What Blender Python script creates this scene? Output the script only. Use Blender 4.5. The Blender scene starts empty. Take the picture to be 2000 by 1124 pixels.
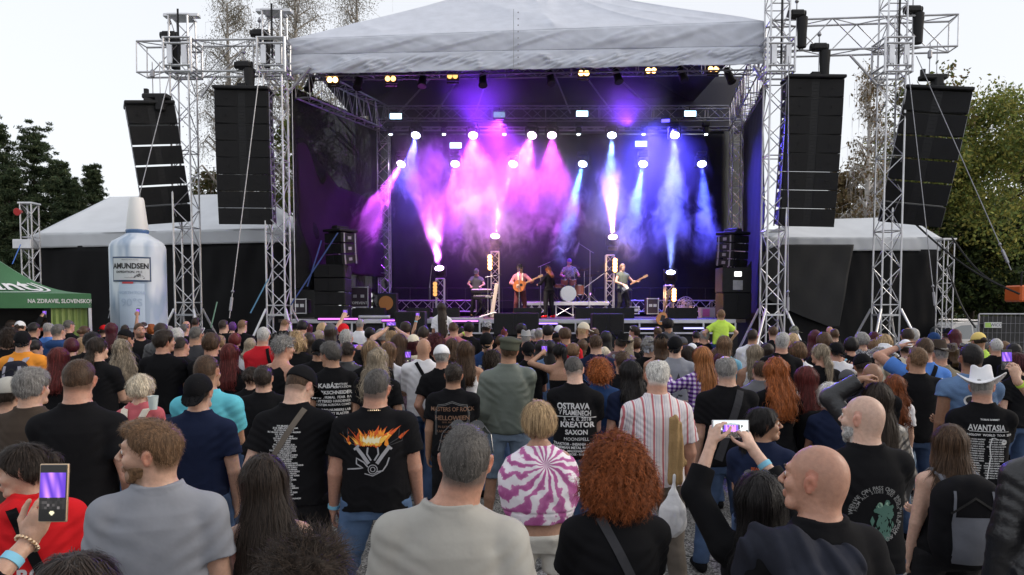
import bpy, math, random, sys, time
import numpy as np
T0 = time.time()
R = math.radians
C = bpy.context.scene
YH, PPY, F = 597.0, 666.0, 1400.0
TH = math.atan((PPY-YH)/F)
CAMZ = 2.2
cd = bpy.data.cameras.new('camera'); cam = bpy.data.objects.new('camera', cd); C.collection.objects.link(cam)
cam.location = (0, 0, CAMZ); cam.rotation_euler = (R(90)-TH, 0, 0)
cd.sensor_width = 36; cd.lens = F/2000*36; cd.shift_y = (PPY-562)/2000
cd.clip_start = .05; cd.clip_end = 2000
C.camera = cam
w = bpy.data.worlds.new('World'); C.world = w; w.use_nodes = True
nt = w.node_tree; nt.nodes.clear()
sky = nt.nodes.new('ShaderNodeTexSky'); sky.sky_type = 'NISHITA'; sky.sun_disc = False
SUN_EL, SUN_AZ = 9.0, 100.0      # azimuth clockwise from +Y (towards the stage)
sky.sun_elevation = R(SUN_EL); sky.sun_rotation = R(SUN_AZ); sky.dust_density = 2.0; sky.air_density = 1.0
hs = nt.nodes.new('ShaderNodeHueSaturation'); hs.inputs['Saturation'].default_value = .50
mx = nt.nodes.new('ShaderNodeMix'); mx.data_type = 'RGBA'; mx.inputs[0].default_value = .62
mx.inputs[7].default_value = (6.3, 6.4, 6.75, 1)
bg = nt.nodes.new('ShaderNodeBackground'); bg.inputs['Strength'].default_value = .13
wo = nt.nodes.new('ShaderNodeOutputWorld')
nt.links.new(sky.outputs[0], hs.inputs['Color']); nt.links.new(hs.outputs[0], mx.inputs[6])
nt.links.new(mx.outputs[2], bg.inputs['Color']); nt.links.new(bg.outputs[0], wo.inputs['Surface'])
sl = bpy.data.lights.new('sun', 'SUN'); sl.energy = .8; sl.angle = R(20); sl.color = (1, .9, .78)
so = bpy.data.objects.new('sun', sl); C.collection.objects.link(so)
so.rotation_euler = (R(90-SUN_EL-22), 0, R(-SUN_AZ-180+20) + R(0))
C.view_settings.view_transform = 'Standard'; C.view_settings.look = 'None'
C.view_settings.exposure = 0.62; C.view_settings.gamma = 1
cy = C.cycles
cy.max_bounces = 6; cy.diffuse_bounces = 3; cy.glossy_bounces = 3; cy.transmission_bounces = 4
cy.transparent_max_bounces = 12; cy.volume_bounces = 0
cy.use_denoising = True
cy.caustics_reflective = False; cy.caustics_refractive = False
cy.sample_clamp_indirect = 6.0
cy.volume_max_steps = 128; cy.volume_step_rate = .6
rng = np.random.default_rng(7); random.seed(7)
def W(px, py, Y):
 "world point seen at photo pixel (px, py) at depth Y"
 a = (px-1000)/F; b = -(py-PPY)/F
 dy = math.cos(TH)+b*math.sin(TH); dz = -math.sin(TH)+b*math.cos(TH)
 t = Y/dy
 return np.array([a*t, Y, CAMZ+dz*t])
def lin(c):
 c = np.array(c, float)/255.0
 return tuple(np.where(c <= .04045, c/12.92, ((c+.055)/1.055)**2.4))
MATS = {}
def mat(name, col, rough=.7, metal=0.0, spec=.5, bump=0.0, bscale=60.0, var=0.0, vscale=8.0, emit=None, es=0.0, coat=0.0, sheen=0.0, stretch=None):
 if name in MATS: return MATS[name]
 m = bpy.data.materials.new(name); m.use_nodes = True; t = m.node_tree
 p = t.nodes['Principled BSDF']
 p.inputs['Base Color'].default_value = (*col, 1); p.inputs['Roughness'].default_value = rough
 p.inputs['Metallic'].default_value = metal; p.inputs['Specular IOR Level'].default_value = spec
 p.inputs['Coat Weight'].default_value = coat
 if sheen: p.inputs['Sheen Weight'].default_value = sheen; p.inputs['Sheen Roughness'].default_value = .6
 if emit: p.inputs['Emission Color'].default_value = (*emit, 1); p.inputs['Emission Strength'].default_value = es
 tc = t.nodes.new('ShaderNodeTexCoord')
 src = tc.outputs['Object']
 if stretch:
  mp = t.nodes.new('ShaderNodeMapping'); mp.inputs['Scale'].default_value = stretch
  t.links.new(src, mp.inputs[0]); src = mp.outputs[0]
 if var:
  n = t.nodes.new('ShaderNodeTexNoise'); n.inputs['Scale'].default_value = vscale; n.inputs['Detail'].default_value = 5
  t.links.new(src, n.inputs['Vector'])
  r = t.nodes.new('ShaderNodeMapRange'); r.inputs[1].default_value = .3; r.inputs[2].default_value = .7
  r.inputs[3].default_value = 1-var; r.inputs[4].default_value = 1+var
  t.links.new(n.outputs[0], r.inputs[0])
  mu = t.nodes.new('ShaderNodeVectorMath'); mu.operation = 'SCALE'; mu.inputs[0].default_value = col
  t.links.new(r.outputs[0], mu.inputs['Scale']); t.links.new(mu.outputs[0], p.inputs['Base Color'])
 if bump:
  n = t.nodes.new('ShaderNodeTexNoise'); n.inputs['Scale'].default_value = bscale; n.inputs['Detail'].default_value = 3
  t.links.new(src, n.inputs['Vector'])
  b = t.nodes.new('ShaderNodeBump'); b.inputs['Strength'].default_value = bump; b.inputs['Distance'].default_value = .01
  t.links.new(n.outputs[0], b.inputs['Height']); t.links.new(b.outputs[0], p.inputs['Normal'])
 MATS[name] = m
 return m
def tag(o, label=None, cat=None, group=None, kind=None):
 if label: o['label'] = label
 if cat: o['category'] = cat
 if group: o['group'] = group
 if kind: o['kind'] = kind
 return o
def empty(name, loc=(0, 0, 0), label=None, cat=None, group=None, kind=None, rz=0):
 o = bpy.data.objects.new(name, None); C.collection.objects.link(o); o.location = tuple(loc); o.rotation_euler[2] = rz
 o.empty_display_size = .1
 return tag(o, label, cat, group, kind)
def link_mesh(name, me, parent=None):
 o = bpy.data.objects.new(name, me); C.collection.objects.link(o)
 if parent is not None: o.parent = parent
 return o
def raw_mesh(name, V, F4=None, F3=None, smooth=True, cols=None):
 me = bpy.data.meshes.new(name)
 V = np.asarray(V, np.float32)
 n4 = 0 if F4 is None else len(F4); n3 = 0 if F3 is None else len(F3)
 me.vertices.add(len(V)); me.vertices.foreach_set('co', V.ravel())
 li = []
 if n4: li.append(np.asarray(F4, np.int32).ravel())
 if n3: li.append(np.asarray(F3, np.int32).ravel())
 li = np.concatenate(li) if li else np.zeros(0, np.int32)
 me.loops.add(len(li)); me.loops.foreach_set('vertex_index', li)
 st = np.concatenate([np.arange(n4)*4, n4*4+np.arange(n3)*3]).astype(np.int32)
 me.polygons.add(n4+n3); me.polygons.foreach_set('loop_start', st)
 if smooth: me.polygons.foreach_set('use_smooth', np.ones(n4+n3, bool))
 me.update(calc_edges=True)
 if cols is not None:
  ca = me.color_attributes.new('Col', 'FLOAT_COLOR', 'POINT')
  c4 = np.ones((len(V), 4), np.float32); c4[:, :3] = cols
  ca.data.foreach_set('color', c4.ravel())
 return me
def nrm(v):
 v = np.asarray(v, float); return v/max(1e-9, np.linalg.norm(v))
def basis(d, up=(0, 0, 1)):
 d = nrm(d); up = np.asarray(up, float)
 if abs(np.dot(d, nrm(up))) > .98: up = np.array([0, 1.0, 0]) if abs(d[1]) < .9 else np.array([1.0, 0, 0])
 x = nrm(np.cross(d, up)); y = np.cross(x, d)
 return x, y, d
class MB:
 "collects shapes into one mesh"
 def __init__(s): s.v = []; s.f = []; s.m = []; s.n = 0; s.cur = 0
 def add(s, V, Fs):
  s.v.append(np.asarray(V, float)); n = s.n
  for f in Fs: s.f.append([n+i for i in f]); s.m.append(s.cur)
  s.n += len(V); return s
 def box(s, c, size, rot=None, taper=1.0, bevel=0.0):
  hx, hy, hz = np.array(size)/2.0
  if bevel:
   b = min(bevel, hx*.49, hy*.49, hz*.49); V = []
   for sx in (-1, 1):
    for sy in (-1, 1):
     for sz in (-1, 1):
      V += [(sx*(hx-b), sy*(hy-b), sz*hz), (sx*(hx-b), sy*hy, sz*(hz-b)), (sx*hx, sy*(hy-b), sz*(hz-b))]
   V = np.array(V)
   def ix(sx, sy, sz, k): return (((sx > 0)*2+(sy > 0))*2+(sz > 0))*3+k
   Fs = []
   for q in (-1, 1):
    Fs.append([ix(-1, -1, q, 0), ix(1, -1, q, 0), ix(1, 1, q, 0), ix(-1, 1, q, 0)][::q])
    Fs.append([ix(-1, q, -1, 1), ix(1, q, -1, 1), ix(1, q, 1, 1), ix(-1, q, 1, 1)][::-q])
    Fs.append([ix(q, -1, -1, 2), ix(q, 1, -1, 2), ix(q, 1, 1, 2), ix(q, -1, 1, 2)][::q])
   for a in (-1, 1):
    for b_ in (-1, 1):
     Fs.append([ix(-1, a, b_, 0), ix(1, a, b_, 0), ix(1, a, b_, 1), ix(-1, a, b_, 1)][::(-a*b_)])
     Fs.append([ix(a, -1, b_, 0), ix(a, 1, b_, 0), ix(a, 1, b_, 2), ix(a, -1, b_, 2)][::(a*b_)])
     Fs.append([ix(a, b_, -1, 1), ix(a, b_, 1, 1), ix(a, b_, 1, 2), ix(a, b_, -1, 2)][::(-a*b_)])
   for sx in (-1, 1):
    for sy in (-1, 1):
     for sz in (-1, 1):
      Fs.append([ix(sx, sy, sz, k) for k in range(3)][::(-sx*sy*sz)])
  else:
   V = np.array([(x, y, z) for z in (-hz, hz) for y in (-hy, hy) for x in (-hx, hx)])
   if taper != 1.0: V[4:, :2] *= taper
   Fs = [[0, 2, 3, 1], [4, 5, 7, 6], [0, 1, 5, 4], [2, 6, 7, 3], [0, 4, 6, 2], [1, 3, 7, 5]]
  if rot is not None: V = V @ np.asarray(rot).T
  return s.add(V+np.asarray(c, float), Fs)
 def tube(s, p0, p1, r0, r1=None, n=6, caps=True):
  r1 = r0 if r1 is None else r1
  p0 = np.asarray(p0, float); p1 = np.asarray(p1, float)
  x, y, d = basis(p1-p0); a = np.arange(n)*2*math.pi/n
  ring = np.cos(a)[:, None]*x+np.sin(a)[:, None]*y
  V = np.vstack([p0+ring*r0, p1+ring*r1])
  Fs = [[i, (i+1) % n, n+(i+1) % n, n+i] for i in range(n)]
  if caps: Fs += [list(range(n))[::-1], list(range(n, 2*n))]
  return s.add(V, Fs)
 def path(s, pts, rad, n=6, up=(0, 0, 1)):
  pts = np.asarray(pts, float); m = len(pts); rad = np.broadcast_to(rad, (m,))
  a = np.arange(n)*2*math.pi/n; V = []
  for i in range(m):
   d = pts[min(i+1, m-1)]-pts[max(i-1, 0)]
   x, y, _ = basis(d, up)
   V.append(pts[i]+(np.cos(a)[:, None]*x+np.sin(a)[:, None]*y)*rad[i])
  Fs = [[j*n+i, j*n+(i+1) % n, (j+1)*n+(i+1) % n, (j+1)*n+i] for j in range(m-1) for i in range(n)]
  Fs += [list(range(n))[::-1], [(m-1)*n+i for i in range(n)]]
  return s.add(np.vstack(V), Fs)
 def lathe(s, prof, c=(0, 0, 0), n=24, rot=None):
  a = np.arange(n)*2*math.pi/n; m = len(prof)
  V = np.vstack([np.c_[r*np.cos(a), r*np.sin(a), np.full(n, z)] for r, z in prof])
  if rot is not None: V = V @ np.asarray(rot).T
  Fs = [[j*n+i, j*n+(i+1) % n, (j+1)*n+(i+1) % n, (j+1)*n+i] for j in range(m-1) for i in range(n)]
  Fs += [list(range(n))[::-1], [(m-1)*n+i for i in range(n)]]
  return s.add(V+np.asarray(c, float), Fs)
 def prism(s, poly, z0, z1, fn=None):
  "poly of (x, z) pushed along y from z0 to z1"
  n = len(poly)
  V = np.array([(x, z0, z) for x, z in poly]+[(x, z1, z) for x, z in poly], float)
  if fn is not None: V = fn(V)
  return s.add(V, [list(range(n)), list(range(n, 2*n))[::-1]]+[[i, n+i, n+(i+1) % n, (i+1) % n] for i in range(n)])
 def build(s, name, mats, parent=None, smooth=False, origin=None):
  me = bpy.data.meshes.new(name)
  V = np.vstack(s.v) if s.v else np.zeros((0, 3))
  if origin is not None: V = V-np.asarray(origin)
  me.from_pydata(V.tolist(), [], s.f)
  ms = mats if isinstance(mats, (list, tuple)) else [mats]
  for m in ms: me.materials.append(m)
  if len(ms) > 1: me.polygons.foreach_set('material_index', np.array(s.m, np.int32))
  if smooth:
   me.polygons.foreach_set('use_smooth', np.ones(len(me.polygons), bool))
   try: me.set_sharp_from_angle(angle=R(35))
   except Exception: pass
  me.update()
  o = link_mesh(name, me, parent)
  if origin is not None and parent is None: o.location = tuple(origin)
  return o
def rotz(a):
 c, s = math.cos(a), math.sin(a); return np.array([[c, -s, 0], [s, c, 0], [0, 0, 1.0]])
def rotx(a):
 c, s = math.cos(a), math.sin(a); return np.array([[1.0, 0, 0], [0, c, -s], [0, s, c]])
def roty(a):
 c, s = math.cos(a), math.sin(a); return np.array([[c, 0, s], [0, 1.0, 0], [-s, 0, c]])
def truss(mb, p0, p1, w=.4, h=.4, up=(0, 0, 1), bay=.5, r=.025, dr=.011, ends=True):
 p0 = np.asarray(p0, float); p1 = np.asarray(p1, float)
 x, y, d = basis(p1-p0, up); L = np.linalg.norm(p1-p0)
 cs = [x*sx*w/2+y*sy*h/2 for sx, sy in ((-1, -1), (1, -1), (1, 1), (-1, 1))]
 for c in cs: mb.tube(p0+c, p1+c, r, n=6)
 nb = max(1, int(round(L/bay)))
 for k in range(nb):
  a = p0+d*L*k/nb; b = p0+d*L*(k+1)/nb
  for i in range(4):
   q0, q1 = cs[i], cs[(i+1) % 4]
   if (k+i) % 2: q0, q1 = q1, q0
   mb.tube(a+q0, b+q1, dr, n=4, caps=False)
   if ends and (k % 4 == 0): mb.tube(a+cs[i], a+cs[(i+1) % 4], dr*1.2, n=4, caps=False)
 if ends:
  for i in range(4): mb.tube(p1+cs[i], p1+cs[(i+1) % 4], dr*1.4, n=4)
TXT = {}
def text_mesh(s, bold=0.0):
 k = (s, bold)
 if k in TXT: return TXT[k]
 cu = bpy.data.curves.new('t', 'FONT'); cu.body = s; cu.align_x = 'CENTER'; cu.align_y = 'CENTER'; cu.size = 1; cu.offset = bold
 cu.resolution_u = 3
 ob = bpy.data.objects.new('t', cu)
 me = ob.to_mesh()
 n = len(me.vertices); co = np.zeros(n*3); me.vertices.foreach_get('co', co); co = co.reshape(-1, 3)
 me.calc_loop_triangles(); T = np.zeros(len(me.loop_triangles)*3, int); me.loop_triangles.foreach_get('vertices', T)
 ob.to_mesh_clear(); bpy.data.objects.remove(ob); bpy.data.curves.remove(cu)
 TXT[k] = (co[:, :2].copy(), T.reshape(-1, 3)); return TXT[k]
def text_on(mb, s, fn, size, u=0, v=0, bold=.0, xs=1.0, rot=0.0, off=0.0):
 "lay text into a surface given by fn(uv)->xyz"
 co, T = text_mesh(s, bold)
 uv = co*size*np.array([xs, 1.0])
 if rot: c_, s_ = math.cos(rot), math.sin(rot); uv = uv @ np.array([[c_, s_], [-s_, c_]])
 uv = uv+np.array([u, v])
 P = fn(uv)
 mb.add(P, T.tolist())
# ================================================================ materials
ALU = mat('aluminium', (.62, .62, .64), .38, .85, bump=.1, var=.12, vscale=3)
STEEL = mat('steel', (.32, .32, .34), .45, .8, var=.15)
BLACKP = mat('black_paint', (.013, .013, .014), .6, spec=.3, bump=.25, bscale=220, var=.2)
GRILLE = mat('speaker_grille', (.013, .013, .014), .75, spec=.25, bump=.9, bscale=420)
RUB = mat('black_rubber', (.012, .012, .013), .8)
def fabric_net(name, col, alpha, rough=.85, spec=.3):
 m = mat(name, col, rough, spec=spec, bump=.3, bscale=25, var=.3, vscale=1.2)
 t = m.node_tree; out = t.nodes['Material Output']; p = t.nodes['Principled BSDF']
 tr = t.nodes.new('ShaderNodeBsdfTransparent'); mi = t.nodes.new('ShaderNodeMixShader'); mi.inputs[0].default_value = alpha
 t.links.new(tr.outputs[0], mi.inputs[1]); t.links.new(p.outputs[0], mi.inputs[2]); t.links.new(mi.outputs[0], out.inputs[0])
 return m
NET = fabric_net('black_mesh_net', (.008, .008, .010), .93)
NET2 = fabric_net('thin_mesh_net', (.009, .009, .011), .80)
FAB = mat('grey_tarpaulin', (.56, .585, .66), .5, spec=.35, bump=.5, bscale=3.5, var=.07, vscale=2.5)
FAB.node_tree.nodes['Bump'].inputs['Distance'].default_value = .02
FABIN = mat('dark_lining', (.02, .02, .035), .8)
def emat(name, col, s): return mat(name, (0.02, .02, .02), .4, emit=col, es=s)
# ================================================================ ground
def ground():
 m = bpy.data.materials.new('pebbled_concrete'); m.use_nodes = True; t = m.node_tree; p = t.nodes['Principled BSDF']
 tc = t.nodes.new('ShaderNodeTexCoord')
 vo = t.nodes.new('ShaderNodeTexVoronoi'); vo.inputs['Scale'].default_value = 75
 no = t.nodes.new('ShaderNodeTexNoise'); no.inputs['Scale'].default_value = 1.3; no.inputs['Detail'].default_value = 6
 for n in (vo, no): t.links.new(tc.outputs['Object'], n.inputs['Vector'])
 cr = t.nodes.new('ShaderNodeValToRGB'); cr.color_ramp.elements[0].position = .15; cr.color_ramp.elements[1].position = .85
 cr.color_ramp.elements[0].color = (.055, .052, .05, 1); cr.color_ramp.elements[1].color = (.42, .41, .39, 1)
 e = cr.color_ramp.elements.new(.5); e.color = (.17, .165, .155, 1)
 sep = t.nodes.new('ShaderNodeSeparateColor'); t.links.new(vo.outputs['Color'], sep.inputs[0]); t.links.new(sep.outputs[0], cr.inputs[0])
 br = t.nodes.new('ShaderNodeTexBrick'); br.inputs['Scale'].default_value = 1; br.inputs['Brick Width'].default_value = 3.1
 br.inputs['Row Height'].default_value = 3.0; br.inputs['Mortar Size'].default_value = .018; br.offset = 0
 br.inputs['Color1'].default_value = (1, 1, 1, 1); br.inputs['Color2'].default_value = (.62, .62, .62, 1); br.inputs['Mortar'].default_value = (.12, .12, .12, 1)
 mp = t.nodes.new('ShaderNodeMapping'); mp.inputs['Rotation'].default_value = (0, 0, R(34)); t.links.new(tc.outputs['Object'], mp.inputs[0]); t.links.new(mp.outputs[0], br.inputs['Vector'])
 mul = t.nodes.new('ShaderNodeMix'); mul.data_type = 'RGBA'; mul.blend_type = 'MULTIPLY'; mul.inputs[0].default_value = 1
 t.links.new(cr.outputs[0], mul.inputs[6]); t.links.new(br.outputs[0], mul.inputs[7])
 mr = t.nodes.new('ShaderNodeMapRange'); mr.inputs[1].default_value = .3; mr.inputs[2].default_value = .7; mr.inputs[3].default_value = .65; mr.inputs[4].default_value = 1.15
 t.links.new(no.outputs[0], mr.inputs[0])
 sc = t.nodes.new('ShaderNodeVectorMath'); sc.operation = 'SCALE'; t.links.new(mul.outputs[2], sc.inputs[0]); t.links.new(mr.outputs[0], sc.inputs['Scale'])
 t.links.new(sc.outputs[0], p.inputs['Base Color']); p.inputs['Roughness'].default_value = .9
 b = t.nodes.new('ShaderNodeBump'); b.inputs['Strength'].default_value = .5; b.inputs['Distance'].default_value = .01
 t.links.new(vo.outputs['Distance'], b.inputs['Height']); t.links.new(b.outputs[0], p.inputs['Normal'])
 mb = MB(); mb.add([(-300, -60, 0), (300, -60, 0), (300, 400, 0), (-300, 400, 0)], [[0, 1, 2, 3]])
 g = mb.build('ground', m); tag(g, 'grey pebbled concrete ground under the crowd', kind='structure')
 gm = mat('grass_field', (.05, .075, .025), .95, bump=.6, bscale=3, var=.4, vscale=.4)
 mb = MB(); mb.add([(-300, 38, .02), (300, 38, .02), (300, 400, .02), (-300, 400, .02)], [[0, 1, 2, 3]])
 tag(mb.build('grass', gm), 'grass field behind the stage', kind='structure')
ground()
# ================================================================ stage
ZF = 1.78           # stage floor
YF, YB = 22.0, 28.6 # front edge, back wall
st = empty('stage', (0, YF, 0), 'covered open air concert stage with grey tarpaulin roof and dark back wall', 'stage')
def part(mb, name, m, parent, smooth=False):
 o = mb.build(name, m, None, smooth); o.parent = parent
 l = parent; off = np.array(l.location)
 p = l.parent
 o.location = tuple(-off) if p is None else (0, 0, 0)
 return o
DECK = mat('stage_deck', (.055, .04, .035), .45, spec=.5, bump=.2, bscale=14, var=.35, vscale=3)
mb = MB()
mb.box((0, (YF+YB)/2+.4, ZF-.05), (14.2, YB-YF+1.2, .1))
part(mb, 'deck', DECK, st)
mb = MB(); mb.box((0, YF-.21, ZF-.06), (13.6, .06, .13), bevel=.015); mb.box((0, YF-.24, ZF-.42), (13.6, .04, .05))
for i in range(15): mb.box((-6.8+i*.97, YF-.24, ZF-.25), (.05, .04, .3))
part(mb, 'edge_rail', ALU, st)
mb = MB(); mb.box((0, YF-.1, ZF/2-.06), (13.8, .05, ZF-.16)); part(mb, 'skirt', BLACKP, st)
def cloth_patch(fn, nu, nv, thick=.012):
 u, v = np.meshgrid(np.linspace(0, 1, nu), np.linspace(0, 1, nv), indexing='ij')
 P = fn(u, v).reshape(-1, 3)
 idx = np.arange(nu*nv).reshape(nu, nv)
 F4 = np.stack([idx[:-1, :-1], idx[1:, :-1], idx[1:, 1:], idx[:-1, 1:]], -1).reshape(-1, 4)
 return P, F4
def sheet(name, fn, nu, nv, m, parent, flip=False, solid=.01):
 P, F4 = cloth_patch(fn, nu, nv)
 if flip: F4 = F4[:, ::-1]
 me = raw_mesh(name, P, F4)
 ms = m if isinstance(m, list) else [m]
 for q in ms: me.materials.append(q)
 o = link_mesh(name, me)
 if parent is not None: o.parent = parent; o.location = tuple(-np.array(parent.location))
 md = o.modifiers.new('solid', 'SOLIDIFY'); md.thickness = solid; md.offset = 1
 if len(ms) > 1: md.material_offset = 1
 return o
def snoise(x, y, seed, n=7, f0=1.0):
 r = np.random.default_rng(seed); o = np.zeros_like(np.asarray(x, float))
 for i in range(n):
  a = r.uniform(0, 2*math.pi); f = f0*(1.55**i)*r.uniform(.8, 1.2)
  o = o+np.sin((x*math.cos(a)+y*math.sin(a))*f+r.uniform(0, 6.28))/(1.35**i)
 return o/2.6
YR = 20.9
eL = W(566, 108, YR); eR = W(1491, 92, YR); hemL = W(565, 147, YR); hemR = W(1489, 127, YR)
apex = W(1014, -38, 25.0)
tL = W(563, 79, YR); tR = W(1493, 43, YR)
def fold(u, v, seed, a=1.0):
 "diagonal pull folds, stronger near seams"
 x = u*14.0
 n = snoise(x*1.0, v*3.0, seed, 6, 1.1)
 rid = 1-np.abs(snoise(x*1.3+v*2.4, v*1.2, seed+1, 4, .9))
 return a*(.05*n+.10*np.clip(rid, 0, 1)**6+.03*np.clip(1-np.abs(snoise(x*2.2-v*3, v*2, seed+4, 4, 1.1)), 0, 1)**5)
def roof_front(u, v):
 b = tL[None, None]*(1-u[..., None])+tR[None, None]*u[..., None]
 a = apex[None, None]
 P = b*(1-v[..., None])+a*v[..., None]
 env = np.clip(v*12, 0, 1)*(1-v*.6)
 cen = np.exp(-((u-.5)/.22)**2)
 x = (u-.5)*14*(1-v*.55); P[..., 1] -= env*(.03*snoise(x*1.2, v*2, 21, 5, 1.2)+(.06+.14*cen)*np.clip(1-np.abs(snoise(x*1.1+np.abs(x)*v*1.5, v*1.5, 22, 3, .9)), 0, 1)**7)
 P[..., 2] -= .06*np.sin(np.pi*np.clip(v, 0, 1))
 return P
def fascia(u, v):
 a = (tL*(1-u[..., None])+tR*u[..., None]); b = (eL*(1-u[..., None])+eR*u[..., None])
 P = a*(1-v[..., None])+b*v[..., None]
 P[..., 1] -= fold(u, v, 3, .6)*(.3+np.sin(v*3.1)*.8)+.10*v*(1-v)
 return P
def valance(u, v):
 sag = .0+.14*np.abs(np.sin(u*math.pi*7+.3))**.7
 a = (eL*(1-u[..., None])+eR*u[..., None]); b = (hemL*(1-u[..., None])+hemR*u[..., None])
 P = a*(1-v[..., None])+b*v[..., None]
 x = u*14
 P[..., 1] -= .01+.08*np.sin(v*2.6)*(.45+.55*np.sin(x*2.1+v*3.5+np.sin(x*.7)*2))+np.clip(v*3, 0, 1)*(.035*snoise(x, v*2, 5, 5, 2.0)+.08*np.clip(1-np.abs(snoise(x*1.7+v*2.5, v*2.5, 9, 5, 1.5)), 0, 1)**5)
 P[..., 2] += .015*np.sin(x*3.3)*v*.5
 return P
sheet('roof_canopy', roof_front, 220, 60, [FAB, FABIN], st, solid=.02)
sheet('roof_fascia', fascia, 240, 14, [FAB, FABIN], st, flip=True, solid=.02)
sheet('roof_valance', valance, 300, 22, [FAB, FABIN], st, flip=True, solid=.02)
rearL = np.array([tL[0], 29.2, tL[2]]); rearR = np.array([tR[0], 29.2, tR[2]])
for A, B, s in ((rearL, tL, 1), (tR, rearR, 2), (rearR, rearL, 3)):
 def rs(u, v, A=A, B=B):
  P = (A*(1-u[..., None])+B*u[..., None])*(1-v[..., None])+apex*v[..., None]
  P[..., 2] -= .2*np.sin(np.pi*v)
  return P
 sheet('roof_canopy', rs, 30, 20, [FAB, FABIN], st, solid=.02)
mb = MB()
for k in range(9):
 q = W(1012, 25+k*12.5, YR-.16)
 mb.tube(q, q+[0, -.02, 0], .02, n=8)
 q = W(1003, 25+k*12.5, YR-.14) ; mb.box(q, (.012, .012, .2))
part(mb, 'seam_eyelet', STEEL, st)
mb = MB(); zt = tL[2]-.1
SX0, SX1 = W(567, 400, 21.3)[0], W(742, 400, 28.3)[0]
RX0, RX1 = W(1500, 400, 21.3)[0], W(1428, 400, 28.3)[0]
def wallL(u, v):
 a = W(568, 168, 21.3); b = W(742, 245, 28.3)
 x = a[0]*(1-u)+b[0]*u; y = 21.3*(1-u)+28.3*u; zt_ = a[2]*(1-u)+b[2]*u
 z = zt_*(1-v)+(ZF+.9)*v
 return np.stack([x+.06*snoise(y, z, 11, 5, 1.2), y, z], -1)
def wallR(u, v):
 a = W(1496, 150, 21.3); b = W(1452, 245, 28.3)
 x = a[0]*(1-u)+b[0]*u; y = 21.3*(1-u)+28.3*u; zt_ = a[2]*(1-u)+b[2]*u
 z = zt_*(1-v)+(ZF)*v
 return np.stack([x+.06*snoise(y, z, 12, 5, 1.2), y, z], -1)
sheet('side_wall', wallL, 40, 30, NET2, st); sheet('side_wall', wallR, 40, 30, NET, st)
def wallL2(u, v):   # heavier dark drape with curved top edge in front of the mesh
 a = W(568, 225, 21.6); b = W(742, 300, 28.1)
 x = a[0]*(1-u)+b[0]*u+.12; y = 21.6*(1-u)+28.1*u
 ztop = a[2]-2.2*np.sin(np.clip(u*1.15, 0, 1)*math.pi/2)**.8
 ztop = np.maximum(ztop, b[2]-1.9)
 z = ztop*(1-v)+(ZF+1.5)*v
 return np.stack([x+.07*snoise(y, z, 15, 5, .9), y, z], -1)
sheet('side_drape', wallL2, 40, 24, mat('plum_black_drape', (.022, .010, .024), .85, spec=.15, var=.2, vscale=1), st)
def back(u, v):
 a = W(762, 262, YB); b = W(1416, 262, YB)
 x = a[0]*(1-u)+b[0]*u; z = a[2]*(1-v)+ZF*v
 return np.stack([x, YB+.05*snoise(x*2, z*.6, 13, 5, 1.3)+.03*np.sin(x*2.9), z], -1)
sheet('back_wall', back, 90, 50, mat('black_back_curtain', (.008, .008, .014), .8, spec=.2, bump=.3, bscale=9, var=.35, vscale=.9), st)
def gapL(u, v): return np.stack([W(724, 262, 29.2)[0]*(1-u)+W(764, 262, 28.7)[0]*u, 29.2-.5*u+.02*np.sin(v*9), (ZF+7.4)*(1-v)+ZF*v], -1)
def gapR(u, v): return np.stack([W(1414, 262, 28.7)[0]*(1-u)+W(1462, 262, 29.2)[0]*u, 28.7+.5*u+.02*np.sin(v*9), (ZF+7.4)*(1-v)+ZF*v], -1)
sheet('added_gap_net', gapL, 6, 12, NET2, st); sheet('added_gap_net', gapR, 6, 12, fabric_net('grey_mesh_net', (.10, .10, .10), .9), st)  # panels added to darken the bright gaps beside the rear towers
def liner(u, v):
 a = W(720, 262, YB+.3); b = W(1452, 262, YB+.3)
 x = a[0]*(1-u)+b[0]*u; z = a[2]*(1-v)+(tL[2]+1.5)*v
 return np.stack([x, YB+.3+0*x, z], -1)
sheet('rear_gable', liner, 10, 8, FABIN, st)
TR = mat('truss_alu_dark', (.30, .30, .34), .42, .75, var=.15)
def truss_part(pairs, name, parent, m=ALU, **k):
 mb = MB()
 for a, b in pairs: truss(mb, a, b, **k)
 return part(mb, name, m, parent)
for xs in (-1, 1):
 fa = W(590 if xs < 0 else 1478, 160 if xs < 0 else 150, 21.4); rb = W(748 if xs < 0 else 1436, 232, 27.8)
 truss_part([(fa, rb)], 'side_truss', st, TR, w=.45, h=.9, bay=.45, r=.028)
truss_part([(W(600, 140, 21.8), W(1470, 128, 21.8))], 'front_truss', st, TR, w=.4, h=.4, bay=.5)
truss_part([(W(752, 222, 27.6), W(1432, 222, 27.6))], 'rear_truss', st, TR, w=.42, h=.46, bay=.5)
truss_part([(W(760, 252, 27.6), W(1425, 252, 27.6))], 'light_bar', st, TR, w=.1, h=.12, bay=.6, r=.022)
mb = MB()
for f in (.12, .24, .36, .64, .76, .88):
 for (ya, yb) in ((21.4, 24.8),):
  a = tL*(1-f)+tR*f; a = a+[0, .4, -.35]; b = apex+[(f-.5)*1.2, -.2, -.5]
  mb.tube(a, b, .035, n=6); mb.tube(a+[.22, 0, -.1], b+[.22, 0, -.1], .025, n=6)
 a = rearL*(1-f)+rearR*f+[0, -.4, -.3]; b = apex+[(f-.5)*1.2, .2, -.5]; mb.tube(a, b, .035, n=6)
truss(mb, (0.1, 21.8, tL[2]+.0), apex+[0, 0, -1.3], w=.5, h=.3, bay=.35)
part(mb, 'rafter', TR, st)
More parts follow.
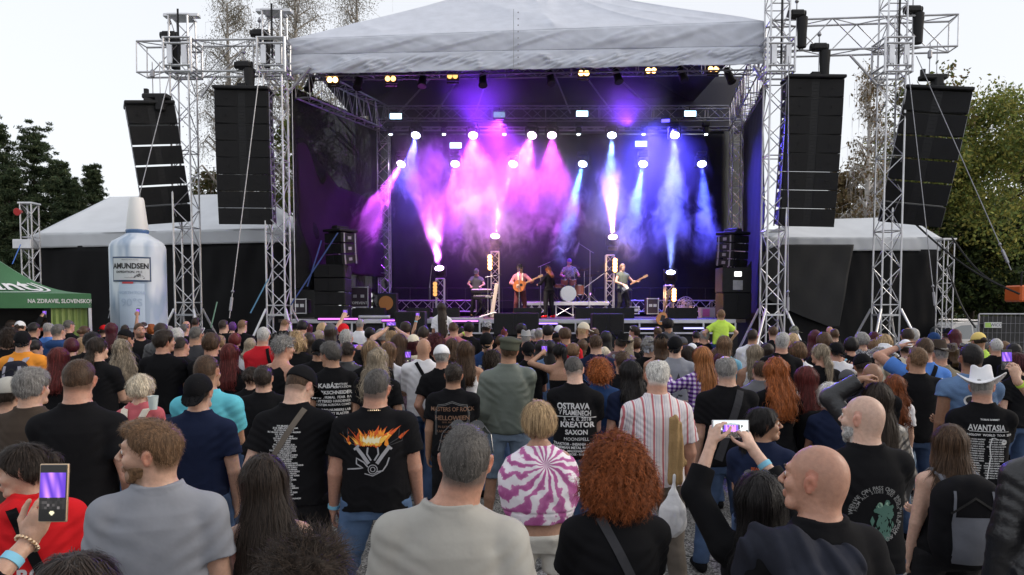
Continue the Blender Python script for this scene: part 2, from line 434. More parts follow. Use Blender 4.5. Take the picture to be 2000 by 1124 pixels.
for px, pb in ((752, 600), (1436, 470)):
 b = W(px, pb, 28.0); b[2] = ZF if px < 1000 else 0
 truss_part([(b, [b[0], 28.0, W(px, 236, 28.0)[2]])], 'rear_tower', st, ALU, w=.42, h=.42, bay=.42)
for (x0, y0, x1, y1) in ((606, 132, 560, 185), (1472, 128, 1500, 172)):
 mb = MB(); mb.tube(W(x0, y0, 20.7), W(x1, y1, 21.0), .045, n=8); part(mb, 'knee_brace', ALU, st)
for q in ((762, 930), (1232, 1408)): truss_part([(W(q[0], 598, 27.8), W(q[1], 598, 27.8))], 'deck_truss', st, ALU, w=.3, h=.42, bay=.4)
mb = MB()
for px in range(765, 1420, 36): b = W(px, 600, 28.2); mb.tube([b[0], 28.2, ZF], [b[0], 28.2, ZF+1.1], .018)
a = W(765, 600, 28.2); b = W(1410, 600, 28.2)
for zz in (1.1, .6): mb.tube([a[0], 28.2, ZF+zz], [b[0], 28.2, ZF+zz], .018)
part(mb, 'guard_rail', BLACKP, st)
# ================================================================ PA towers
def pa_tower(px, ytop, Y, label, plate=True, base_px=None):
 b = W(px, 600, Y); top = W(px, ytop, Y)
 t = empty('truss_tower', (b[0], Y, 0), label, 'truss tower', 'truss towers carrying the speakers')
 O = np.array([b[0], Y, 0.0])
 def P(mb, n, m, sm=False): o = mb.build(n, m, t, sm); return o
 mb = MB(); truss(mb, (0, 0, .15), (0, 0, top[2]), w=.52, h=.52, up=(0, 1, 0), bay=.52, r=.028, dr=.014); P(mb, 'mast', ALU)
 zj = W(px, 115, Y)[2]
 mb = MB()
 for zz in (-.46, -.3, .3, .46):
  for s in (-1, 1):
   mb.tube((-.4, s*.36, zj+zz), (.4, s*.36, zj+zz), .03); mb.tube((s*.38, -.38, zj+zz), (s*.38, .38, zj+zz), .03)
 for sx in (-1, 1):
  for sy in (-1, 1): mb.tube((sx*.38, sy*.36, zj-.48), (sx*.38, sy*.36, zj+.48), .035)
  mb.box((sx*.2, -.37, zj), (.14, .05, .5));
 P(mb, 'sleeve_block', ALU)
 if plate:
  mb = MB(); mb.box((0, 0, top[2]+.06), (1.0, .2, .1), bevel=.02); mb.box((0, 0, top[2]+.01), (.6, .6, .04)); P(mb, 'top_plate', ALU)
 mb = MB(); mb.box((.02, -.3, (zj+top[2])/2), (.05, .02, (top[2]-zj)*1.25)); P(mb, 'hoist_chain', BLACKP)
 for sx, sy in ((-1, -1), (1, -1), (-1, 1), (1, 1)):
  mb = MB(); mb.tube((sx*.28, sy*.28, 2.1), (sx*1.0, sy*1.0, .08), .035, n=8); mb.box((sx*1.0, sy*1.0, .04), (.2, .2, .08), bevel=.01)
  mb.tube((sx*.28, sy*.28, .2), (sx*1.0, sy*1.0, .12), .03); P(mb, 'outrigger', ALU)
 mb = MB(); mb.box((0, 0, .1), (.8, .8, .1), bevel=.02); P(mb, 'base_plate', ALU); mb = MB(); mb.box((0, 0, ZF+.15), (.56, .56, .05)); P(mb, 'collar_plate', ALU)
 return t
pa_tower(368, 36, 20.6, 'outer left truss tower beside the inflatable bottle')
pa_tower(545, 27, 20.6, 'truss tower at the left front corner of the stage roof')
pa_tower(1508, -60, 20.6, 'truss tower at the right front corner of the stage roof')
pa_tower(1730, -60, 20.4, 'outer right truss tower standing nearer the parked cars')
def pa_beam(x0, x1, Y0, y0, y1, label):
 a = W(x0, y0, Y0); b = W(x1, y1, Y0-.4)
 mb = MB(); o = a.copy(); truss(mb, a, b, w=.5, h=.86, bay=.85, r=.03, dr=.017)
 o = mb.build('truss_beam', ALU, None, origin=a); tag(o, label, 'truss beam', 'horizontal beams over the speakers')
 return a, b
pa_beam(277, 560, 20.9, 117, 113, 'horizontal lattice beam over the two left speaker arrays')
pa_beam(1500, 1862, 20.9, 77, 66, 'horizontal lattice beam over the two right speaker arrays')
for i, (x0, y0, x1, y1, lab) in enumerate(((1590, 110, 1715, 165, 'right'), (460, 150, 388, 200, 'left'))):
 mb = MB(); mb.tube(W(1660 if i == 0 else 422, 108 if i == 0 else 148, 20.5), W(1712 if i == 0 else 392, 165 if i == 0 else 190, 20.5), .035, n=8)
 tag(mb.build('brace_tube', ALU), 'slanted tube bracing the %s speaker beam to its outer tower' % lab, 'brace')
def line_array(name, px0, px1, py0, py1, n, Y, yaw, curve, label, gap=.0, roll=0.0, grp='flown line array speaker columns'):
 top = W((px0+px1)/2, py0, Y); bot = W((px0+px1)/2, py1, Y)
 wd = (px1-px0)/F*Y; H = top[2]-bot[2]; h = H/n
 root = empty('line_array', (top[0], Y, top[2]), label, 'speaker array', grp, rz=yaw)
 root.rotation_euler[1] = roll
 mb = MB(); mb.box((0, .1, .06), (wd*1.03, .75, .09), bevel=.02); mb.box((0, .1, .15), (.25, .5, .12), bevel=.02); mb.build('fly_frame', BLACKP, root)
 y = 0; z = 0; tilt = 0
 for k in range(n):
  tilt = curve*k/max(1, n-1)
  Rm = rotx(tilt)
  c = np.array([0, y, z])+Rm@np.array([0, .12, -h/2])
  mb = MB(); hh = h*(1-gap)
  V = np.array([(-wd/2, -.28, -hh/2), (wd/2, -.28, -hh/2), (wd/2, -.28, hh/2), (-wd/2, -.28, hh/2), (-wd/2*.96, .32, -hh/2*.72), (wd/2*.96, .32, -hh/2*.72), (wd/2*.96, .32, hh/2*.72), (-wd/2*.96, .32, hh/2*.72)])@Rm.T+c
  mb.add(V, [[0, 1, 2, 3], [5, 4, 7, 6], [4, 0, 3, 7], [1, 5, 6, 2], [3, 2, 6, 7], [4, 5, 1, 0]])
  cab = mb.build('cabinet', BLACKP, root)
  mb = MB()
  for s in (-1, 1):   # two grille leaves meeting at a shallow V with a waveguide between
   V = np.array([(s*wd*.07, -.29, -hh*.47), (s*wd*.485, -.335, -hh*.47), (s*wd*.485, -.335, hh*.47), (s*wd*.07, -.29, hh*.47),
                          (s*wd*.07, -.28, -hh*.47), (s*wd*.485, -.28, -hh*.47), (s*wd*.485, -.28, hh*.47), (s*wd*.07, -.28, hh*.47)])@Rm.T+c
   mb.add(V, [[0, 1, 2, 3], [5, 4, 7, 6], [4, 0, 3, 7], [1, 5, 6, 2], [3, 2, 6, 7], [4, 5, 1, 0]])
   for q in (0,):
    pc = Rm@np.array([s*wd*.28, -.345, 0])+c
    mb.box(pc, (.035, .02, .035), rot=Rm)
  for q in range(5): mb.box(Rm@np.array([0, -.27, (-2+q)*hh*.19])+c, (wd*.1, .03, .012), rot=Rm)
  mb.build('grille', GRILLE, cab)
  for s in (-1, 1):
   mb = MB()
   mb.box(Rm@np.array([s*(wd/2+.002), .0, 0])+c, (.02, .13, .09), rot=Rm); mb.box(Rm@np.array([s*(wd/2+.004), -.22, 0])+c, (.02, .05, hh*.95), rot=Rm)
   mb.box(Rm@np.array([s*wd/2*.97, .24, 0])+c, (.025, .05, hh*1.0), rot=Rm)
   mb.build('rigging_plate', STEEL, cab)
  y += (Rm@np.array([0, 0, -h]))[1]; z += (Rm@np.array([0, 0, -h]))[2]
 return root
line_array('l', 424, 525, 180, 438, 8, 20.3, R(4), R(6), 'tall black speaker column hanging left of the stage, inner of two', .01)
line_array('l', 1537, 1643, 158, 442, 8, 20.3, R(-3), R(7), 'tall black speaker column hanging right of the stage, inner of two', .01, roll=R(1.5))
line_array('l', 250, 335, 208, 436, 6, 20.0, R(30), R(18), 'outer left speaker column of six gapped cabinets above the inflatable bottle', .07, roll=R(-8))
line_array('l', 1776, 1888, 180, 440, 6, 20.0, R(-22), R(20), 'outer right speaker column of six gapped cabinets in front of the green trees', .06, roll=R(9))
def hoist(px, py, Y, label, ly, bag=True):
 c = W(px, py, Y); root = empty('chain_hoist', c, label, 'chain hoist', 'chain hoists on the truss beams')
 mb = MB(); mb.box((0, 0, 0), (.42, .26, .2), bevel=.05); mb.tube((-.24, 0, 0), (.24, 0, 0), .1, n=12); mb.build('motor', BLACKP, root, True)
 if bag: mb = MB(); mb.lathe([(.02, -.95), (.12, -.92), (.13, -.5), (.15, -.2), (.15, -.1)], (.16*(1 if px < 1000 else 1), 0, 0), 12); mb.build('chain_bag', RUB, root, True)
 mb = MB(); mb.tube((0, 0, .1), (0, 0, .45), .018); mb.tube((0, 0, -.1), (0, 0, ly), .012, n=5); mb.lathe([(.03, .3), (.06, .34), (.03, .42)], (0, 0, 0), 8); mb.build('chain', STEEL, root)
hoist(331, 70, 20.5, 'chain hoist at the top of the outer left tower', -2.4)
hoist(507, 66, 20.5, 'chain hoist at the top of the inner left tower', -.6)
hoist(476, 128, 20.3, 'chain hoist under the left beam holding the inner speaker column', -.7)
hoist(1556, 28, 20.5, 'chain hoist at the top of the inner right tower', -.7)
hoist(1600, 93, 20.3, 'chain hoist under the right beam holding the inner speaker column', -.8)
hoist(1783, 20, 20.4, 'chain hoist at the top of the outer right tower', -.8)
def clampthing(px, py, Y, label):
 c = W(px, py, Y); root = empty('rigging_bumper', c, label, 'rigging frame', 'rigging frames above the outer speaker columns')
 mb = MB(); mb.box((0, 0, 0), (.7, .3, .14), bevel=.03); mb.box((.12, 0, -.2), (.25, .3, .4), bevel=.04); mb.box((-.28, 0, .12), (.1, .1, .2)); mb.build('frame', BLACKP, root)
 mb = MB(); mb.tube((-.1, 0, .05), (-.1, 0, .95), .015); mb.tube((.1, 0, .05), (.1, 0, .95), .012); mb.lathe([(.02, .5), (.06, .55), (.06, .7), (.02, .75)], (-.1, 0, 0), 8); mb.build('steel_rope', STEEL, root)
clampthing(306, 190, 20.0, 'rigging frame above the outer left speaker column')
clampthing(1822, 152, 20.0, 'rigging frame above the outer right speaker column')
def wire(a, b, label, r=.012, m=STEEL, turn=True):
 mb = MB(); mb.tube(a, b, r, n=5); a = np.asarray(a); b = np.asarray(b)
 if turn:
  d = nrm(b-a); mb.tube(b-d*.55, b-d*.2, r*3.2, n=6); mb.lathe([(r, -.05), (r*4, 0), (r, .05)], b-d*.7, 6)
 tag(mb.build('guy_wire', m), label, 'guy wire', 'steel guy wires of the towers')
wire(W(332, 145, 19.4), W(212, 622, 18.4), 'guy wire running past the outer left speaker column to the ground')
wire(W(507, 140, 19.5), W(448, 622, 18.6), 'guy wire crossing the inner left speaker column')
wire(W(1771, 108, 19.2), W(1828, 612, 18.6), 'guy wire crossing the outer right speaker column')
wire(W(1540, 110, 19.6), W(1539, 622, 18.8), 'vertical guy wire beside the inner right speaker column')
wire(W(570, 165, 20.6), W(577, 610, 19.4), 'vertical guy wire beside the left front stage tower', turn=False)
wire(W(1790, 110, 19.4), W(1975, 528, 18.0), 'guy wire running down in front of the green trees')
for i, (a, b, Y, c, lab) in enumerate((((660, 455), (568, 596), 21.2, (.03, .06, .2), 'blue strap from the stage speaker stack to the left tower foot'), ((628, 470), (600, 560), 21.4, (.03, .06, .2), 'short blue strap behind the left tower foot'),
  ((524, 545), (489, 612), 20.0, (.08, .2, .32), 'pale blue strap beside the left tower foot'), ((424, 590), (412, 640), 19.5, (.16, .28, .2), 'green ratchet strap behind the outer left tower'), ((40, 478), (24, 516), 19, (.05, .15, .5), 'blue strap above the green tent'))):
 mb = MB(); a = W(*a, Y); b = W(*b, Y-.5); d = nrm(b-a); x = np.cross(d, [0, 1, 0]); mb.add([a-x*.02, a+x*.02, b+x*.02, b-x*.02, a-x*.02+[0, .006, 0], a+x*.02+[0, .006, 0], b+x*.02+[0, .006, 0], b-x*.02+[0, .006, 0]], [[0, 1, 2, 3], [4, 7, 6, 5], [0, 4, 5, 1], [2, 6, 7, 3], [0, 3, 7, 4], [1, 5, 6, 2]])
 tag(mb.build('ratchet_strap', mat('strap%d' % i, c, .7)), lab, 'strap')
# ================================================================ stage lights
def aimrot(d):
 x, y, z = basis(d, (0, 0, 1)) if abs(nrm(d)[2]) < .95 else basis(d, (0, 1, 0))
 return np.stack([x, -y, z], 1)          # columns: local x, y, z(axis)
from mathutils import Matrix
def set_rot(o, Rm): o.rotation_euler = Matrix(Rm.tolist()).to_euler()
def lens_mat(name, col, s): return mat(name, (.1, .1, .1), .3, emit=col, es=s)
def spot(parent, loc, Rm, col, P, ang, blend=.6, rad=.06):
 l = bpy.data.lights.new('lamp_light', 'SPOT'); l.energy = P; l.color = col; l.spot_size = ang; l.spot_blend = blend; l.shadow_soft_size = rad
 o = bpy.data.objects.new('lamp_light', l); C.collection.objects.link(o); o.parent = parent
 o.location = tuple(loc); set_rot(o, Rm@rotx(math.pi)); return o
def moving_head(px, py, Y, tgt, col, P, ang, label, up=False, big=.17, lens=14):
 c = W(px, py, Y); t = W(tgt[0], tgt[1], tgt[2]); d = nrm(t-c); Rm = aimrot(d)
 root = empty('moving_head_light', c, label, 'stage light', 'moving stage lights')
 mb = MB(); mb.lathe([(big*.55, -.42), (big*.9, -.38), (big*1.05, -.15), (big*1.12, -.02), (big*1.0, -.015)], n=20, rot=Rm)
 mb.build('head', BLACKP, root, True)
 mb = MB(); mb.lathe([(0.001, -.012), (big*.95, -.012), (big*.95, -.004), (0.001, -.004)], n=24, rot=Rm)
 for k in range(12): a = k*math.pi/6; mb.lathe([(big*.16, -.004), (big*.14, .008), (.001, .012)], Rm@np.array([big*.72*math.cos(a), big*.72*math.sin(a), 0]), 8, rot=Rm)
 hot = tuple(.55+.45*np.array(col))
 mb.build('lens', lens_mat('lens_%s' % '_'.join('%.2f' % q for q in hot), hot, lens), root, False)
 s = -1 if up else 1
 mb = MB()
 for q in (-1, 1): mb.box((q*(big+.06), .08, .1*s), (.05, .14, .42), bevel=.015)
 mb.box((0, .08, .32*s), (.42, .2, .06), bevel=.01); mb.box((0, .08, .42*s), (.36, .28, .14), bevel=.03)
 mb.build('yoke', BLACKP, root)
 if P: spot(root, d*.03, Rm, col, P, ang)
 return root, c, d, Rm
HAZEMATS = {}
def smoke_mat(name, length, r0, tanr, dens, seed, contrast=.5, nscale=1.6, fade0=.0, g=.35, tail=.5):
 m = bpy.data.materials.new(name); m.use_nodes = True; t = m.node_tree; t.nodes.clear(); L = t.links; N = t.nodes
 out = N.new('ShaderNodeOutputMaterial'); pv = N.new('ShaderNodeVolumePrincipled'); pv.inputs['Color'].default_value = (.95, .95, .95, 1)
 pv.inputs['Anisotropy'].default_value = g
 tc = N.new('ShaderNodeTexCoord'); sx = N.new('ShaderNodeSeparateXYZ'); L.new(tc.outputs['Object'], sx.inputs[0])
 def M(op, a, b=None, c=None):
  n = N.new('ShaderNodeMath'); n.operation = op
  for i, q in enumerate((a, b, c)):
   if q is None: continue
   if hasattr(q, 'links') or hasattr(q, 'is_output'): L.new(q, n.inputs[i])
   else: n.inputs[i].default_value = q
  return n.outputs[0]
 x, y, z = sx.outputs
 r = M('SQRT', M('ADD', M('MULTIPLY', x, x), M('MULTIPLY', y, y)))
 R_ = M('ADD', M('MULTIPLY', z, tanr), r0)
 q = M('DIVIDE', r, R_)
 no = N.new('ShaderNodeTexNoise'); no.inputs['Scale'].default_value = nscale; no.inputs['Detail'].default_value = 5; no.inputs['Roughness'].default_value = .62; no.inputs['Distortion'].default_value = .9
 mp = N.new('ShaderNodeMapping'); mp.inputs['Location'].default_value = (seed*3.1, seed*1.7, seed*.9); mp.inputs['Scale'].default_value = (1, 1, .55)
 L.new(tc.outputs['Object'], mp.inputs[0]); L.new(mp.outputs[0], no.inputs['Vector'])
 nn = N.new('ShaderNodeMapRange'); nn.interpolation_type = 'SMOOTHSTEP'; nn.inputs[1].default_value = .5-.28*(1-contrast*.6); nn.inputs[2].default_value = .5+.18; nn.inputs[3].default_value = max(.05, .8-contrast*1.2); nn.inputs[4].default_value = 1.0+contrast*1.6
 L.new(no.outputs[0], nn.inputs[0])
 qd = M('ADD', q, M('MULTIPLY', M('SUBTRACT', no.outputs[0], .5), -3.4*contrast))
 ed = N.new('ShaderNodeMapRange'); ed.interpolation_type = 'SMOOTHSTEP'; ed.inputs[1].default_value = .15; ed.inputs[2].default_value = .92; ed.inputs[3].default_value = 1; ed.inputs[4].default_value = 0; L.new(qd, ed.inputs[0])
 ef = N.new('ShaderNodeMapRange'); ef.interpolation_type = 'SMOOTHSTEP'; ef.inputs[1].default_value = length*(1-.65*tail); ef.inputs[2].default_value = length*.98; ef.inputs[3].default_value = 1; ef.inputs[4].default_value = 0; L.new(z, ef.inputs[0])
 d = M('MULTIPLY', M('MULTIPLY', ed.outputs[0], nn.outputs[0]), M('MULTIPLY', ef.outputs[0], M('MULTIPLY', M('ADD', M('MULTIPLY', z, 1.7/length), .12), dens)))  # smoke shaped to the beam, denser outward to offset the lamp's falloff
 if fade0:
  f0 = N.new('ShaderNodeMapRange'); f0.inputs[1].default_value = 0; f0.inputs[2].default_value = fade0; f0.inputs[3].default_value = .15; L.new(z, f0.inputs[0]); d = M('MULTIPLY', d, f0.outputs[0])
 L.new(d, pv.inputs['Density']); L.new(pv.outputs[0], out.inputs['Volume'])
 return m
SEED = [0]
def plume(c, Rm, length, r0, r1, dens, label, contrast=.4, nscale=2.3, fade0=0.0, tail=.5, g=.35):
 SEED[0] += 1
 mb = MB(); mb.lathe([(r0*1.1, 0.02), (r1*1.1, length)], n=16)
 m = smoke_mat('smoke_%d' % SEED[0], length, r0, (r1-r0)/length, dens, SEED[0], contrast, nscale, fade0, g, tail)
 o = mb.build('stage_smoke', m); o.location = tuple(c); set_rot(o, Rm)
 tag(o, label, 'smoke', kind='stuff'); return o
MAG, PUR, BLU, PNK = (.75, .07, 1), (.42, .06, 1), (.05, .08, 1), (.92, .13, .95)
YT = 27.2
heads = [
 (812, 265, 785, 420, 25.0, (.10, .10, 1), 5000, 26, (3.2, .9, .5, .6), 'blue'),
 (924, 265, 930, 450, 24.4, MAG, 3300, 46, (5.2, 2.1, .5, .9), 'magenta'),
 (1039, 265, 985, 440, 24.4, PNK, 2700, 38, (5.0, 1.9, .5, .8), 'pink'),
 (1078, 265, 1080, 450, 24.4, (.85, .09, 1), 2400, 36, (4.8, 1.7, .5, .85), 'pink'),
 (1195, 265, 1190, 470, 24.8, (.18, .34, 1), 3600, 18, (4.4, .85, .6, .5), 'pale blue'),
 (1318, 265, 1308, 470, 24.8, BLU, 9000, 22, (5.4, 1.2, .5, .5), 'deep blue'),
 (783, 321, 712, 450, 25.6, (.65, .08, 1), 6500, 20, (4.2, 1.0, .9, .95), 'violet'),
 (889, 321, 872, 480, 25.4, PUR, 3000, 22, (4.2, 1.1, .4, .9), 'violet'),
 (1002, 321, 962, 470, 25.8, (1, .4, .8), 4200, 9, (4.1, .48, .8, .35), 'whitish pink'),
 (1138, 321, 1096, 490, 25.6, (.10, .32, 1), 9000, 12, (4.9, .65, .9, .9), 'cyan blue'),
 (1256, 321, 1226, 480, 25.6, (.08, .20, 1), 7500, 14, (4.7, .8, .7, .7), 'blue'),
 (1371, 321, 1381, 480, 25.6, BLU, 6000, 15, (4.7, .8, .5, .5), 'faint blue'),
]
order = ['leftmost', 'second', 'third', 'fourth', 'fifth', 'rightmost']
for i, (px, py, tx, ty, tY, col, P, ang, (ln, r1, dn, ct), wd) in enumerate(heads):
 lab = '%s lamp of the %s row of round stage lights, throwing a %s beam' % (order[i % 6], 'upper' if i < 6 else 'lower', wd)
 root, c, d, Rm = moving_head(px, py, YT if i < 6 else 27.9, (tx, ty, tY), col, P, R(ang), lab)
 plume(c+d*.05, Rm, ln, .16, r1, dn, '%s smoke lit below the %s lamp of the %s row' % (wd, order[i % 6], 'upper' if i < 6 else 'lower'), ct)
floor_l = [(967, 461, 985, 300, 24.9, (1, .3, .8), 2600, 22, (3.4, 1.0, .5, .7), 'pink white lamp on the lattice post behind the hatted singer', 'hot pink'),
 (1197, 463, 1190, 330, 25.2, (1, .38, .62), 7000, 20, (2.8, .8, .9, .5), 'blazing white lamp on the lattice post behind the right guitarist', 'white hot'),
 (858, 524, 832, 340, 24.6, (.72, .14, 1), 6500, 26, (5.2, 1.3, .7, 1.0), 'violet lamp on the short lattice post at stage left', 'violet'),
 (1310, 532, 1312, 380, 25.4, (.2, .3, 1), 2500, 17, (2.6, .5, .5, .3), 'blue white lamp on the short lattice post at stage right', 'pale blue')]
for (px, py, tx, ty, tY, col, P, ang, (ln, r1, dn, ct), lab, wd) in floor_l:
 root, c, d, Rm = moving_head(px, py, 26.9, (tx, ty, tY), col, P, R(ang), lab, up=True)
 plume(c+d*.05, Rm, ln, .17, r1, dn, '%s smoke rising over the %s' % (wd, lab), ct)
for px, py, tx, ty, col, P, lab in ((975, 232, 900, 560, (.36, .04, 1), 4500, 'small violet flood lamp hanging under the middle of the rear truss'),
                               (1300, 236, 1300, 560, (.08, .06, 1), 7000, 'small blue flood lamp hanging under the right half of the rear truss')):
 c = W(px, py, 27.2); d = nrm(W(tx, ty, 24)-c); Rm = aimrot(d)  # extra lamps added for a general violet and blue wash over the stage
 root = empty('flood_light', c, lab, 'stage light', 'added flood lamps on the rear truss')
 mb = MB(); mb.box(Rm@np.array([0, 0, -.12]), (.34, .2, .2), rot=Rm, bevel=.03); mb.build('housing', BLACKP, root)
 mb = MB(); mb.box(Rm@np.array([0, 0, .005]), (.3, .16, .008), rot=Rm); mb.build('lens', lens_mat('flood_'+lab[6:10], col, 3), root)
 spot(root, d*.05, Rm, col, P, R(110), .9)
def bank(px, py, Y, rx, rz_, dens, label, contrast=.7):
 SEED[0] += 1; c = W(px, py, Y); n = SEED[0]
 m = bpy.data.materials.new('smoke_bank_%d' % n); m.use_nodes = True; t = m.node_tree; t.nodes.clear(); L = t.links; N = t.nodes
 out = N.new('ShaderNodeOutputMaterial'); pv = N.new('ShaderNodeVolumePrincipled'); pv.inputs['Anisotropy'].default_value = .2; pv.inputs['Color'].default_value = (.97, .97, .97, 1)
 tc = N.new('ShaderNodeTexCoord'); mp = N.new('ShaderNodeMapping'); mp.inputs['Scale'].default_value = (1/rx, 1/1.2, 1/rz_); L.new(tc.outputs['Object'], mp.inputs[0])
 le = N.new('ShaderNodeVectorMath'); le.operation = 'LENGTH'; L.new(mp.outputs[0], le.inputs[0])
 no = N.new('ShaderNodeTexNoise'); no.inputs['Scale'].default_value = .9; no.inputs['Detail'].default_value = 5; no.inputs['Distortion'].default_value = .8; m2 = N.new('ShaderNodeMapping'); m2.inputs['Location'].default_value = (n*2.3, n, 0); L.new(tc.outputs['Object'], m2.inputs[0]); L.new(m2.outputs[0], no.inputs['Vector'])
 a = N.new('ShaderNodeMath'); a.operation = 'MULTIPLY_ADD'; L.new(no.outputs[0], a.inputs[0]); a.inputs[1].default_value = -1.6*contrast; L.new(le.outputs['Value'], a.inputs[2])
 r = N.new('ShaderNodeMapRange'); r.interpolation_type = 'SMOOTHSTEP'; r.inputs[1].default_value = -.75*contrast-.1; r.inputs[2].default_value = .92-.5*contrast; r.inputs[3].default_value = dens; r.inputs[4].default_value = 0; L.new(a.outputs[0], r.inputs[0]); L.new(r.outputs[0], pv.inputs['Density']); L.new(pv.outputs[0], out.inputs['Volume'])
 mb = MB(); mb.lathe([(rx*.3, -rz_), (rx*.8, -rz_*.7), (rx, 0), (rx*.8, rz_*.7), (rx*.3, rz_)], n=16); mb.v[0][:, 1] *= 1.2/rx
 o = mb.build('stage_smoke', m); o.location = tuple(c); tag(o, label, 'smoke', kind='stuff')
bank(985, 350, 25.4, 2.7, 1.7, .26, 'big bank of magenta and pink smoke in the middle of the stage')
bank(1075, 330, 25.0, 1.4, 1.6, .35, 'pink smoke bank under the two middle lamps')
bank(1190, 400, 25.6, 1.1, 1.1, .3, 'pinkish smoke cloud over the right guitarist')
bank(940, 190, 25.0, 1.8, 1.3, .32, 'violet smoke curling under the roof left of the seam')
bank(1225, 215, 25.2, 1.6, 1.0, .28, 'violet smoke under the right half of the roof')
bank(1290, 340, 25.8, 1.9, 2.0, .10, 'deep blue smoke filling the right side of the stage')
bank(850, 400, 25.8, 1.5, 1.9, .2, 'violet smoke cloud at stage left')
for px, tx, ty, col, P, lab in ((925, 945, 120, (.2, .02, 1), 520, 'added upward violet lamp on the rear truss, left half'), (1225, 1215, 120, (.18, .03, 1), 420, 'added upward violet lamp on the rear truss, right half')):
 c = W(px, 248, 26.6); d = nrm(W(tx, ty, 23.6)-c); Rm = aimrot(d); root = empty('flood_light', c, lab, 'stage light', 'added flood lamps on the rear truss')  # lamps added to turn the upper smoke and roof lining violet
 mb = MB(); mb.box((0, 0, 0), (.2, .2, .2), rot=Rm, bevel=.03); mb.build('housing', BLACKP, root); spot(root, d*.14, Rm, col, P, R(105), 1.0)
m = bpy.data.materials.new('thin_haze'); m.use_nodes = True; t = m.node_tree; t.nodes.clear()
o_ = t.nodes.new('ShaderNodeOutputMaterial'); pv = t.nodes.new('ShaderNodeVolumePrincipled'); pv.inputs['Density'].default_value = .035; pv.inputs['Anisotropy'].default_value = .2; pv.inputs['Color'].default_value = (.97, .97, .97, 1)
t.links.new(pv.outputs[0], o_.inputs['Volume'])
g_ = t.nodes.new('ShaderNodeTexCoord'); s_ = t.nodes.new('ShaderNodeSeparateXYZ'); r_ = t.nodes.new('ShaderNodeMapRange'); r_.interpolation_type = 'SMOOTHSTEP'; r_.inputs[1].default_value = 2.6; r_.inputs[2].default_value = 6.4; r_.inputs[3].default_value = .003; r_.inputs[4].default_value = .035
t.links.new(g_.outputs['Object'], s_.inputs[0]); t.links.new(s_.outputs[2], r_.inputs[0]); t.links.new(r_.outputs[0], pv.inputs['Density'])
mb = MB(); mb.box((0, 25.9, 6.2), (10.4, 5.0, 8.2)); tag(mb.build('haze', m), 'thin haze hanging in the stage', 'haze', kind='stuff')
for i, (px, py, on) in enumerate(((773, 228, 1), (975, 225, .12), (1137, 223, 1.2), (1348, 223, 1), (890, 285, .9), (1252, 282, .9))):
 c = W(px, py, 27.1); wd = ['left end', 'dim middle', 'right of middle', 'right end', 'low left', 'low right'][i]
 root = empty('strobe_light', c, '%s flat strobe panel %s' % (wd, 'glowing pale blue on the rear truss' if i < 4 else 'hanging under the row of round lights'), 'strobe light', 'flat strobe panels')
 mb = MB(); mb.box((0, .06, 0), (.48, .12, .27), bevel=.02); mb.box((0, .1, .2), (.04, .04, .2)); mb.build('housing', BLACKP, root)
 mb = MB(); mb.box((0, -.006, .01), (.43, .012, .2)); mb.build('panel', emat('strobe%.1f' % on, (.45, .75, 1), 3.4*on), root)
for i, (px, py, on) in enumerate(((650, 157, 1.2), (763, 155, .3), (884, 150, .14), (1140, 144, 1), (1271, 139, 1), (1393, 136, .5))):
 c = W(px, py, 21.7)
 root = empty('blinder_light', c, 'two eyed warm blinder lamp, %s of the six under the roof edge' % order[i], 'stage light', 'two eyed blinder lamps')
 mb = MB(); mb.box((0, .06, 0), (.36, .14, .22), bevel=.02); mb.box((0, .06, -.17), (.36, .1, .03), bevel=.01); mb.tube((0, .06, .1), (0, .06, .35), .02); mb.build('housing', BLACKP, root)
 for s in (-1, 1):
  mb = MB(); mb.lathe([(.001, 0), (.07, 0), (.078, .02), (.001, .02)], (s*.082, -.02, 0), 16, rot=rotx(R(90))); mb.build('bulb', emat('warm_bulb%.2f' % on, (1, .50, .16), 9*on), root)
for i, (px, py) in enumerate(((605, 165), (700, 162), (825, 158), (943, 157), (1075, 153), (1206, 150), (1333, 147), (1425, 150))):
 c = W(px, py, 21.9); root = empty('profile_spot', c, 'dark hanging spotlight, number %s from the left under the roof edge' % ['one', 'two', 'three', 'four', 'five', 'six', 'seven', 'eight'][i], 'stage light', 'dark hanging spotlights')
 Rm = rotz(R(-25+10*i))@rotx(R(155)); mb = MB(); mb.lathe([(.09, -.28), (.11, -.1), (.12, .12), (.14, .2), (.12, .22)], n=14, rot=Rm); mb.build('barrel', BLACKP, root, True)
 mb = MB(); mb.path([(-.16, 0, 0), (-.15, 0, .18), (0, 0, .26), (.15, 0, .18), (.16, 0, 0)], .014, 5); mb.tube((0, 0, .26), (0, 0, .4), .02); mb.build('yoke', STEEL, root)
 if i in (2, 5): d = nrm(W(1010 if i == 2 else 1190, 600, 25.3)-c); spot(root, d*.35, aimrot(d), (1, .82, .68), 5200, R(34), .9)  # warm key beam added to two dark spotlights to brighten the performers
for i, px in enumerate((763, 867, 985, 1130, 1257, 1379)):
 c = W(px, 262, 27.4); root = empty('beam_light', c, 'small dark lamp with a bright dot, %s between the round lights' % order[i], 'stage light', 'small beam lamps')
 mb = MB(); mb.box((0, 0, .12), (.22, .22, .26), bevel=.05); mb.box((0, 0, .36), (.3, .2, .16), bevel=.03); mb.build('body', BLACKP, root)
 mb = MB(); mb.lathe([(.001, -.04), (.06, -.04), (.07, .0), (.001, 0)], n=12); mb.build('lens', emat('dot', (.8, .9, 1), 6), root)
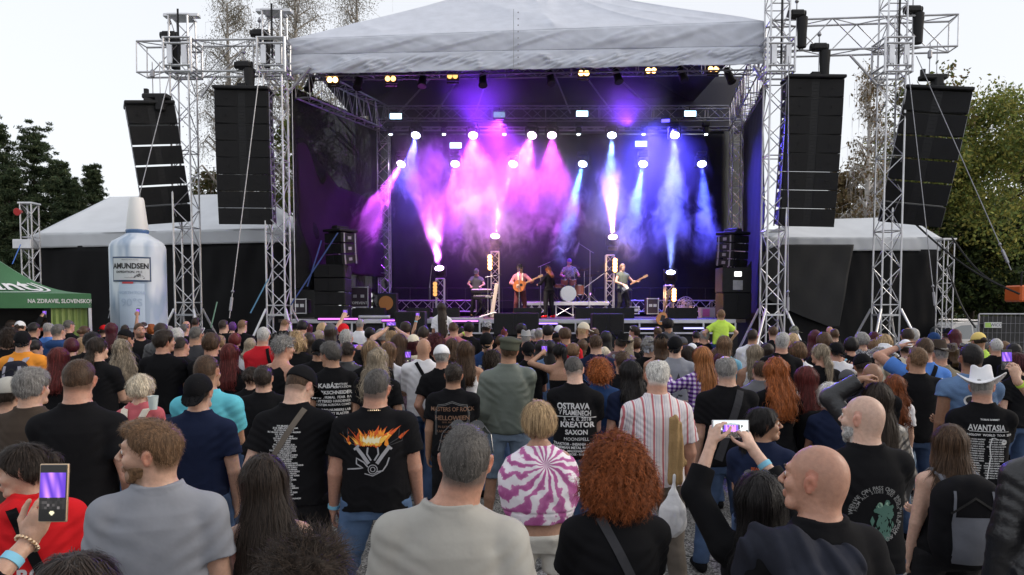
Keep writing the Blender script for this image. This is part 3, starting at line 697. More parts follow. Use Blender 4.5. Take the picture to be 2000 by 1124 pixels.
def strip(px, y0, y1, Y, base, on, label, side=1, pw=.29):
 top = W(px, y0, Y); c0 = W(px, (y0+y1)/2, Y-.25)
 r = empty('lamp_strip', c0, label, 'lamp strip', 'vertical strips of four warm lamps')
 h = W(px, y0, Y)[2]-W(px, y1, Y)[2]
 mb = MB(); mb.box((0, .06, 0), (.22, .12, h+.12), bevel=.02); mb.build('housing', BLACKP, r)
 for k in range(4):
  mb = MB(); mb.lathe([(.001, 0), (.068, 0), (.078, .02), (.001, .02)], (0, -.02, (k-1.5)*h/3.6), 14, rot=rotx(R(90))); mb.build('bulb', emat('amber%.2f' % on, (1, .42, .12), 8*on), r)
 if on > .5:
  l = bpy.data.lights.new('lamp_light', 'POINT'); l.energy = 30; l.color = (1, .5, .2); l.shadow_soft_size = .15
  o = bpy.data.objects.new('lamp_light', l); C.collection.objects.link(o); o.parent = r; o.location = (0, -.25, 0)
 pb = W(px+side*10, y0-8, Y); t = empty('lattice_post', (pb[0], Y, ZF), 'lattice post carrying the ' + label, 'lattice post', 'lattice posts on the stage')
 mb = MB(); truss(mb, (0, 0, .05), (0, 0, pb[2]-ZF), w=pw, h=pw, up=(0, 1, 0), bay=.3, r=.024, dr=.012); mb.build('mast', ALU, t)
 mb = MB(); mb.box((0, 0, .025), (.5, .5, .05), bevel=.01); mb.build('foot', BLACKP, t)
strip(957, 500, 526, 26.9, 600, 1, 'four glowing amber lamps behind the hatted singer')
strip(1201, 507, 530, 26.9, 600, 1.2, 'four glowing amber lamps behind the right guitarist', -1)
strip(850, 553, 577, 26.4, 600, .12, 'four dim pinkish lamps at stage left')
strip(1316, 566, 587, 26.6, 600, .8, 'four amber lamps on the short post at stage right', -1)
# ================================================================ gear on stage
def solid(name, label, cat, mbs, loc, group=None, rz=0):
 r = empty(name, loc, label, cat, group, rz=rz)
 for n, mb, m in mbs: mb.build(n, m, r)
 return r
MONM = mat('monitor_grille', (.035, .028, .026), .75, bump=.6, bscale=300)
def wedge(px, py, Y, wd, label, ang=0):
 c = W(px, py, Y); c[2] = ZF
 mb = MB(); h = .34; V = [(-wd/2, -.25), (wd/2, .2)]
 pts = [(-.3, 0), (.22, 0), (.22, h), (-.02, h), (-.3, .08)]
 V = np.array([(-wd/2, y, z) for y, z in pts]+[(wd/2, y, z) for y, z in pts]); n = 5
 mb.add(V, [list(range(n)), list(range(n, 2*n))[::-1]]+[[i, n+i, n+(i+1) % n, (i+1) % n] for i in range(n)])
 g = MB(); g.box((0, .225, h/2), (wd*.94, .012, h*.85), bevel=.004)
 b2 = MB(); b2.box((0, -.17, h*.62+.006), (wd*.9, .36, .012), rot=rotx(R(43)))
 return solid('stage_monitor', label, 'monitor speaker', [('cabinet', mb, BLACKP), ('grille', b2, MONM)], c, 'wedge monitor speakers on the stage floor', ang)
for i, (px, w_, lab) in enumerate(((722, 1.05, 'wedge monitor beside the dark sub stack'), (818, .75, 'wedge monitor behind the raised hand, near the keyboard side'), (872, .85, 'wedge monitor left of the keyboard player, behind the girl in white'), (1030, .9, 'wedge monitor in front of the hatted singer'), (1180, 1.9, 'long wedge monitor in front of the right guitarist'), (1330, .95, 'wedge monitor right of the leaning tan guitar'))):
 wedge(px, 620, 23.4, w_, lab, math.pi)
ORM = emat('orange_cone', (1, .35, .05), .6)
c = W(758, 600, 24.2); c[2] = ZF
mb = MB(); mb.box((0, 0, .42), (.62, .5, .84), bevel=.02); g = MB(); g.lathe([(.001, 0), (.2, -.02), (.24, .03), (.001, .03)], (-.02, -.255, .5), 20, rot=rotx(R(90)))
solid('side_speaker', 'black speaker with an orange lit cone at stage left', 'speaker', [('cabinet', mb, BLACKP), ('cone', g, mat('orange_lit_cone', (.4, .15, .03), .5))], c)  # orange light on the cone is put into its colour
for i, (a, b, y) in enumerate(((700, 762, 619), (838, 945, 623), (1022, 1100, 627), (1200, 1290, 631), (1225, 1360, 634))):
 p = W((a+b)/2, y, YF+.2); mb = MB(); L_ = W(b, y, YF)[0]-W(a, y, YF)[0]; mb.box((0, 0, 0), (L_, .16, .09), bevel=.02); mb.box((0, .1, -.1), (L_*.96, .03, .12))
 tag(mb.build('ramp_bar', ALU, None, origin=(0, 0, 0)), 'grey metal bar on the stage lip, %s from the left' % order[i], 'metal bar', 'metal bars on the stage lip').location = tuple(p)
for i, (a, b, y, cc) in enumerate(((620, 700, 624, (.8, .15, 1)), (745, 790, 627, (.75, .15, 1)), (880, 935, 628, (.7, .2, 1)), (1050, 1090, 633, (.45, .25, 1)), (1230, 1290, 643, (.35, .3, 1)), (1335, 1375, 642, (.4, .4, 1)))):
 p = W((a+b)/2, y, YF-.32); L_ = W(b, y, YF)[0]-W(a, y, YF)[0]
 solid('led_batten', 'low violet light batten at the stage edge, %s from the left' % order[i], 'light batten', [('housing', MB().box((0, .05, 0), (L_, .08, .1), bevel=.01), BLACKP), ('strip', MB().box((0, 0, .01), (L_*.95, .02, .045)), emat('led%d' % i, cc, 1.6))], p, 'light battens along the stage edge')
for i, (a, b, y, lab) in enumerate(((774, 832, 608, 'dark front fill stack behind the raised arm'), (965, 1052, 611, 'dark front fill stack before the hatted singer'), (1155, 1216, 612, 'dark front fill stack before the right guitarist'))):
 c = W((a+b)/2, y, 20.4); L_ = (b-a)/F*20.4
 r = empty('front_fill_speaker', (c[0], 20.4, 0), lab, 'speaker', 'front fill speaker stacks in the pit')
 for k, (z0, z1) in enumerate(((0, .7), (.7, 1.35), (1.35, c[2]))):
  mb = MB(); mb.box((0, 0, (z0+z1)/2), (L_, .6, z1-z0-.02), bevel=.02); cb = mb.build('cabinet', BLACKP, r)
  mb = MB()
  for s in (-1, 1): mb.box((s*L_*.27, -.305, (z0+z1)/2), (L_*.4, .02, (z1-z0)*.86), bevel=.008);
  for q in (-.04, .04): mb.box((q, -.305, (z0+z1)/2), (.03, .02, (z1-z0)*.86))
  mb.build('grille', GRILLE, cb)
def stack(px, Y, y_top, n, wpx, label):
 top = W(px, y_top, Y); L_ = wpx/F*Y; r = empty('subwoofer_stack', (top[0], Y, ZF), label, 'speaker', 'side fill speaker stacks', rz=0); h = (top[2]-ZF)/n
 for k in range(n):
  mb = MB(); mb.box((0, 0, h*(k+.5)), (L_, .9, h-.02), bevel=.02); cb = mb.build('cabinet', BLACKP, r)
  mb = MB(); mb.box((0, -.455, h*(k+.5)), (L_*.92, .02, h*.86), bevel=.008); mb.box((0, -.47, h*(k+.5)), (.03, .02, h*.86)); mb.build('grille', GRILLE, cb)
 return top
stack(650, 22.6, 518, 4, 60, 'stack of dark subwoofers at the left edge of the stage')
line_array('l', 636, 684, 455, 518, 3, 22.4, R(-35), R(6), 'small three box speaker array on top of the left subwoofers', .08, grp='side fill speaker arrays')
stack(1432, 22.6, 572, 1, 54, 'dark box on a lattice cabinet at the right edge of the stage')
line_array('l', 1414, 1460, 460, 522, 4, 22.4, R(35), R(6), 'small four box speaker array above the right side fill', .1, grp='side fill speaker arrays')
c = W(1432, 548, 22.5)
solid('lit_speaker', 'black speaker with a glowing white window at stage right', 'speaker', [('cabinet', MB().box((0, 0, 0), (.9, .8, .78), bevel=.02), BLACKP), ('window', MB().box((.02, -.41, .18), (.22, .02, .15), bevel=.03), emat('win', (1, 1, 1), 1.5)), ('panel', MB().box((.02, -.41, -.16), (.3, .02, .3), bevel=.02), STEEL)], c)
CASE = mat('case_laminate', (.03, .02, .03), .5, spec=.4)
def flight_case(px, y0, y1, wpx, Y, label, words=None):
 a = W(px, y0, Y); b = W(px, y1, Y); L_ = wpx/F*Y; H = a[2]-b[2]; z0 = max(ZF+.06, b[2])
 r = empty('flight_case', (a[0], Y, z0), label, 'flight case', 'flight cases on the stage')
 MB().box((0, 0, H/2), (L_, .6, H), bevel=.01).build('body', CASE, r)
 mb = MB()
 for sx in (-1, 1):
  for sz in (0, 1):
   mb.box((sx*L_/2, -.3, H*sz), (.05, .05, .05), bevel=.01)
  mb.box((sx*L_/2, -.303, H/2), (.03, .02, H)); mb.box((0, -.303, H*(sx+1)/2), (L_, .02, .03))
 mb.box((-L_*.2, -.305, H*.55), (.12, .015, .1)); mb.box((L_*.2, -.305, H*.55), (.12, .015, .1))
 mb.build('corner_trim', ALU, r)
 if words:
  mb = MB(); text_on(mb, words, lambda uv: np.c_[uv[:, 0], np.full(len(uv), -.307), uv[:, 1]], .12, 0, H*.2); mb.build('lettering', mat('white_print', (.7, .7, .7), .7), r)
flight_case(704, 562, 600, 36, 24.5, 'black flight case lettered TOPEVENT behind the left subwoofers', 'TOPEVENT')
flight_case(590, 585, 612, 26, 22.8, 'small black flight case beside the left front tower')
flight_case(1272, 584, 613, 21, 26.4, 'tall grey edged flight case beside the leaning guitar')
flight_case(1236, 600, 613, 18, 26.2, 'low black flight case right of the guitarist')
c = W(1385, 607, 24.6); solid('crate', 'translucent plastic crate with a pink side at stage right', 'crate', [('body', MB().box((0, 0, .18), (.62, .4, .34), taper=1.06), mat('milky_plastic', (.6, .5, .6), .4)), ('panel', MB().box((-.16, -.215, .17), (.24, .01, .26)), mat('pink_plastic', (.7, .15, .5), .5))], (c[0], 24.6, ZF))
c = W(1338, 600, 26.6); c[2] = ZF+.42
mb = MB()
for rr in (.32, .24, .16): mb.path([(rr*math.cos(a), -.08, rr*math.sin(a)) for a in np.linspace(0, 2*math.pi, 21)], .008, 4, up=(0, 1, 0))
for a in np.arange(0, 6.2, .35): mb.tube((.05*math.cos(a), -.1, .05*math.sin(a)), (.33*math.cos(a), -.04, .33*math.sin(a)), .005, n=4)
fb = MB()
for k in range(4):
 a = k*math.pi/2+.4; fb.box((.15*math.cos(a), 0, .15*math.sin(a)), (.22, .01, .13), rot=roty(-a)@rotx(.4))
solid('drum_fan', 'wire guarded floor fan at stage right', 'fan', [('guard', mb, ALU), ('blades', fb, mat('fan_blade', (.25, .25, .3), .4)), ('stand', MB().tube((-.25, 0, -.42), (-.2, 0, 0), .02).tube((.25, 0, -.42), (.2, 0, 0), .02).tube((-.3, 0, -.4), (.3, 0, -.4), .02), STEEL)], c)
RZ = W(1130, 590, 26.2)[2]
for (x0, x1, Y0, Y1, lab) in ((1083, 1188, 26.2, 28.0, 'drum riser with metal edge behind the singer'), (1020, 1072, 26.6, 28.0, 'low metal edged riser behind the hatted singer')):
 a = W(x0, 590, Y0)[0]; b = W(x1, 590, Y0)[0]
 r = empty('riser', ((a+b)/2, Y0, ZF), lab, 'riser', 'risers on the stage'); L_ = b-a; h = RZ-ZF
 MB().box((0, (Y1-Y0)/2, h-.06), (L_, Y1-Y0, .11)).build('platform', DECK, r); MB().box((0, -.02, h-.06), (L_+.04, .03, .13), bevel=.008).build('edge', ALU, r)
 mb = MB()
 for k in range(4): x = -L_/2+.06+k*(L_-.12)/3; mb.tube((x, .05, 0), (x, .05, h-.1), .025)
 for k in range(3): x = -L_/2+.06+k*(L_-.12)/3; mb.tube((x, .05, .05), (x+(L_-.12)/3, .05, h-.15), .015); mb.tube((x+(L_-.12)/3, .05, .05), (x, .05, h-.15), .015)
 mb.build('leg_frame', ALU, r)
def drum(name, mb_parts, loc): pass
dk = W(1108, 590, 27.1); kit = empty('drum_kit', (dk[0], 27.1, RZ), 'drum kit with cymbals on the riser behind the singer', 'drum kit')
SHELL = mat('drum_shell', (.22, .08, .06), .25, coat=.5); SKIN_D = mat('drum_head', (.3, .29, .28), .5); BRASS = mat('cymbal_brass', (.6, .45, .18), .25, 1.0); CHR = mat('chrome', (.6, .6, .62), .2, 1.0)
for n_, c, r_, h_, ax in (('bass_drum', (0, -.35, .3), .28, .4, 90), ('snare_drum', (-.3, .0, .62), .18, .14, 8), ('tom', (-.12, -.2, .78), .14, .2, 25), ('tom', (.18, -.2, .78), .15, .22, 25), ('floor_tom', (.45, .0, .45), .2, .36, 0)):
 Rm = rotx(R(ax)); mb = MB(); mb.lathe([(r_, -h_/2), (r_, h_/2)], c, 20, rot=Rm); d_ = mb.build(n_, SHELL, kit, True)
 mb = MB(); mb.lathe([(r_*.97, h_/2+.004), (.001, h_/2+.006)], c, 20, rot=Rm); mb.build('drum_head', SKIN_D, d_)
 mb = MB();
 for s in (-1, 1): mb.lathe([(r_*1.0, s*h_/2-.015), (r_*1.05, s*h_/2-.01), (r_*1.05, s*h_/2+.01), (r_*1.0, s*h_/2+.012)], c, 20, rot=Rm)
 mb.build('hoop', CHR, d_)
for c, tl in (((-.62, -.15, 1.15), 12), ((.62, -.2, 1.2), -14), ((.9, .0, 1.0), -8), ((-.5, .25, .9), 3), ((.25, -.35, 1.35), 16)):
 mb = MB(); mb.lathe([(.02, .03), (.05, .025), (.21, .0), (.2, -.006)], c, 20, rot=roty(R(tl))@rotx(R(14))); mb.build('cymbal', BRASS, kit, True)
 mb = MB(); mb.tube(c, (c[0], c[1]+.05, .3), .012);
 for a in (0, 2.1, 4.2): mb.tube((c[0], c[1]+.05, .35), (c[0]+.25*math.cos(a), c[1]+.05+.25*math.sin(a), .01), .01)
 mb.build('cymbal_stand', CHR, kit)
mb = MB(); mb.lathe([(.16, .5), (.17, .55), (.001, .56)], (0, .45, 0), 16); mb.tube((0, .45, 0), (0, .45, .5), .03); mb.build('stool', BLACKP, kit)
def mic_stand(px, Y, z0, yfoot, ytop, boom, label):
 b = W(px, yfoot, Y); t_ = W(px, ytop, Y); r = empty('microphone_stand', (b[0], Y, z0), label, 'microphone stand', 'microphone stands'); h = t_[2]-z0
 mb = MB(); mb.tube((0, 0, .1), (0, 0, h), .011);
 for a in (.4, 2.5, 4.6): mb.tube((0, 0, .25), (.3*math.cos(a), .3*math.sin(a), .01), .01)
 e = np.array([boom[0], boom[1], h+boom[2]]); mb.tube((-boom[0]*.3, -boom[1]*.3, h-boom[2]*.3), e, .009); mb.build('stand', STEEL, r)
 d_ = nrm(e-[0, 0, h]); mb = MB(); mb.tube(e, e+d_*.12, .012, .02, 8); mb.lathe([(.001, .19), (.022, .17), (.027, .15), (.02, .12)], e, 10, rot=aimrot(d_)); mb.build('microphone', BLACKP, r, True)
mic_stand(840, 25, ZF, 600, 552, (.08, 0, .62), 'lone microphone stand at stage left beside the violet lamp')
mic_stand(953, 25.0, ZF, 604, 541, (.3, .02, .05), 'microphone stand behind the keyboard')
mic_stand(1014, 24.5, ZF, 606, 536, (.0, .12, .1), 'microphone stand before the hatted singer')
mic_stand(1056, 26.3, ZF, 600, 520, (.35, 0, .15), 'boom stand rising left of the drums')
mic_stand(1152, 26.9, RZ, 580, 490, (-.45, .1, .3), 'tall boom stand over the right side of the drums')
mic_stand(1150, 26.0, ZF, 600, 556, (.55, .0, .4), 'boom stand slanting right of the drums')
KB = W(943, 575, 25.2)
kb = empty('keyboard', (KB[0], 25.2, ZF), 'two tier stage keyboard facing the seated player', 'keyboard')
for z, x, L_, y_, nm in ((KB[2]-ZF-.1, .08, .85, 0, 1), (KB[2]-ZF+.12, -.05, .75, .15, 0)):
 b_ = MB().box((x, y_, z), (L_, .32, .1), rot=rotx(R(8)), bevel=.015).build('keyboard_body', BLACKP, kb)
 mb = MB(); mb.box((x, y_+.06, z+.056), (L_*.92, .13, .012), rot=rotx(R(8))); mb.build('keys', mat('ivory_keys', (.75, .74, .7), .4), b_)
 if nm: mb = MB(); text_on(mb, 'KORG', lambda uv: np.c_[uv[:, 0], np.full(len(uv), -.172+y_), uv[:, 1]], .07, x+.12, z+.005); mb.build('lettering', mat('white_print', (.7, .7, .7), .7), b_)
mb = MB()
for s in (-1, 1): mb.tube((s*.3, 0, KB[2]-ZF), (-s*.3, 0, .02), .02); mb.tube((s*.3, -.2, .02), (s*.3, .2, .02), .02)
mb.build('stand', BLACKP, kb)
c = W(966, 570, 24.9); mb = MB(); mb.box((0, 0, .45), (.13, .05, 1.15), rot=roty(R(9)), bevel=.01)
ft = MB(); ft.tube((0, 0, .04), (-.5, -.1, -.12), .03); ft.tube((0, 0, .04), (.3, -.1, -.1), .03); ft.tube((0, 0, .0), (.05, .3, -.12), .03)
solid('white_stand', 'white slanted instrument stand between keyboard and singer', 'stand', [('board', mb, mat('pale_wood', (.5, .42, .36), .5)), ('feet', ft, mat('white_paint', (.7, .68, .66), .5))], (c[0], 24.4, ZF+.14))
def guitar(loc, Rm, body_col, label, kind='acoustic', sc=1.0, name='guitar'):
 r = empty(name, loc, label, 'guitar', 'guitars'); set_rot(r, Rm)
 wood = mat('guitar_'+kind+label[:6], body_col, .3, coat=.4, var=.2)
 a = np.linspace(0, 2*math.pi, 36, endpoint=False)
 if kind == 'acoustic': rx = .155+.045*np.cos(2*a-0)*0; prof = np.c_[np.cos(a)*(.165-.035*np.sin(a)+.03*np.cos(2*a)*1)*1.05, np.sin(a)*.235]
 elif kind == 'tele': prof = np.c_[np.cos(a)*(.15-.01*np.sin(a)+.012*np.cos(2*a)), np.sin(a)*.2+.03*np.cos(a)*(np.sin(a) > 0)]
 else: prof = np.array([(-.19, -.2), (-.02, -.1), (.15, -.22), (.1, .0), (.2, .16), (.03, .1), (-.03, .1), (-.13, .14), (-.08, 0)])*1.1
 th = .1 if kind == 'acoustic' else .045
 mb = MB(); mb.prism([tuple(p) for p in prof], -th/2, th/2); mb.build('body', wood, r)
 if kind == 'acoustic': mb = MB(); mb.lathe([(.001, 0), (.05, 0), (.05, .003), (.001, .003)], (0, -th/2-.003, .06), 16, rot=rotx(R(90))); mb.build('sound_hole', BLACKP, r)
 else: mb = MB(); mb.box((.03, -th/2-.004, .0), (.12, .006, .2), bevel=.002); mb.build('pickguard', mat('white_guard' if kind == 'explorer' else 'black_guard', (.75, .75, .72) if kind == 'explorer' else (.02, .02, .02), .3), r)
 mb = MB(); mb.box((0, -th/2-.003, -.1), (.08, .012, .025)); mb.build('bridge', CHR, r)
 mb = MB(); mb.box((0, -.02, .46), (.052, .028, .52), bevel=.006); nk = mb.build('neck', mat('neck_wood', (.3, .16, .08), .4), r)
 mb = MB(); mb.box((0, -.015, .79), (.08, .022, .17), bevel=.006)
 mb.build('headstock', mat('headstock', (.35, .22, .12), .4), r)
 mb = MB()
 for k in range(3):
  for s in (-1, 1): mb.tube((s*.035, -.015, .74+k*.045), (s*.06, -.015, .74+k*.045), .008, n=6)
 mb.build('tuning_peg', CHR, r)
 return r
guitar(W(1292, 622, 21.5), roty(R(16)), (.62, .26, .08), 'tan electric guitar standing upright at the stage edge', 'tele', 1)
# ================================================================ implicit surfaces
def smin(a, b, k):
 h = np.clip(.5+.5*(b-a)/k, 0, 1); return b+(a-b)*h-k*h*(1-h)
def smax(a, b, k): return -smin(-a, -b, k)
def rc(P, a, b, ra, rb):
 a = np.asarray(a, np.float32); ba = np.asarray(b, np.float32)-a
 pa = P-a; h = np.clip((pa@ba)/max(1e-9, float(ba@ba)), 0, 1)
 return np.linalg.norm(pa-h[:, None]*ba, axis=1)-(ra+(rb-ra)*h)
def ell(P, c, r):
 r = np.asarray(r, np.float32); p = (P-np.asarray(c, np.float32))/r
 k0 = np.linalg.norm(p, axis=1); k1 = np.linalg.norm(p/r, axis=1)+1e-9
 return k0*(k0-1)/k1
def sph(P, c, r): return np.linalg.norm(P-np.asarray(c, np.float32), axis=1)-r
def sweep(P, tab, inf=0.0, p=2.4):
 "tab rows z, half width, half depth, centre y"
 z = P[:, 2]; wx = np.interp(z, tab[:, 0], tab[:, 1])+inf; wy = np.interp(z, tab[:, 0], tab[:, 2])+inf; cy_ = np.interp(z, tab[:, 0], tab[:, 3])
 qx = np.abs(P[:, 0])/wx; qy = np.abs(P[:, 1]-cy_)/wy
 k = (qx**p+qy**p)**(1/p)
 d = (k-1)*np.minimum(wx, wy)
 zz = np.maximum(tab[0, 0]-inf-z, z-tab[-1, 0]-inf)
 return np.maximum(d, zz)
def nets(fn, lo, hi, h):
 "sparse naive surface nets; fn takes (N,3)"
 lo = np.asarray(lo, float); hi = np.asarray(hi, float); B = 4
 n = np.maximum(1, np.ceil((hi-lo)/(h*B)).astype(int))
 g = [lo[i]+(np.arange(n[i])+.5)*h*B for i in range(3)]
 X = np.stack(np.meshgrid(*g, indexing='ij'), -1).reshape(-1, 3).astype(np.float32)
 dc = fn(X).reshape(n); act = np.abs(dc) < h*B*1.35
 N = n*B+1
 V = np.where(dc < 0, -1e3, 1e3).astype(np.float32)
 V = V.repeat(B, 0).repeat(B, 1).repeat(B, 2); V = np.pad(V, ((0, 1),)*3, constant_values=1e3)
 A = np.zeros(N, bool); bi = np.argwhere(act)
 for dx in range(B+1):
  for dy in range(B+1):
   for dz in range(B+1): A[bi[:, 0]*B+dx, bi[:, 1]*B+dy, bi[:, 2]*B+dz] = True
 A[0] = A[-1] = False; A[:, 0] = A[:, -1] = False; A[:, :, 0] = A[:, :, -1] = False
 V[0] = V[-1] = 1e3; V[:, 0] = V[:, -1] = 1e3; V[:, :, 0] = V[:, :, -1] = 1e3
 ai = np.argwhere(A); pts = (lo+ai*h).astype(np.float32)
 V[ai[:, 0], ai[:, 1], ai[:, 2]] = fn(pts)
 S = V < 0
 cnt = np.zeros(N-1, np.int8)
 for dx in (0, 1):
  for dy in (0, 1):
   for dz in (0, 1): cnt += S[dx:N[0]-1+dx, dy:N[1]-1+dy, dz:N[2]-1+dz]
 cells = np.argwhere((cnt > 0) & (cnt < 8))
 if len(cells) == 0: return np.zeros((0, 3), np.float32), np.zeros((0, 4), np.int32)
 idx = np.full(N-1, -1, np.int32); idx[cells[:, 0], cells[:, 1], cells[:, 2]] = np.arange(len(cells))
 acc = np.zeros((len(cells), 3)); c = np.zeros(len(cells))
 corners = [(0, 0, 0), (1, 0, 0), (0, 1, 0), (1, 1, 0), (0, 0, 1), (1, 0, 1), (0, 1, 1), (1, 1, 1)]
 cv = np.stack([V[cells[:, 0]+a, cells[:, 1]+b, cells[:, 2]+d] for a, b, d in corners], 1)
 cv = np.clip(cv, -h*3, h*3)
 for i in range(8):
  for j in range(i+1, 8):
   df = np.array(corners[j])-np.array(corners[i])
   if np.abs(df).sum() != 1: continue
   m = (cv[:, i] < 0) != (cv[:, j] < 0)
   t = cv[:, i]/(cv[:, i]-cv[:, j]+1e-12)
   acc[m] += (np.array(corners[i])+t[m, None]*df); c[m] += 1
 P = lo+(cells+acc/c[:, None])*h
 quads = []
 for ax in range(3):
  o = [0, 0, 0]; o[ax] = 1
  s0 = S[:N[0]-o[0], :N[1]-o[1], :N[2]-o[2]]; s1 = S[o[0]:, o[1]:, o[2]:]
  e = np.argwhere(s0 != s1); sg = s0[e[:, 0], e[:, 1], e[:, 2]]
  u, v = (ax+1) % 3, (ax+2) % 3
  U = np.zeros(3, int); U[u] = 1; Vv = np.zeros(3, int); Vv[v] = 1
  ok = (e[:, u] > 0) & (e[:, v] > 0) & (e[:, u] < N[u]-1) & (e[:, v] < N[v]-1); e = e[ok]; sg = sg[ok]
  q = np.stack([idx[tuple((e-U-Vv).T)], idx[tuple((e-Vv).T)], idx[tuple(e.T)], idx[tuple((e-U).T)]], 1)
  q[~sg] = q[~sg][:, ::-1]; quads.append(q)
 Q = np.concatenate(quads); Q = Q[(Q >= 0).all(1)]
 return P.astype(np.float32), Q
def grad(fn, P, e=.004):
 g = np.stack([fn(P+np.eye(3, dtype=np.float32)[i]*e)-fn(P-np.eye(3, dtype=np.float32)[i]*e) for i in range(3)], 1)
 return g/(np.linalg.norm(g, axis=1, keepdims=True)+1e-9)
def pn(P, seed, f, n=5):
 "cheap smooth noise in -1..1"
 r = np.random.default_rng(seed); o = np.zeros(len(P), np.float32)
 for i in range(n):
  d = nrm(r.normal(size=3))*f*(1.5**i)*r.uniform(.8, 1.2); o += np.sin(P@d.astype(np.float32)+r.uniform(0, 6.3))/(1.4**i)
 return o/2.2
# ================================================================ colour materials for people
def vcmat(name, rough, spec, var=.0, vs=(1, 1, 1), vscale=40, bump=0, sss=0.0, sheen=0.0):
 m = bpy.data.materials.new(name); m.use_nodes = True; t = m.node_tree; p = t.nodes['Principled BSDF']
 at = t.nodes.new('ShaderNodeAttribute'); at.attribute_name = 'Col'
 tc = t.nodes.new('ShaderNodeTexCoord'); mp = t.nodes.new('ShaderNodeMapping'); mp.inputs['Scale'].default_value = vs; t.links.new(tc.outputs['Object'], mp.inputs[0])
 n = t.nodes.new('ShaderNodeTexNoise'); n.inputs['Scale'].default_value = vscale; n.inputs['Detail'].default_value = 5; t.links.new(mp.outputs[0], n.inputs['Vector'])
 r = t.nodes.new('ShaderNodeMapRange'); r.inputs[1].default_value = .32; r.inputs[2].default_value = .68; r.inputs[3].default_value = 1-var; r.inputs[4].default_value = 1+var; t.links.new(n.outputs[0], r.inputs[0])
 s = t.nodes.new('ShaderNodeVectorMath'); s.operation = 'SCALE'; t.links.new(at.outputs['Color'], s.inputs[0]); t.links.new(r.outputs[0], s.inputs['Scale'])
 t.links.new(s.outputs[0], p.inputs['Base Color']); p.inputs['Roughness'].default_value = rough; p.inputs['Specular IOR Level'].default_value = spec
 if bump:
  b = t.nodes.new('ShaderNodeBump'); b.inputs['Strength'].default_value = bump; b.inputs['Distance'].default_value = .004; t.links.new(n.outputs[0], b.inputs['Height']); t.links.new(b.outputs[0], p.inputs['Normal'])
 if sss: p.inputs['Subsurface Weight'].default_value = sss; p.inputs['Subsurface Radius'].default_value = (1, .35, .2); p.inputs['Subsurface Scale'].default_value = .012
 if sheen: p.inputs['Sheen Weight'].default_value = sheen
 return m
SKINM = vcmat('skin', .52, .35, .10, (1, 1, 1), 55, .15)
SKINN = vcmat('skin_near', .46, .42, .09, (1, 1, 1), 60, .4, sss=.15)
HAIRM = vcmat('hair', .5, .22, .45, (1, 1, .12), 130, .5)
CURLM = vcmat('curly_hair', .6, .18, .5, (1, 1, 1), 70, .8)
CLOTHC = {}
def cloth(col, kind='cotton'):
 k = (tuple(round(c, 3) for c in col), kind)
 if k in CLOTHC: return CLOTHC[k]
 if kind == 'leather': m = mat('leather_%d' % len(CLOTHC), col, .38, spec=.6, bump=.6, bscale=28, var=.2, vscale=6)
 elif kind == 'denim': m = mat('denim_%d' % len(CLOTHC), col, .85, spec=.2, bump=.5, bscale=220, var=.35, vscale=5)
 elif kind == 'nylon': m = mat('nylon_%d' % len(CLOTHC), col, .5, spec=.5, bump=.35, bscale=18, var=.12, vscale=5)
 else: m = mat('cotton_%d' % len(CLOTHC), tuple(np.array(col)*(.62 if max(col) < .03 else 1)), .92, spec=.12, bump=.45, bscale=11, var=.10, vscale=7)
 CLOTHC[k] = m; return m
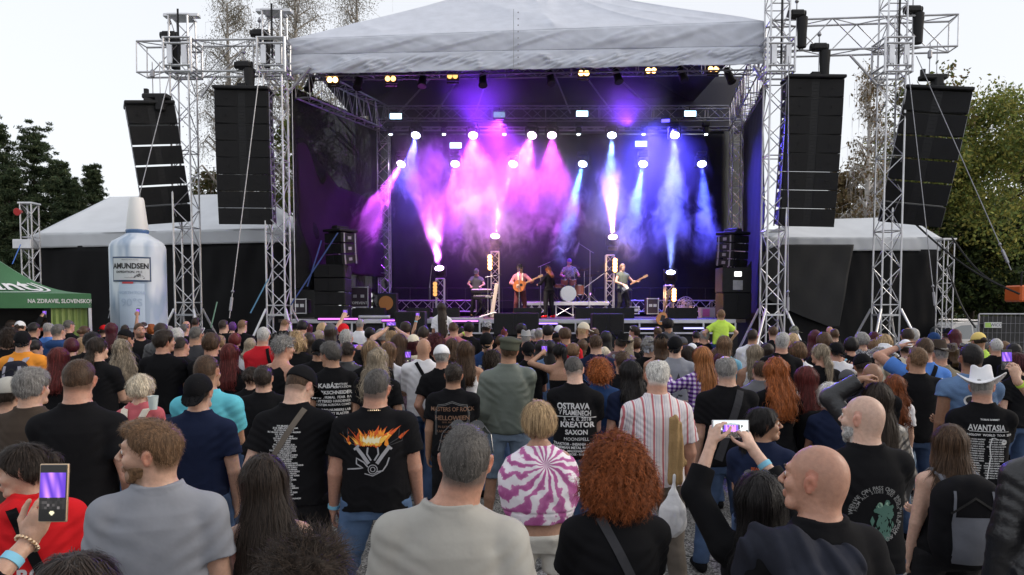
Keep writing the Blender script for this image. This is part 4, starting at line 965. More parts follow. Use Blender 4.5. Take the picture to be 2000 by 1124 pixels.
def pattern_mat(kind):
 if kind in MATS: return MATS[kind]
 m = bpy.data.materials.new(kind); m.use_nodes = True; t = m.node_tree; p = t.nodes['Principled BSDF']; L = t.links; N = t.nodes
 p.inputs['Roughness'].default_value = .85; p.inputs['Specular IOR Level'].default_value = .2
 tc = N.new('ShaderNodeTexCoord'); sx = N.new('ShaderNodeSeparateXYZ'); L.new(tc.outputs['Object'], sx.inputs[0])
 def M(op, a, b=None):
  n = N.new('ShaderNodeMath'); n.operation = op
  for i, q in enumerate((a, b)):
   if q is None: continue
   if isinstance(q, (int, float)): n.inputs[i].default_value = q
   else: L.new(q, n.inputs[i])
  return n.outputs[0]
 def ramp(fac, stops, interp='CONSTANT'):
  r = N.new('ShaderNodeValToRGB'); r.color_ramp.interpolation = interp
  els = r.color_ramp.elements
  while len(els) > 1: els.remove(els[0])
  els[0].position = stops[0][0]; els[0].color = (*stops[0][1], 1)
  for s, c in stops[1:]: e = els.new(s); e.color = (*c, 1)
  L.new(fac, r.inputs[0]); return r.outputs[0]
 x, y, z = sx.outputs
 if kind == 'red_stripes':
  f = M('FRACT', M('MULTIPLY', x, 15.5)); wht = (.68, .64, .64)
  c = ramp(f, [(0, (.48, .15, .17)), (.2, wht), (.34, (.42, .38, .47)), (.42, wht), (.52, (.5, .46, .52)), (.56, wht), (.68, (.44, .4, .5)), (.73, wht)])
 elif kind == 'gingham':
  a = M('GREATER_THAN', M('FRACT', M('MULTIPLY', x, 22)), .5); b = M('GREATER_THAN', M('FRACT', M('MULTIPLY', z, 22)), .5)
  c = ramp(M('MULTIPLY', M('ADD', a, b), .4), [(0, (.72, .68, .75)), (.3, (.26, .13, .42)), (.7, (.05, .02, .12))])
 elif kind == 'tie_dye':
  dx = M('ADD', x, -.03); dz = M('ADD', z, -1.29)
  r = M('SQRT', M('ADD', M('MULTIPLY', dx, dx), M('MULTIPLY', dz, dz))); an = M('ARCTAN2', dz, dx)
  no = N.new('ShaderNodeTexNoise'); no.inputs['Scale'].default_value = 14; no.inputs['Detail'].default_value = 3; L.new(tc.outputs['Object'], no.inputs['Vector'])
  w1 = M('SINE', M('ADD', M('ADD', M('MULTIPLY', an, 15), M('MULTIPLY', r, 22)), M('MULTIPLY', no.outputs[0], 10)))
  f = M('ADD', M('MULTIPLY', w1, .5), M('ADD', M('MULTIPLY', M('SUBTRACT', no.outputs[0], .5), 1.1), .5))
  c = ramp(f, [(.0, (.40, .10, .28)), (.42, (.52, .18, .38)), (.58, (.78, .70, .76)), (1, (.8, .76, .8))], 'LINEAR')
 elif kind == 'lilac_floral':
  v = N.new('ShaderNodeTexVoronoi'); v.inputs['Scale'].default_value = 38; L.new(tc.outputs['Object'], v.inputs['Vector'])
  c = ramp(v.outputs['Distance'], [(0, (.42, .34, .42)), (.35, (.2, .13, .2)), (.6, (.38, .28, .36))], 'LINEAR')
 elif kind == 'camo':
  v = N.new('ShaderNodeTexNoise'); v.inputs['Scale'].default_value = 30; L.new(tc.outputs['Object'], v.inputs['Vector'])
  c = ramp(v.outputs[0], [(0, (.05, .06, .04)), (.45, (.2, .2, .16)), (.55, (.1, .11, .08)), (.62, (.3, .3, .26))])
 elif kind == 'mono_pattern':
  v = N.new('ShaderNodeTexVoronoi'); v.inputs['Scale'].default_value = 45; L.new(tc.outputs['Object'], v.inputs['Vector'])
  c = ramp(v.outputs['Distance'], [(0, (.02, .02, .03)), (.4, (.5, .5, .52)), (.6, (.03, .03, .05))])
 L.new(c, p.inputs['Base Color'])
 n = N.new('ShaderNodeTexNoise'); n.inputs['Scale'].default_value = 13; L.new(tc.outputs['Object'], n.inputs['Vector'])
 b = N.new('ShaderNodeBump'); b.inputs['Strength'].default_value = .45; b.inputs['Distance'].default_value = .01; L.new(n.outputs[0], b.inputs['Height']); L.new(b.outputs[0], p.inputs['Normal'])
 MATS[kind] = m; return m
# ================================================================ person
SK = {'fair': (.50, .30, .215), 'pale': (.58, .37, .28), 'tan': (.38, .21, .135), 'ruddy': (.46, .245, .17), 'dark': (.13, .07, .045), 'brown': (.27, .14, .085)}
HC = {'black': (.012, .010, .010), 'dark': (.028, .019, .014), 'brown': (.065, .036, .020), 'light': (.15, .085, .045), 'dblond': (.24, .155, .085), 'blond': (.42, .29, .16), 'plat': (.58, .50, .38), 'white': (.62, .60, .56),
      'grey': (.22, .21, .20), 'silver': (.38, .37, .355), 'dgrey': (.085, .078, .072), 'red': (.10, .016, .014), 'wine': (.055, .010, .014), 'orange': (.30, .085, .022), 'copper': (.20, .055, .016), 'ginger': (.33, .13, .045), 'purple': (.09, .03, .13), 'gblond': (.26, .21, .15)}
CC = {'black': (.012, .012, .014), 'navy': (.012, .018, .045), 'blue': (.08, .20, .55), 'cyan': (.12, .48, .58), 'lblue': (.22, .50, .66), 'grey': (.25, .26, .29), 'stone': (.37, .36, .33), 'white': (.72, .72, .74), 'red': (.55, .02, .03),
      'crimson': (.6, .015, .02), 'orange': (.75, .28, .04), 'coral': (.5, .12, .14), 'pink': (.55, .25, .30), 'rose': (.40, .15, .17), 'brown': (.06, .045, .035), 'tan': (.22, .19, .14), 'olive': (.07, .075, .055), 'green': (.10, .12, .10), 'char': (.045, .045, .05), 'neon': (.52, .75, .10),
      'maroon': (.08, .02, .025), 'denim': (.10, .17, .30), 'ldenim': (.25, .33, .43), 'khaki': (.14, .12, .10), 'lilac': (.4, .3, .4), 'hivis': (.5, .75, .12), 'cream': (.62, .56, .44), 'dgrey': (.09, .09, .10), 'jeans': (.06, .10, .19), 'purple': (.14, .07, .3), 'teal': (.05, .2, .25), 'yellow': (.72, .55, .18), 'shorts': (.6, .58, .52), 'mint': (.35, .5, .45), 'nblue': (.02, .05, .14), 'plum': (.03, .02, .035)}
def ik(S, T, l1, l2, hint):
 v = T-S; d = np.linalg.norm(v);
 if d > (l1+l2)*.995: T = S+v/d*(l1+l2)*.995; v = T-S; d = np.linalg.norm(v)
 a = (l1*l1-l2*l2+d*d)/(2*d); hgt = math.sqrt(max(0, l1*l1-a*a)); u = v/d
 hp = hint-u*np.dot(hint, u); hp = nrm(hp)
 return S+u*a+hp*hgt, T
class Fig:
 "a posed figure: joints in body space (facing +y, feet at z = 0)"
 def __init__(f, H=1.78, sex='m', fat=0.0, hyaw=0.0, hpitch=0.0, hroll=0.0, armL='down', armR='down', stance=.1, seed=0, sit=False, hands=True, finger=True, hx=0.0):
  k = f.k = H/1.78; f.sex = sex; f.fat = fat; m = sex == 'm'; f.seed = seed; f.H = H
  sx = (.170 if m else .150)*(1+.25*fat); hs = 1.0 if m else .97
  f.headc = np.array([0, .015, 1.655])*k;
  f.neck0 = np.array([0, -.015, 1.47])*k
  f.HR = rotz(-hyaw)@roty(hroll)@rotx(-hpitch)   # pitch + = looking down
  piv = np.array([0, -.01, 1.56])*k
  f.headc = piv+f.HR@(f.headc-piv)
  f.hs = hs*k**.5; f.headc = f.headc+np.array([hx, 0, 0])
  W_ = np.array([[.86, .150, .105, -.005], [.93, .168, .122, -.012], [1.00, .162, .115, -.005], [1.10, .146, .105, 0], [1.20, .152, .108, .004], [1.30, .168, .118, .004], [1.38, .168, .113, 0], [1.43, .146, .094, -.008], [1.47, .104, .074, -.014], [1.515, .066, .06, -.014]])
  if not m: W_[:, 1] *= [1.02, 1.04, 1.0, .86, .84, .86, .86, .84, .84, .82]; W_[:, 2] *= [1.05, 1.08, 1, .88, .88, .98, .98, .95, .9, .85]
  W_[:, 1] *= 1+fat*np.array([.25, .35, .6, .75, .65, .45, .3, .2, .1, .1]); W_[:, 2] *= 1+fat*np.array([.2, .4, .7, 1.0, .9, .5, .35, .2, .1, .1]);
  f.tab = W_*k
  f.sh = {}; f.el = {}; f.wr = {}; f.hand = {}
  l1, l2 = .29*k, .255*k
  for s, pose in ((-1, armL), (1, armR)):
   S = np.array([s*sx, -.008, 1.405])*k; hint = np.array([s*.6, -.5, -.4])
   fin = .45; th = None; hd = None
   if isinstance(pose, dict): T = np.array(pose['t'], float)*k; hint = np.array(pose.get('hint', hint), float); hd = pose.get('dir'); th = pose.get('n'); fin = pose.get('curl', .5)
   elif pose == 'down': T = S+np.array([s*(.045+.10*fat), .05, -.538])*k; hint = np.array([s*.5, -1, 0])
   elif pose == 'fold': T = np.array([-s*.02, .27+.1*fat, 1.12])*k; hint = np.array([s*1, -.5, -.6])
   elif pose == 'pocket': T = S+np.array([s*.04, .10, -.47])*k; hint = np.array([s*.5, -1, 0])
   elif pose == 'phone': T = np.array([s*.10, .40, 1.52])*k; hint = np.array([s*.7, 0, -1]); fin = .9
   elif pose == 'up': T = S+np.array([s*.05, .16, .50])*k; hint = np.array([s*.8, .3, -.3]); fin = .8
   elif pose == 'high': T = S+np.array([s*.02, .22, .52])*k; hint = np.array([s*.5, .5, -.3]); fin = .8
   S = S.copy(); S[2] += .014*k*math.sin(seed*2.7+s)
   if T[2] > S[2]: S[2] += .02*k
   E, T = ik(S, T, l1, l2, hint)
   f.sh[s] = S; f.el[s] = E; f.wr[s] = T
   d = nrm(T-E) if hd is None else nrm(hd)
   n = np.array(th, float) if th is not None else np.array([-s*1.0, .15, 0]) if pose in ('down', 'pocket') else np.array([0, 1.0, .2])
   n = nrm(n-d*np.dot(n, d)); side = np.cross(d, n)*s   # thumb side
   f.hand[s] = (d, n, side, fin)
  f.hands = hands; f.finger = finger
  st = stance*k; f.hip = {s: np.array([s*.092*(1+.3*fat), -.005, .92])*k for s in (-1, 1)}
  if sit:
   f.kn = {s: np.array([s*.16, .42, .90])*k for s in (-1, 1)}; f.an = {s: np.array([s*.17, .40, .50])*k for s in (-1, 1)}
  else:
   r = np.random.default_rng(seed); a, b = r.uniform(-.05, .08, 2)
   f.kn = {-1: np.array([-.10*k-st*.4, .03+a, .50*k]), 1: np.array([.10*k+st*.4, .03+b, .50*k])}
   f.an = {-1: np.array([-.11*k-st*.8, -.03+a, .085*k]), 1: np.array([.11*k+st*.8, -.03+b, .085*k])}
  f.sit = sit
  f.lo = np.array([-.34-.2*fat, -.30-.12*fat, 0])*k; f.hi = np.array([.34+.2*fat, .30+.1*fat, 1.86])*k
  for q in list(f.el.values())+list(f.wr.values())+[f.wr[s]+f.hand[s][0]*.2 for s in (-1, 1)]+[f.headc]+list(f.kn.values())+list(f.an.values()):
   f.lo = np.minimum(f.lo, q-.11); f.hi = np.maximum(f.hi, q+.12)
  f.lo[2] = max(f.lo[2], -.01) if not sit else f.lo[2]; f.hi[2] += .12
 def toh(f, P): return ((P-f.headc.astype(np.float32))@f.HR.astype(np.float32))/f.hs
 def fromh(f, Q): return f.headc+(np.asarray(Q)*f.hs)@f.HR.T
 def head(f, P, face=True):
  Q = f.toh(P); m = f.sex == 'm'
  d = ell(Q, (0, -.014, .022), (.076, .096, .092))
  d = smin(d, ell(Q, (0, .022, -.038), (.059, .068, .078)), .02)
  d = smin(d, rc(Q, (-.034, .058, -.092), (.034, .058, -.092), .021 if m else .017, .021 if m else .017), .022)
  d = smin(d, sph(Q, (0, .072, -.098), .018), .015)
  d = smin(d, ell(Q, (0, -.055, -.03), (.055, .045, .06)), .03)
  if face:
   d = smin(d, rc(Q, (-.03, .078, .028), (.03, .078, .028), .013, .013), .014)
   for s in (-1, 1):
    d = smin(d, sph(Q, (s*.036, .062, -.028), .024), .016)
    d = smax(d, -sph(Q, (s*.031, .098, .006), .014), .012)
    d = smin(d, sph(Q, (s*.031, .0755, .006), .0122), .003)
   d = smin(d, rc(Q, (0, .090, .010), (0, .112, -.026), .006, .0105), .010)
   for s in (-1, 1): d = smin(d, sph(Q, (s*.011, .100, -.030), .008), .007)
   d = smin(d, rc(Q, (-.018, .089, -.060), (.018, .089, -.060), .007, .007), .006)
   d = smin(d, rc(Q, (-.015, .087, -.071), (.015, .087, -.071), .008, .008), .006)
   d = smax(d, -rc(Q, (-.02, .100, -.0655), (.02, .100, -.0655), .003, .003), .004)
  for s in (-1, 1):
   E = (Q-np.array([s*.079, -.012, -.006], np.float32))@(roty(s*.22)@rotz(s*-.45)).astype(np.float32)
   e = ell(E, (0, 0, 0), (.0085, .020, .032)); e = smax(e, -ell(E, (s*.010, .002, .001), (.0075, .011, .018)), .002); e = smin(e, rc(E, (s*.004, .010, .012), (s*.004, .012, -.008), .003, .003), .003); e = smin(e, sph(E, (0, .006, -.026), .008), .004)
   d = smin(d, e, .007)
  return d*f.hs
 def handsdf(f, P, s):
  d, n, side, curl = f.hand[s]; w = f.wr[s]; k = f.k*(1.0 if f.sex == 'm' else .93)
  Bm = np.stack([side, d, n], 1)
  Q = ((P-w.astype(np.float32))@Bm.astype(np.float32))/k    # x thumb side, y along fingers, z palm side
  o = rc(Q, (0, -.02, 0), (0, .02, 0), .026, .024)
  o = smin(o, ell(Q, (.002, .052, .0), (.040, .050, .0155)), .018)
  if f.finger:
   fg = None
   for i, (x, L, r) in enumerate(((.030, .072, .0088), (.010, .080, .0090), (-.011, .074, .0086), (-.030, .058, .0076))):
    a = np.array([x, .088-abs(i-1)*.004, 0]); ang = 0; c = curl*(1+.12*i)
    ph = (.46, .30, .24)
    for j in range(3):
     ang += c*(.75, .95, .7)[j]; b = a+L*ph[j]*np.array([x*.6*(1-curl), math.cos(ang), math.sin(ang)])
     q = rc(Q, a, b, r*(1-.07*j), r*(.95-.08*j)); fg = q if fg is None else smin(fg, q, .003); a = b
   a = np.array([.026, .018, .004]); b = a+np.array([.028, .028, .012]); c = b+np.array([.006+.01*(1-curl), .030, .012+.012*curl]); e = c+np.array([.0, .024, .006])
   th = smin(smin(rc(Q, a, b, .014, .0115), rc(Q, b, c, .011, .0095), .004), rc(Q, c, e, .0095, .008), .003)
   o = smin(o, smin(fg, th, .003), .008)
  else: o = smin(o, rc(Q, (0, .08, .0), (.0, .12, .05), .032, .02), .02)
  return o*k
 def torso(f, P, inf=0.0): return sweep(P, f.tab, inf)
 def body(f, P, face=True):
  k = f.k; m = f.sex == 'm'; fa = f.fat
  d = f.torso(P)
  A = 1.0 if m else .82; A *= (1+.5*fa)
  for s in (-1, 1):
   d = smin(d, rc(P, f.sh[s], f.el[s], .054*k*A, .041*k*A), .035*k)
   d = smin(d, rc(P, f.el[s], f.wr[s], .042*k*A, .0265*k*(1+.2*fa)*(1 if m else .9)), .008)
   d = smin(d, rc(P, f.neck0*[0, 1, 1]+[s*.03, -.01, .015*k], f.sh[s]+[0, 0, .0], .045*k, .050*k*A), .04*k)
   near = np.linalg.norm(P-f.wr[s].astype(np.float32), axis=1) < .26
   if near.any(): dd = f.handsdf(P[near], s); q = d[near]; d[near] = smin(q, dd, .01)
   d = smin(d, rc(P, f.hip[s], f.kn[s], .085*k*(1+.4*fa), .055*k*(1+.2*fa)), .03)
   d = smin(d, rc(P, f.kn[s], f.kn[s]*.45+f.an[s]*.55, .054*k, .052*k), .02); d = smin(d, rc(P, f.kn[s]*.45+f.an[s]*.55+[0, -.012, 0], f.an[s], .05*k, .036*k), .02)
   d = smin(d, rc(P, f.an[s], f.an[s]+np.array([s*.02, .13, -.045])*k, .036*k, .026*k), .02)
  nr = (.063 if m else .048)*(1+.35*fa)*k
  d = smin(d, rc(P, f.neck0, f.headc+f.HR@np.array([0, -.025, -.05])*f.hs, nr*1.05, nr), .03*k)
  d = smin(d, f.head(P, face), .018)
  return d
 def shirt(f, P, kind='tee', loose=.014, hem=.90, slen=.62, wr=1.0):
  k = f.k; A = (1.0 if f.sex == 'm' else .84)*(1+.5*f.fat)
  tab = f.tab.copy(); ch = tab[5, 1:3]
  low = tab[:, 0] < 1.3*k
  for c in (1, 2):
   mx_ = tab[5, c]*(.97 if f.sex == 'm' else .90); tab[low, c] = np.maximum(tab[low, c]+.002, np.where(kind in ('tank', 'top'), 0, mx_))
  tab[0, 0] = (hem-.1)*k
  d = sweep(P, tab, loose)
  if kind not in ('tank', 'top'):
   for s in (-1, 1):
    a = f.sh[s]; b = f.el[s]; full = slen > 1
    d = smin(d, rc(P, f.neck0*[0, 1, 1]+[s*.04, -.01, .012*k], a, .045*k+loose*.7, .053*k*A+loose*.7), .03*k)
    if kind in ('tee', 'collar') and not full:
     u = nrm(b-a); L = np.linalg.norm(b-a)*slen; e = a+u*L*1.15
     q = rc(P, a, e, .060*k*A+loose*.6, .062*k*A+loose*.9); q = np.maximum(q, (P-a.astype(np.float32))@u.astype(np.float32)-L)
     d = smin(d, q, .028*k)
    else:
     q = rc(P, a, b, .060*k*A+loose*.8, .050*k*A+loose); d = smin(d, q, .03*k)
     w_ = f.wr[s]; u = nrm(w_-b); L = np.linalg.norm(w_-b);
     q = rc(P, b, w_, .050*k*A+loose, .036*k+loose); q = np.maximum(q, (P-b.astype(np.float32))@u.astype(np.float32)-L*(.93 if slen > 1.2 else .5)); d = smin(d, q, .02*k)
  z = P[:, 2]
  amp = .0042*wr*(1.25 if kind in ('jacket', 'hoodie') else 1)
  F1 = P*np.array([1.0, 1.0, .55], np.float32)
  n1 = pn(F1, f.seed*7+1, 16, 4); n2 = pn(P*np.array([1, 1, .4], np.float32), f.seed*7+2, 34, 3)
  low_ = np.clip((1.36*k-z)/(.35*k), 0.04, 1)
  d = d-amp*(np.abs(n1)*1.6-.6)*low_-amp*.75*n2*low_
  for s in (-1, 1):
   c = (f.sh[s]+np.array([0, -.06, -.10*k])).astype(np.float32); q = P-c; t = np.linalg.norm(q, axis=1); v = q[:, 2]*.8-s*q[:, 0]*.6
   d = d-.0026*wr*np.sin(v*(95+20*(f.seed % 3))+f.seed+3*n1)*np.exp(-((t-.07*k)/(.07*k))**2)
  v = P[:, 2]*1.0+.35*P[:, 0]*(1 if f.seed % 2 else -1)
  d = d-.0045*wr*np.clip(np.sin(v*52+f.seed+3.4*n1+n2), 0, 1)**2*np.clip((1.2*k-z)/(.25*k), 0, 1)
  if kind in ('tank', 'top'):
   d = smax(d, -ell(P, f.neck0+np.array([0, -.02, .07])*k, np.array([.085, .2, .10])*k), .008)
   for s in (-1, 1): d = smax(d, -ell(P, f.sh[s]+np.array([s*.035, 0, -.01])*k, np.array([.075, .3, .13])*k), .008)
   if kind == 'top': d = np.maximum(d, z-(1.30*k))
  else:
   ne = ell(P, f.neck0+np.array([0, .02, .06 if kind != 'jacket' else .09])*k, np.array([.078, .088, .052])*k)
   d = d-.0022*(np.abs(ne-.011) < .009)
   d = smax(d, -ne, .004)
  hz = hem*k+.006*np.sin(P[:, 0]*22+f.seed)+.004*np.sin(P[:, 1]*31)
  d = np.maximum(d, hz-z)
  if kind == 'hoodie':
   hh = ell(P, f.neck0+np.array([0, -.075, .0])*k, np.array([.13, .075, .075])*k); hh = smax(hh, -ell(P, f.neck0+np.array([0, -.03, .075])*k, np.array([.085, .08, .07])*k), .015); d = smin(d, hh-.004*pn(P, 3, 30), .02)
  if kind == 'jacket' or kind == 'collar':
   cz = f.neck0+np.array([0, -.005, .045])*k; q = P-cz.astype(np.float32); rr = np.sqrt((q[:, 0]/1.0)**2+(q[:, 1]/.95)**2)
   ring = np.maximum(np.abs(rr-.072*k)-.008, np.abs(q[:, 2]+.02)-.035*k); d = smin(d, ring, .01)
  return d
 def pants(f, P, kind='jeans', loose=.014):
  k = f.k; fa = f.fat
  t = f.tab[:4].copy(); t[0, 0] = .84*k
  d = sweep(P, t, loose*.35)
  cut = {'jeans': .08, 'shorts': .46, 'short': .68, 'skirt': .45}[kind]*k
  for s in (-1, 1):
   d = smin(d, rc(P, f.hip[s], f.kn[s], .092*k*(1+.4*fa)+loose*.7, .066*k+loose), .03)
   if kind == 'jeans': d = smin(d, rc(P, f.kn[s], f.an[s], .066*k+loose*.7, .052*k+loose*.7), .02)
   else: d = smin(d, rc(P, f.kn[s], f.kn[s]-[0, 0, .1], .08*k, .08*k), .02)
  d = d-.005*np.abs(pn(P, f.seed+5, 24, 4))-.003*pn(P*np.array([1, 1, 2], np.float32), f.seed+6, 40, 3)
  if not f.sit: d = np.maximum(d, cut-P[:, 2])
  return np.maximum(d, P[:, 2]-.955*k)
 def shoes(f, P, s_):
  d = None; k = f.k
  for s in (s_,):
   a = f.an[s]; o = a[2]-.085*k
   q = smin(rc(P, a+np.array([0, -.035, -.045])*k, a+np.array([s*.02, .15, -.052])*k, .042*k, .038*k), rc(P, a+[0, -.01, -.02], a+[0, -.005, .02], .045*k, .043*k), .03)
   q = np.maximum(q, o+.002-P[:, 2]); d = q if d is None else np.minimum(d, q)
  return d
def hair_fn(f, style, amp=1.0):
 r = np.random.default_rng(f.seed+40)
 def base(Q, t, tz=None, cy_=-.014): return ell(Q, (0, cy_, .022+(0 if tz is None else tz)), (.076+t, .096+t, .092+t+(0 if tz is None else tz)))
 def hairline(Q, nape=-.078, front=.052):
  y = Q[:, 1]; ax = np.abs(Q[:, 0])
  h = np.interp(y, [-.12, -.045, -.012, .018, .045, .07, .10], [nape, nape, -.020, .004, .022, front, front+.02])
  return h
 def fn(P):
  Q = f.toh(P)
  if style in ('buzz', 'short', 'fade', 'quiff', 'slick', 'thick', 'balding', 'ring', 'mess', 'mohawk'):
   t = {'buzz': .005, 'short': .0075, 'fade': .006, 'quiff': .007, 'slick': .012, 'thick': .022, 'balding': .008, 'ring': .010, 'mess': .022, 'mohawk': .004}[style]
   rmp = np.clip((Q[:, 2]-hairline(Q))/.05, .06, 1)
   d = base(Q, 0)-t*rmp
   d = smin(d, ell(Q, (0, -.055, -.022), (.054+t*.2, .046+t*.35, .054)), .025)
   if style == 'quiff': d = smin(d, ell(Q, (0, .035, .086), (.054, .062, .032)), .02)
   if style == 'fade': d = smin(d, ell(Q, (0, .01, .078), (.06, .08, .042)), .02)
   if style == 'mohawk': d = smin(d, ell(Q, (0, -.0, .10), (.014, .09, .075)), .01)
   if style in ('thick', 'mess'): d = smin(d, ell(Q, (0, -.02, .05), (.088, .105, .085)), .02)
   d = d-amp*(.0025 if style in ('buzz', 'fade', 'ring') else .005 if style != 'mess' else .012)*pn(Q*np.array([1, 1, 1], np.float32), f.seed+3, 60, 4)
   d = smax(d, hairline(Q, -.078)-Q[:, 2], .006)
   if style not in ('mess',):
    for s in (-1, 1): d = smax(d, -ell(Q, (s*.082, -.008, -.008), (.022, .023, .036)), .004)
   if style == 'balding': d = smax(d, -ell(Q, (0, -.045, .125), (.036, .040, .05)), .012)
   if style == 'ring': d = smax(d, -ell(Q, (0, .015, .125), (.062, .088, .075)), .01)
  elif style == 'afro': d = ell(Q, (0, -.02, .03), (.115, .12, .12))-.008*pn(Q, f.seed, 70, 4); d = smax(d, hairline(Q, -.08)-Q[:, 2], .01)
  elif style in ('bob', 'bobf', 'curly', 'bigcurl'):
   if style == 'bob': d = smin(base(Q, .020), ell(Q, (0, -.03, -.015), (.094, .092, .082)), .03); zc = -.095
   elif style == 'bobf': d = smin(base(Q, .026), ell(Q, (0, -.035, .0), (.10, .092, .08)), .03); zc = -.07
   elif style == 'curly': d = smin(base(Q, .03), ell(Q, (0, -.035, -.03), (.115, .105, .105)), .03); zc = -.14
   else: d = smin(base(Q, .040), ell(Q, (0, -.045, -.045), (.145, .115, .125)), .04); zc = -.19
   a = {'bob': .004, 'bobf': .007, 'curly': .011, 'bigcurl': .013}[style]
   st = np.array([1, 1, .35 if style == 'bob' else .8], np.float32)
   d = d-a*pn(Q*st, f.seed+3, 55, 5)-a*.6*pn(Q*st, f.seed+9, 120, 3)
   face = ell(Q, (0, .105, -.045), (.062, .075, .10)); d = smax(d, -face, .012)
   d = smax(d, zc-Q[:, 2], .02)
  elif style in ('long', 'mid', 'wavy', 'xlong'):
   Z = {'mid': -.24, 'long': -.36, 'wavy': -.40, 'xlong': -.62}[style]
   wv = 1.3 if style == 'wavy' else 1.0
   d = base(Q, .016)
   tab = np.array([[Z, .05*wv, .022, -.15], [Z+.08, .095*wv, .030, -.145], [-.22, .102*wv, .042, -.115], [-.12, .092*wv, .060, -.072], [-.04, .088, .085, -.03], [.04, .086, .098, -.018]])
   tab = tab[np.argsort(tab[:, 0])]
   d = smin(d, sweep(Q, tab, 0, 2.0), .03)
   a = .010 if style == 'wavy' else .0035; d = d-a*pn(Q*np.array([1, 1, .45 if style == 'wavy' else .10], np.float32), f.seed+3, 70, 5)-.003*pn(Q*np.array([1, 1, .1], np.float32), f.seed+8, 170, 3)
   face = ell(Q, (0, .105, -.05), (.060, .078, .115)); d = smax(d, -face, .012)
   d = np.where((Q[:, 1] > .03) & (Q[:, 2] < -.13), np.maximum(d, Q[:, 1]-.03), d)
  elif style in ('pony', 'bun', 'lowpony'):
   d = base(Q, .010); d = smax(d, hairline(Q, -.055, .058)-Q[:, 2], .006)
   for s in (-1, 1): d = smax(d, -ell(Q, (s*.082, .004, -.012), (.02, .022, .034)), .004)
   if style == 'pony': d = smin(d, rc(Q, (0, -.105, .045), (0, -.155, .02), .024, .03), .015); d = smin(d, rc(Q, (0, -.155, .02), (0, -.165, -.17), .032, .012), .02)
   elif style == 'lowpony': d = smin(d, rc(Q, (0, -.10, -.04), (.01, -.14, -.12), .026, .034), .02); d = smin(d, rc(Q, (.01, -.14, -.12), (.015, -.16, -.38), .036, .014), .02)
   else: d = smin(d, ell(Q, (0, -.128, .02), (.044, .036, .040)), .012)
   d = d-.003*pn(Q, f.seed+3, 70, 4)
  return d*f.hs
 return fn
def ribbons(f, hf, P, n, L, wdt, col, seed, style, seg=7, lift=.35, curl=0.0, rough=.25):
 r = np.random.default_rng(seed); Q = f.toh(P)
 w_ = np.ones(len(P)); w_[Q[:, 2] < -.45] = .2
 i = r.choice(len(P), n, p=w_/w_.sum()); p = P[i]+r.normal(0, .002, (n, 3)).astype(np.float32)
 off = r.uniform(.0005, .006 if style not in ('buzz', 'fade', 'ring', 'balding') else .002, n).astype(np.float32)
 HRt = f.HR.astype(np.float32)
 ph = r.uniform(0, 6.28, n); Ls = L*r.uniform(.5, 1.15, n)
 pts = [p.copy()]; nn = None; dirs = r.normal(0, rough, (n, 3)).astype(np.float32)
 for j in range(seg):
  g = grad(hf, p)
  if nn is None: nn = g.copy()
  if style in ('long', 'mid', 'wavy', 'xlong', 'bob', 'bobf', 'pony', 'lowpony', 'curly', 'bigcurl', 'bun'): base = np.tile(np.array([0, 0, -1], np.float32), (n, 1))
  else:
   q = f.toh(p); fw = np.array([0, .6, -.35], np.float32); bk = np.array([0, -.1, -1], np.float32)
   t = np.clip((q[:, 2]-.05)/.05, 0, 1)[:, None]; base = (fw*t+bk*(1-t))@HRt.T
  d = base+dirs
  if curl: a = ph+j*1.6; d = d+curl*np.stack([np.cos(a), np.sin(a), .5*np.sin(a*1.3)], 1)
  d = d-g*(d*g).sum(1, keepdims=True)*(1-lift*.3)+g*lift
  d /= np.linalg.norm(d, axis=1, keepdims=True)+1e-6
  p = p+(d*(Ls/seg)[:, None]).astype(np.float32)
  if style not in ('mess', 'buzz', 'fade', 'quiff', 'bigcurl', 'curly'): p = p-g*(hf(p)-off*(1+j*.5))[:, None]*.7
  pts.append(p.copy())
 pts = np.stack(pts, 1)                         # n, seg+1, 3
 tan = np.gradient(pts, axis=1); sd = np.cross(tan, nn[:, None, :]); sd /= np.linalg.norm(sd, axis=2, keepdims=True)+1e-6
 tw = np.linspace(1, .15, seg+1)[None, :, None]*wdt*r.uniform(.6, 1.3, n)[:, None, None]
 A = pts+sd*tw; Bp = pts-sd*tw; V = np.stack([A, Bp], 2).reshape(-1, 3)
 k = np.arange(seg)*2; b0 = (np.arange(n)*(seg+1)*2)[:, None]+k[None, :]
 Fq = np.stack([b0, b0+1, b0+3, b0+2], -1).reshape(-1, 4)
 cl = np.array(col)*r.uniform(.55, 1.5, n)[:, None]; cl = np.repeat(cl, (seg+1)*2, 0)
 return V, Fq, cl
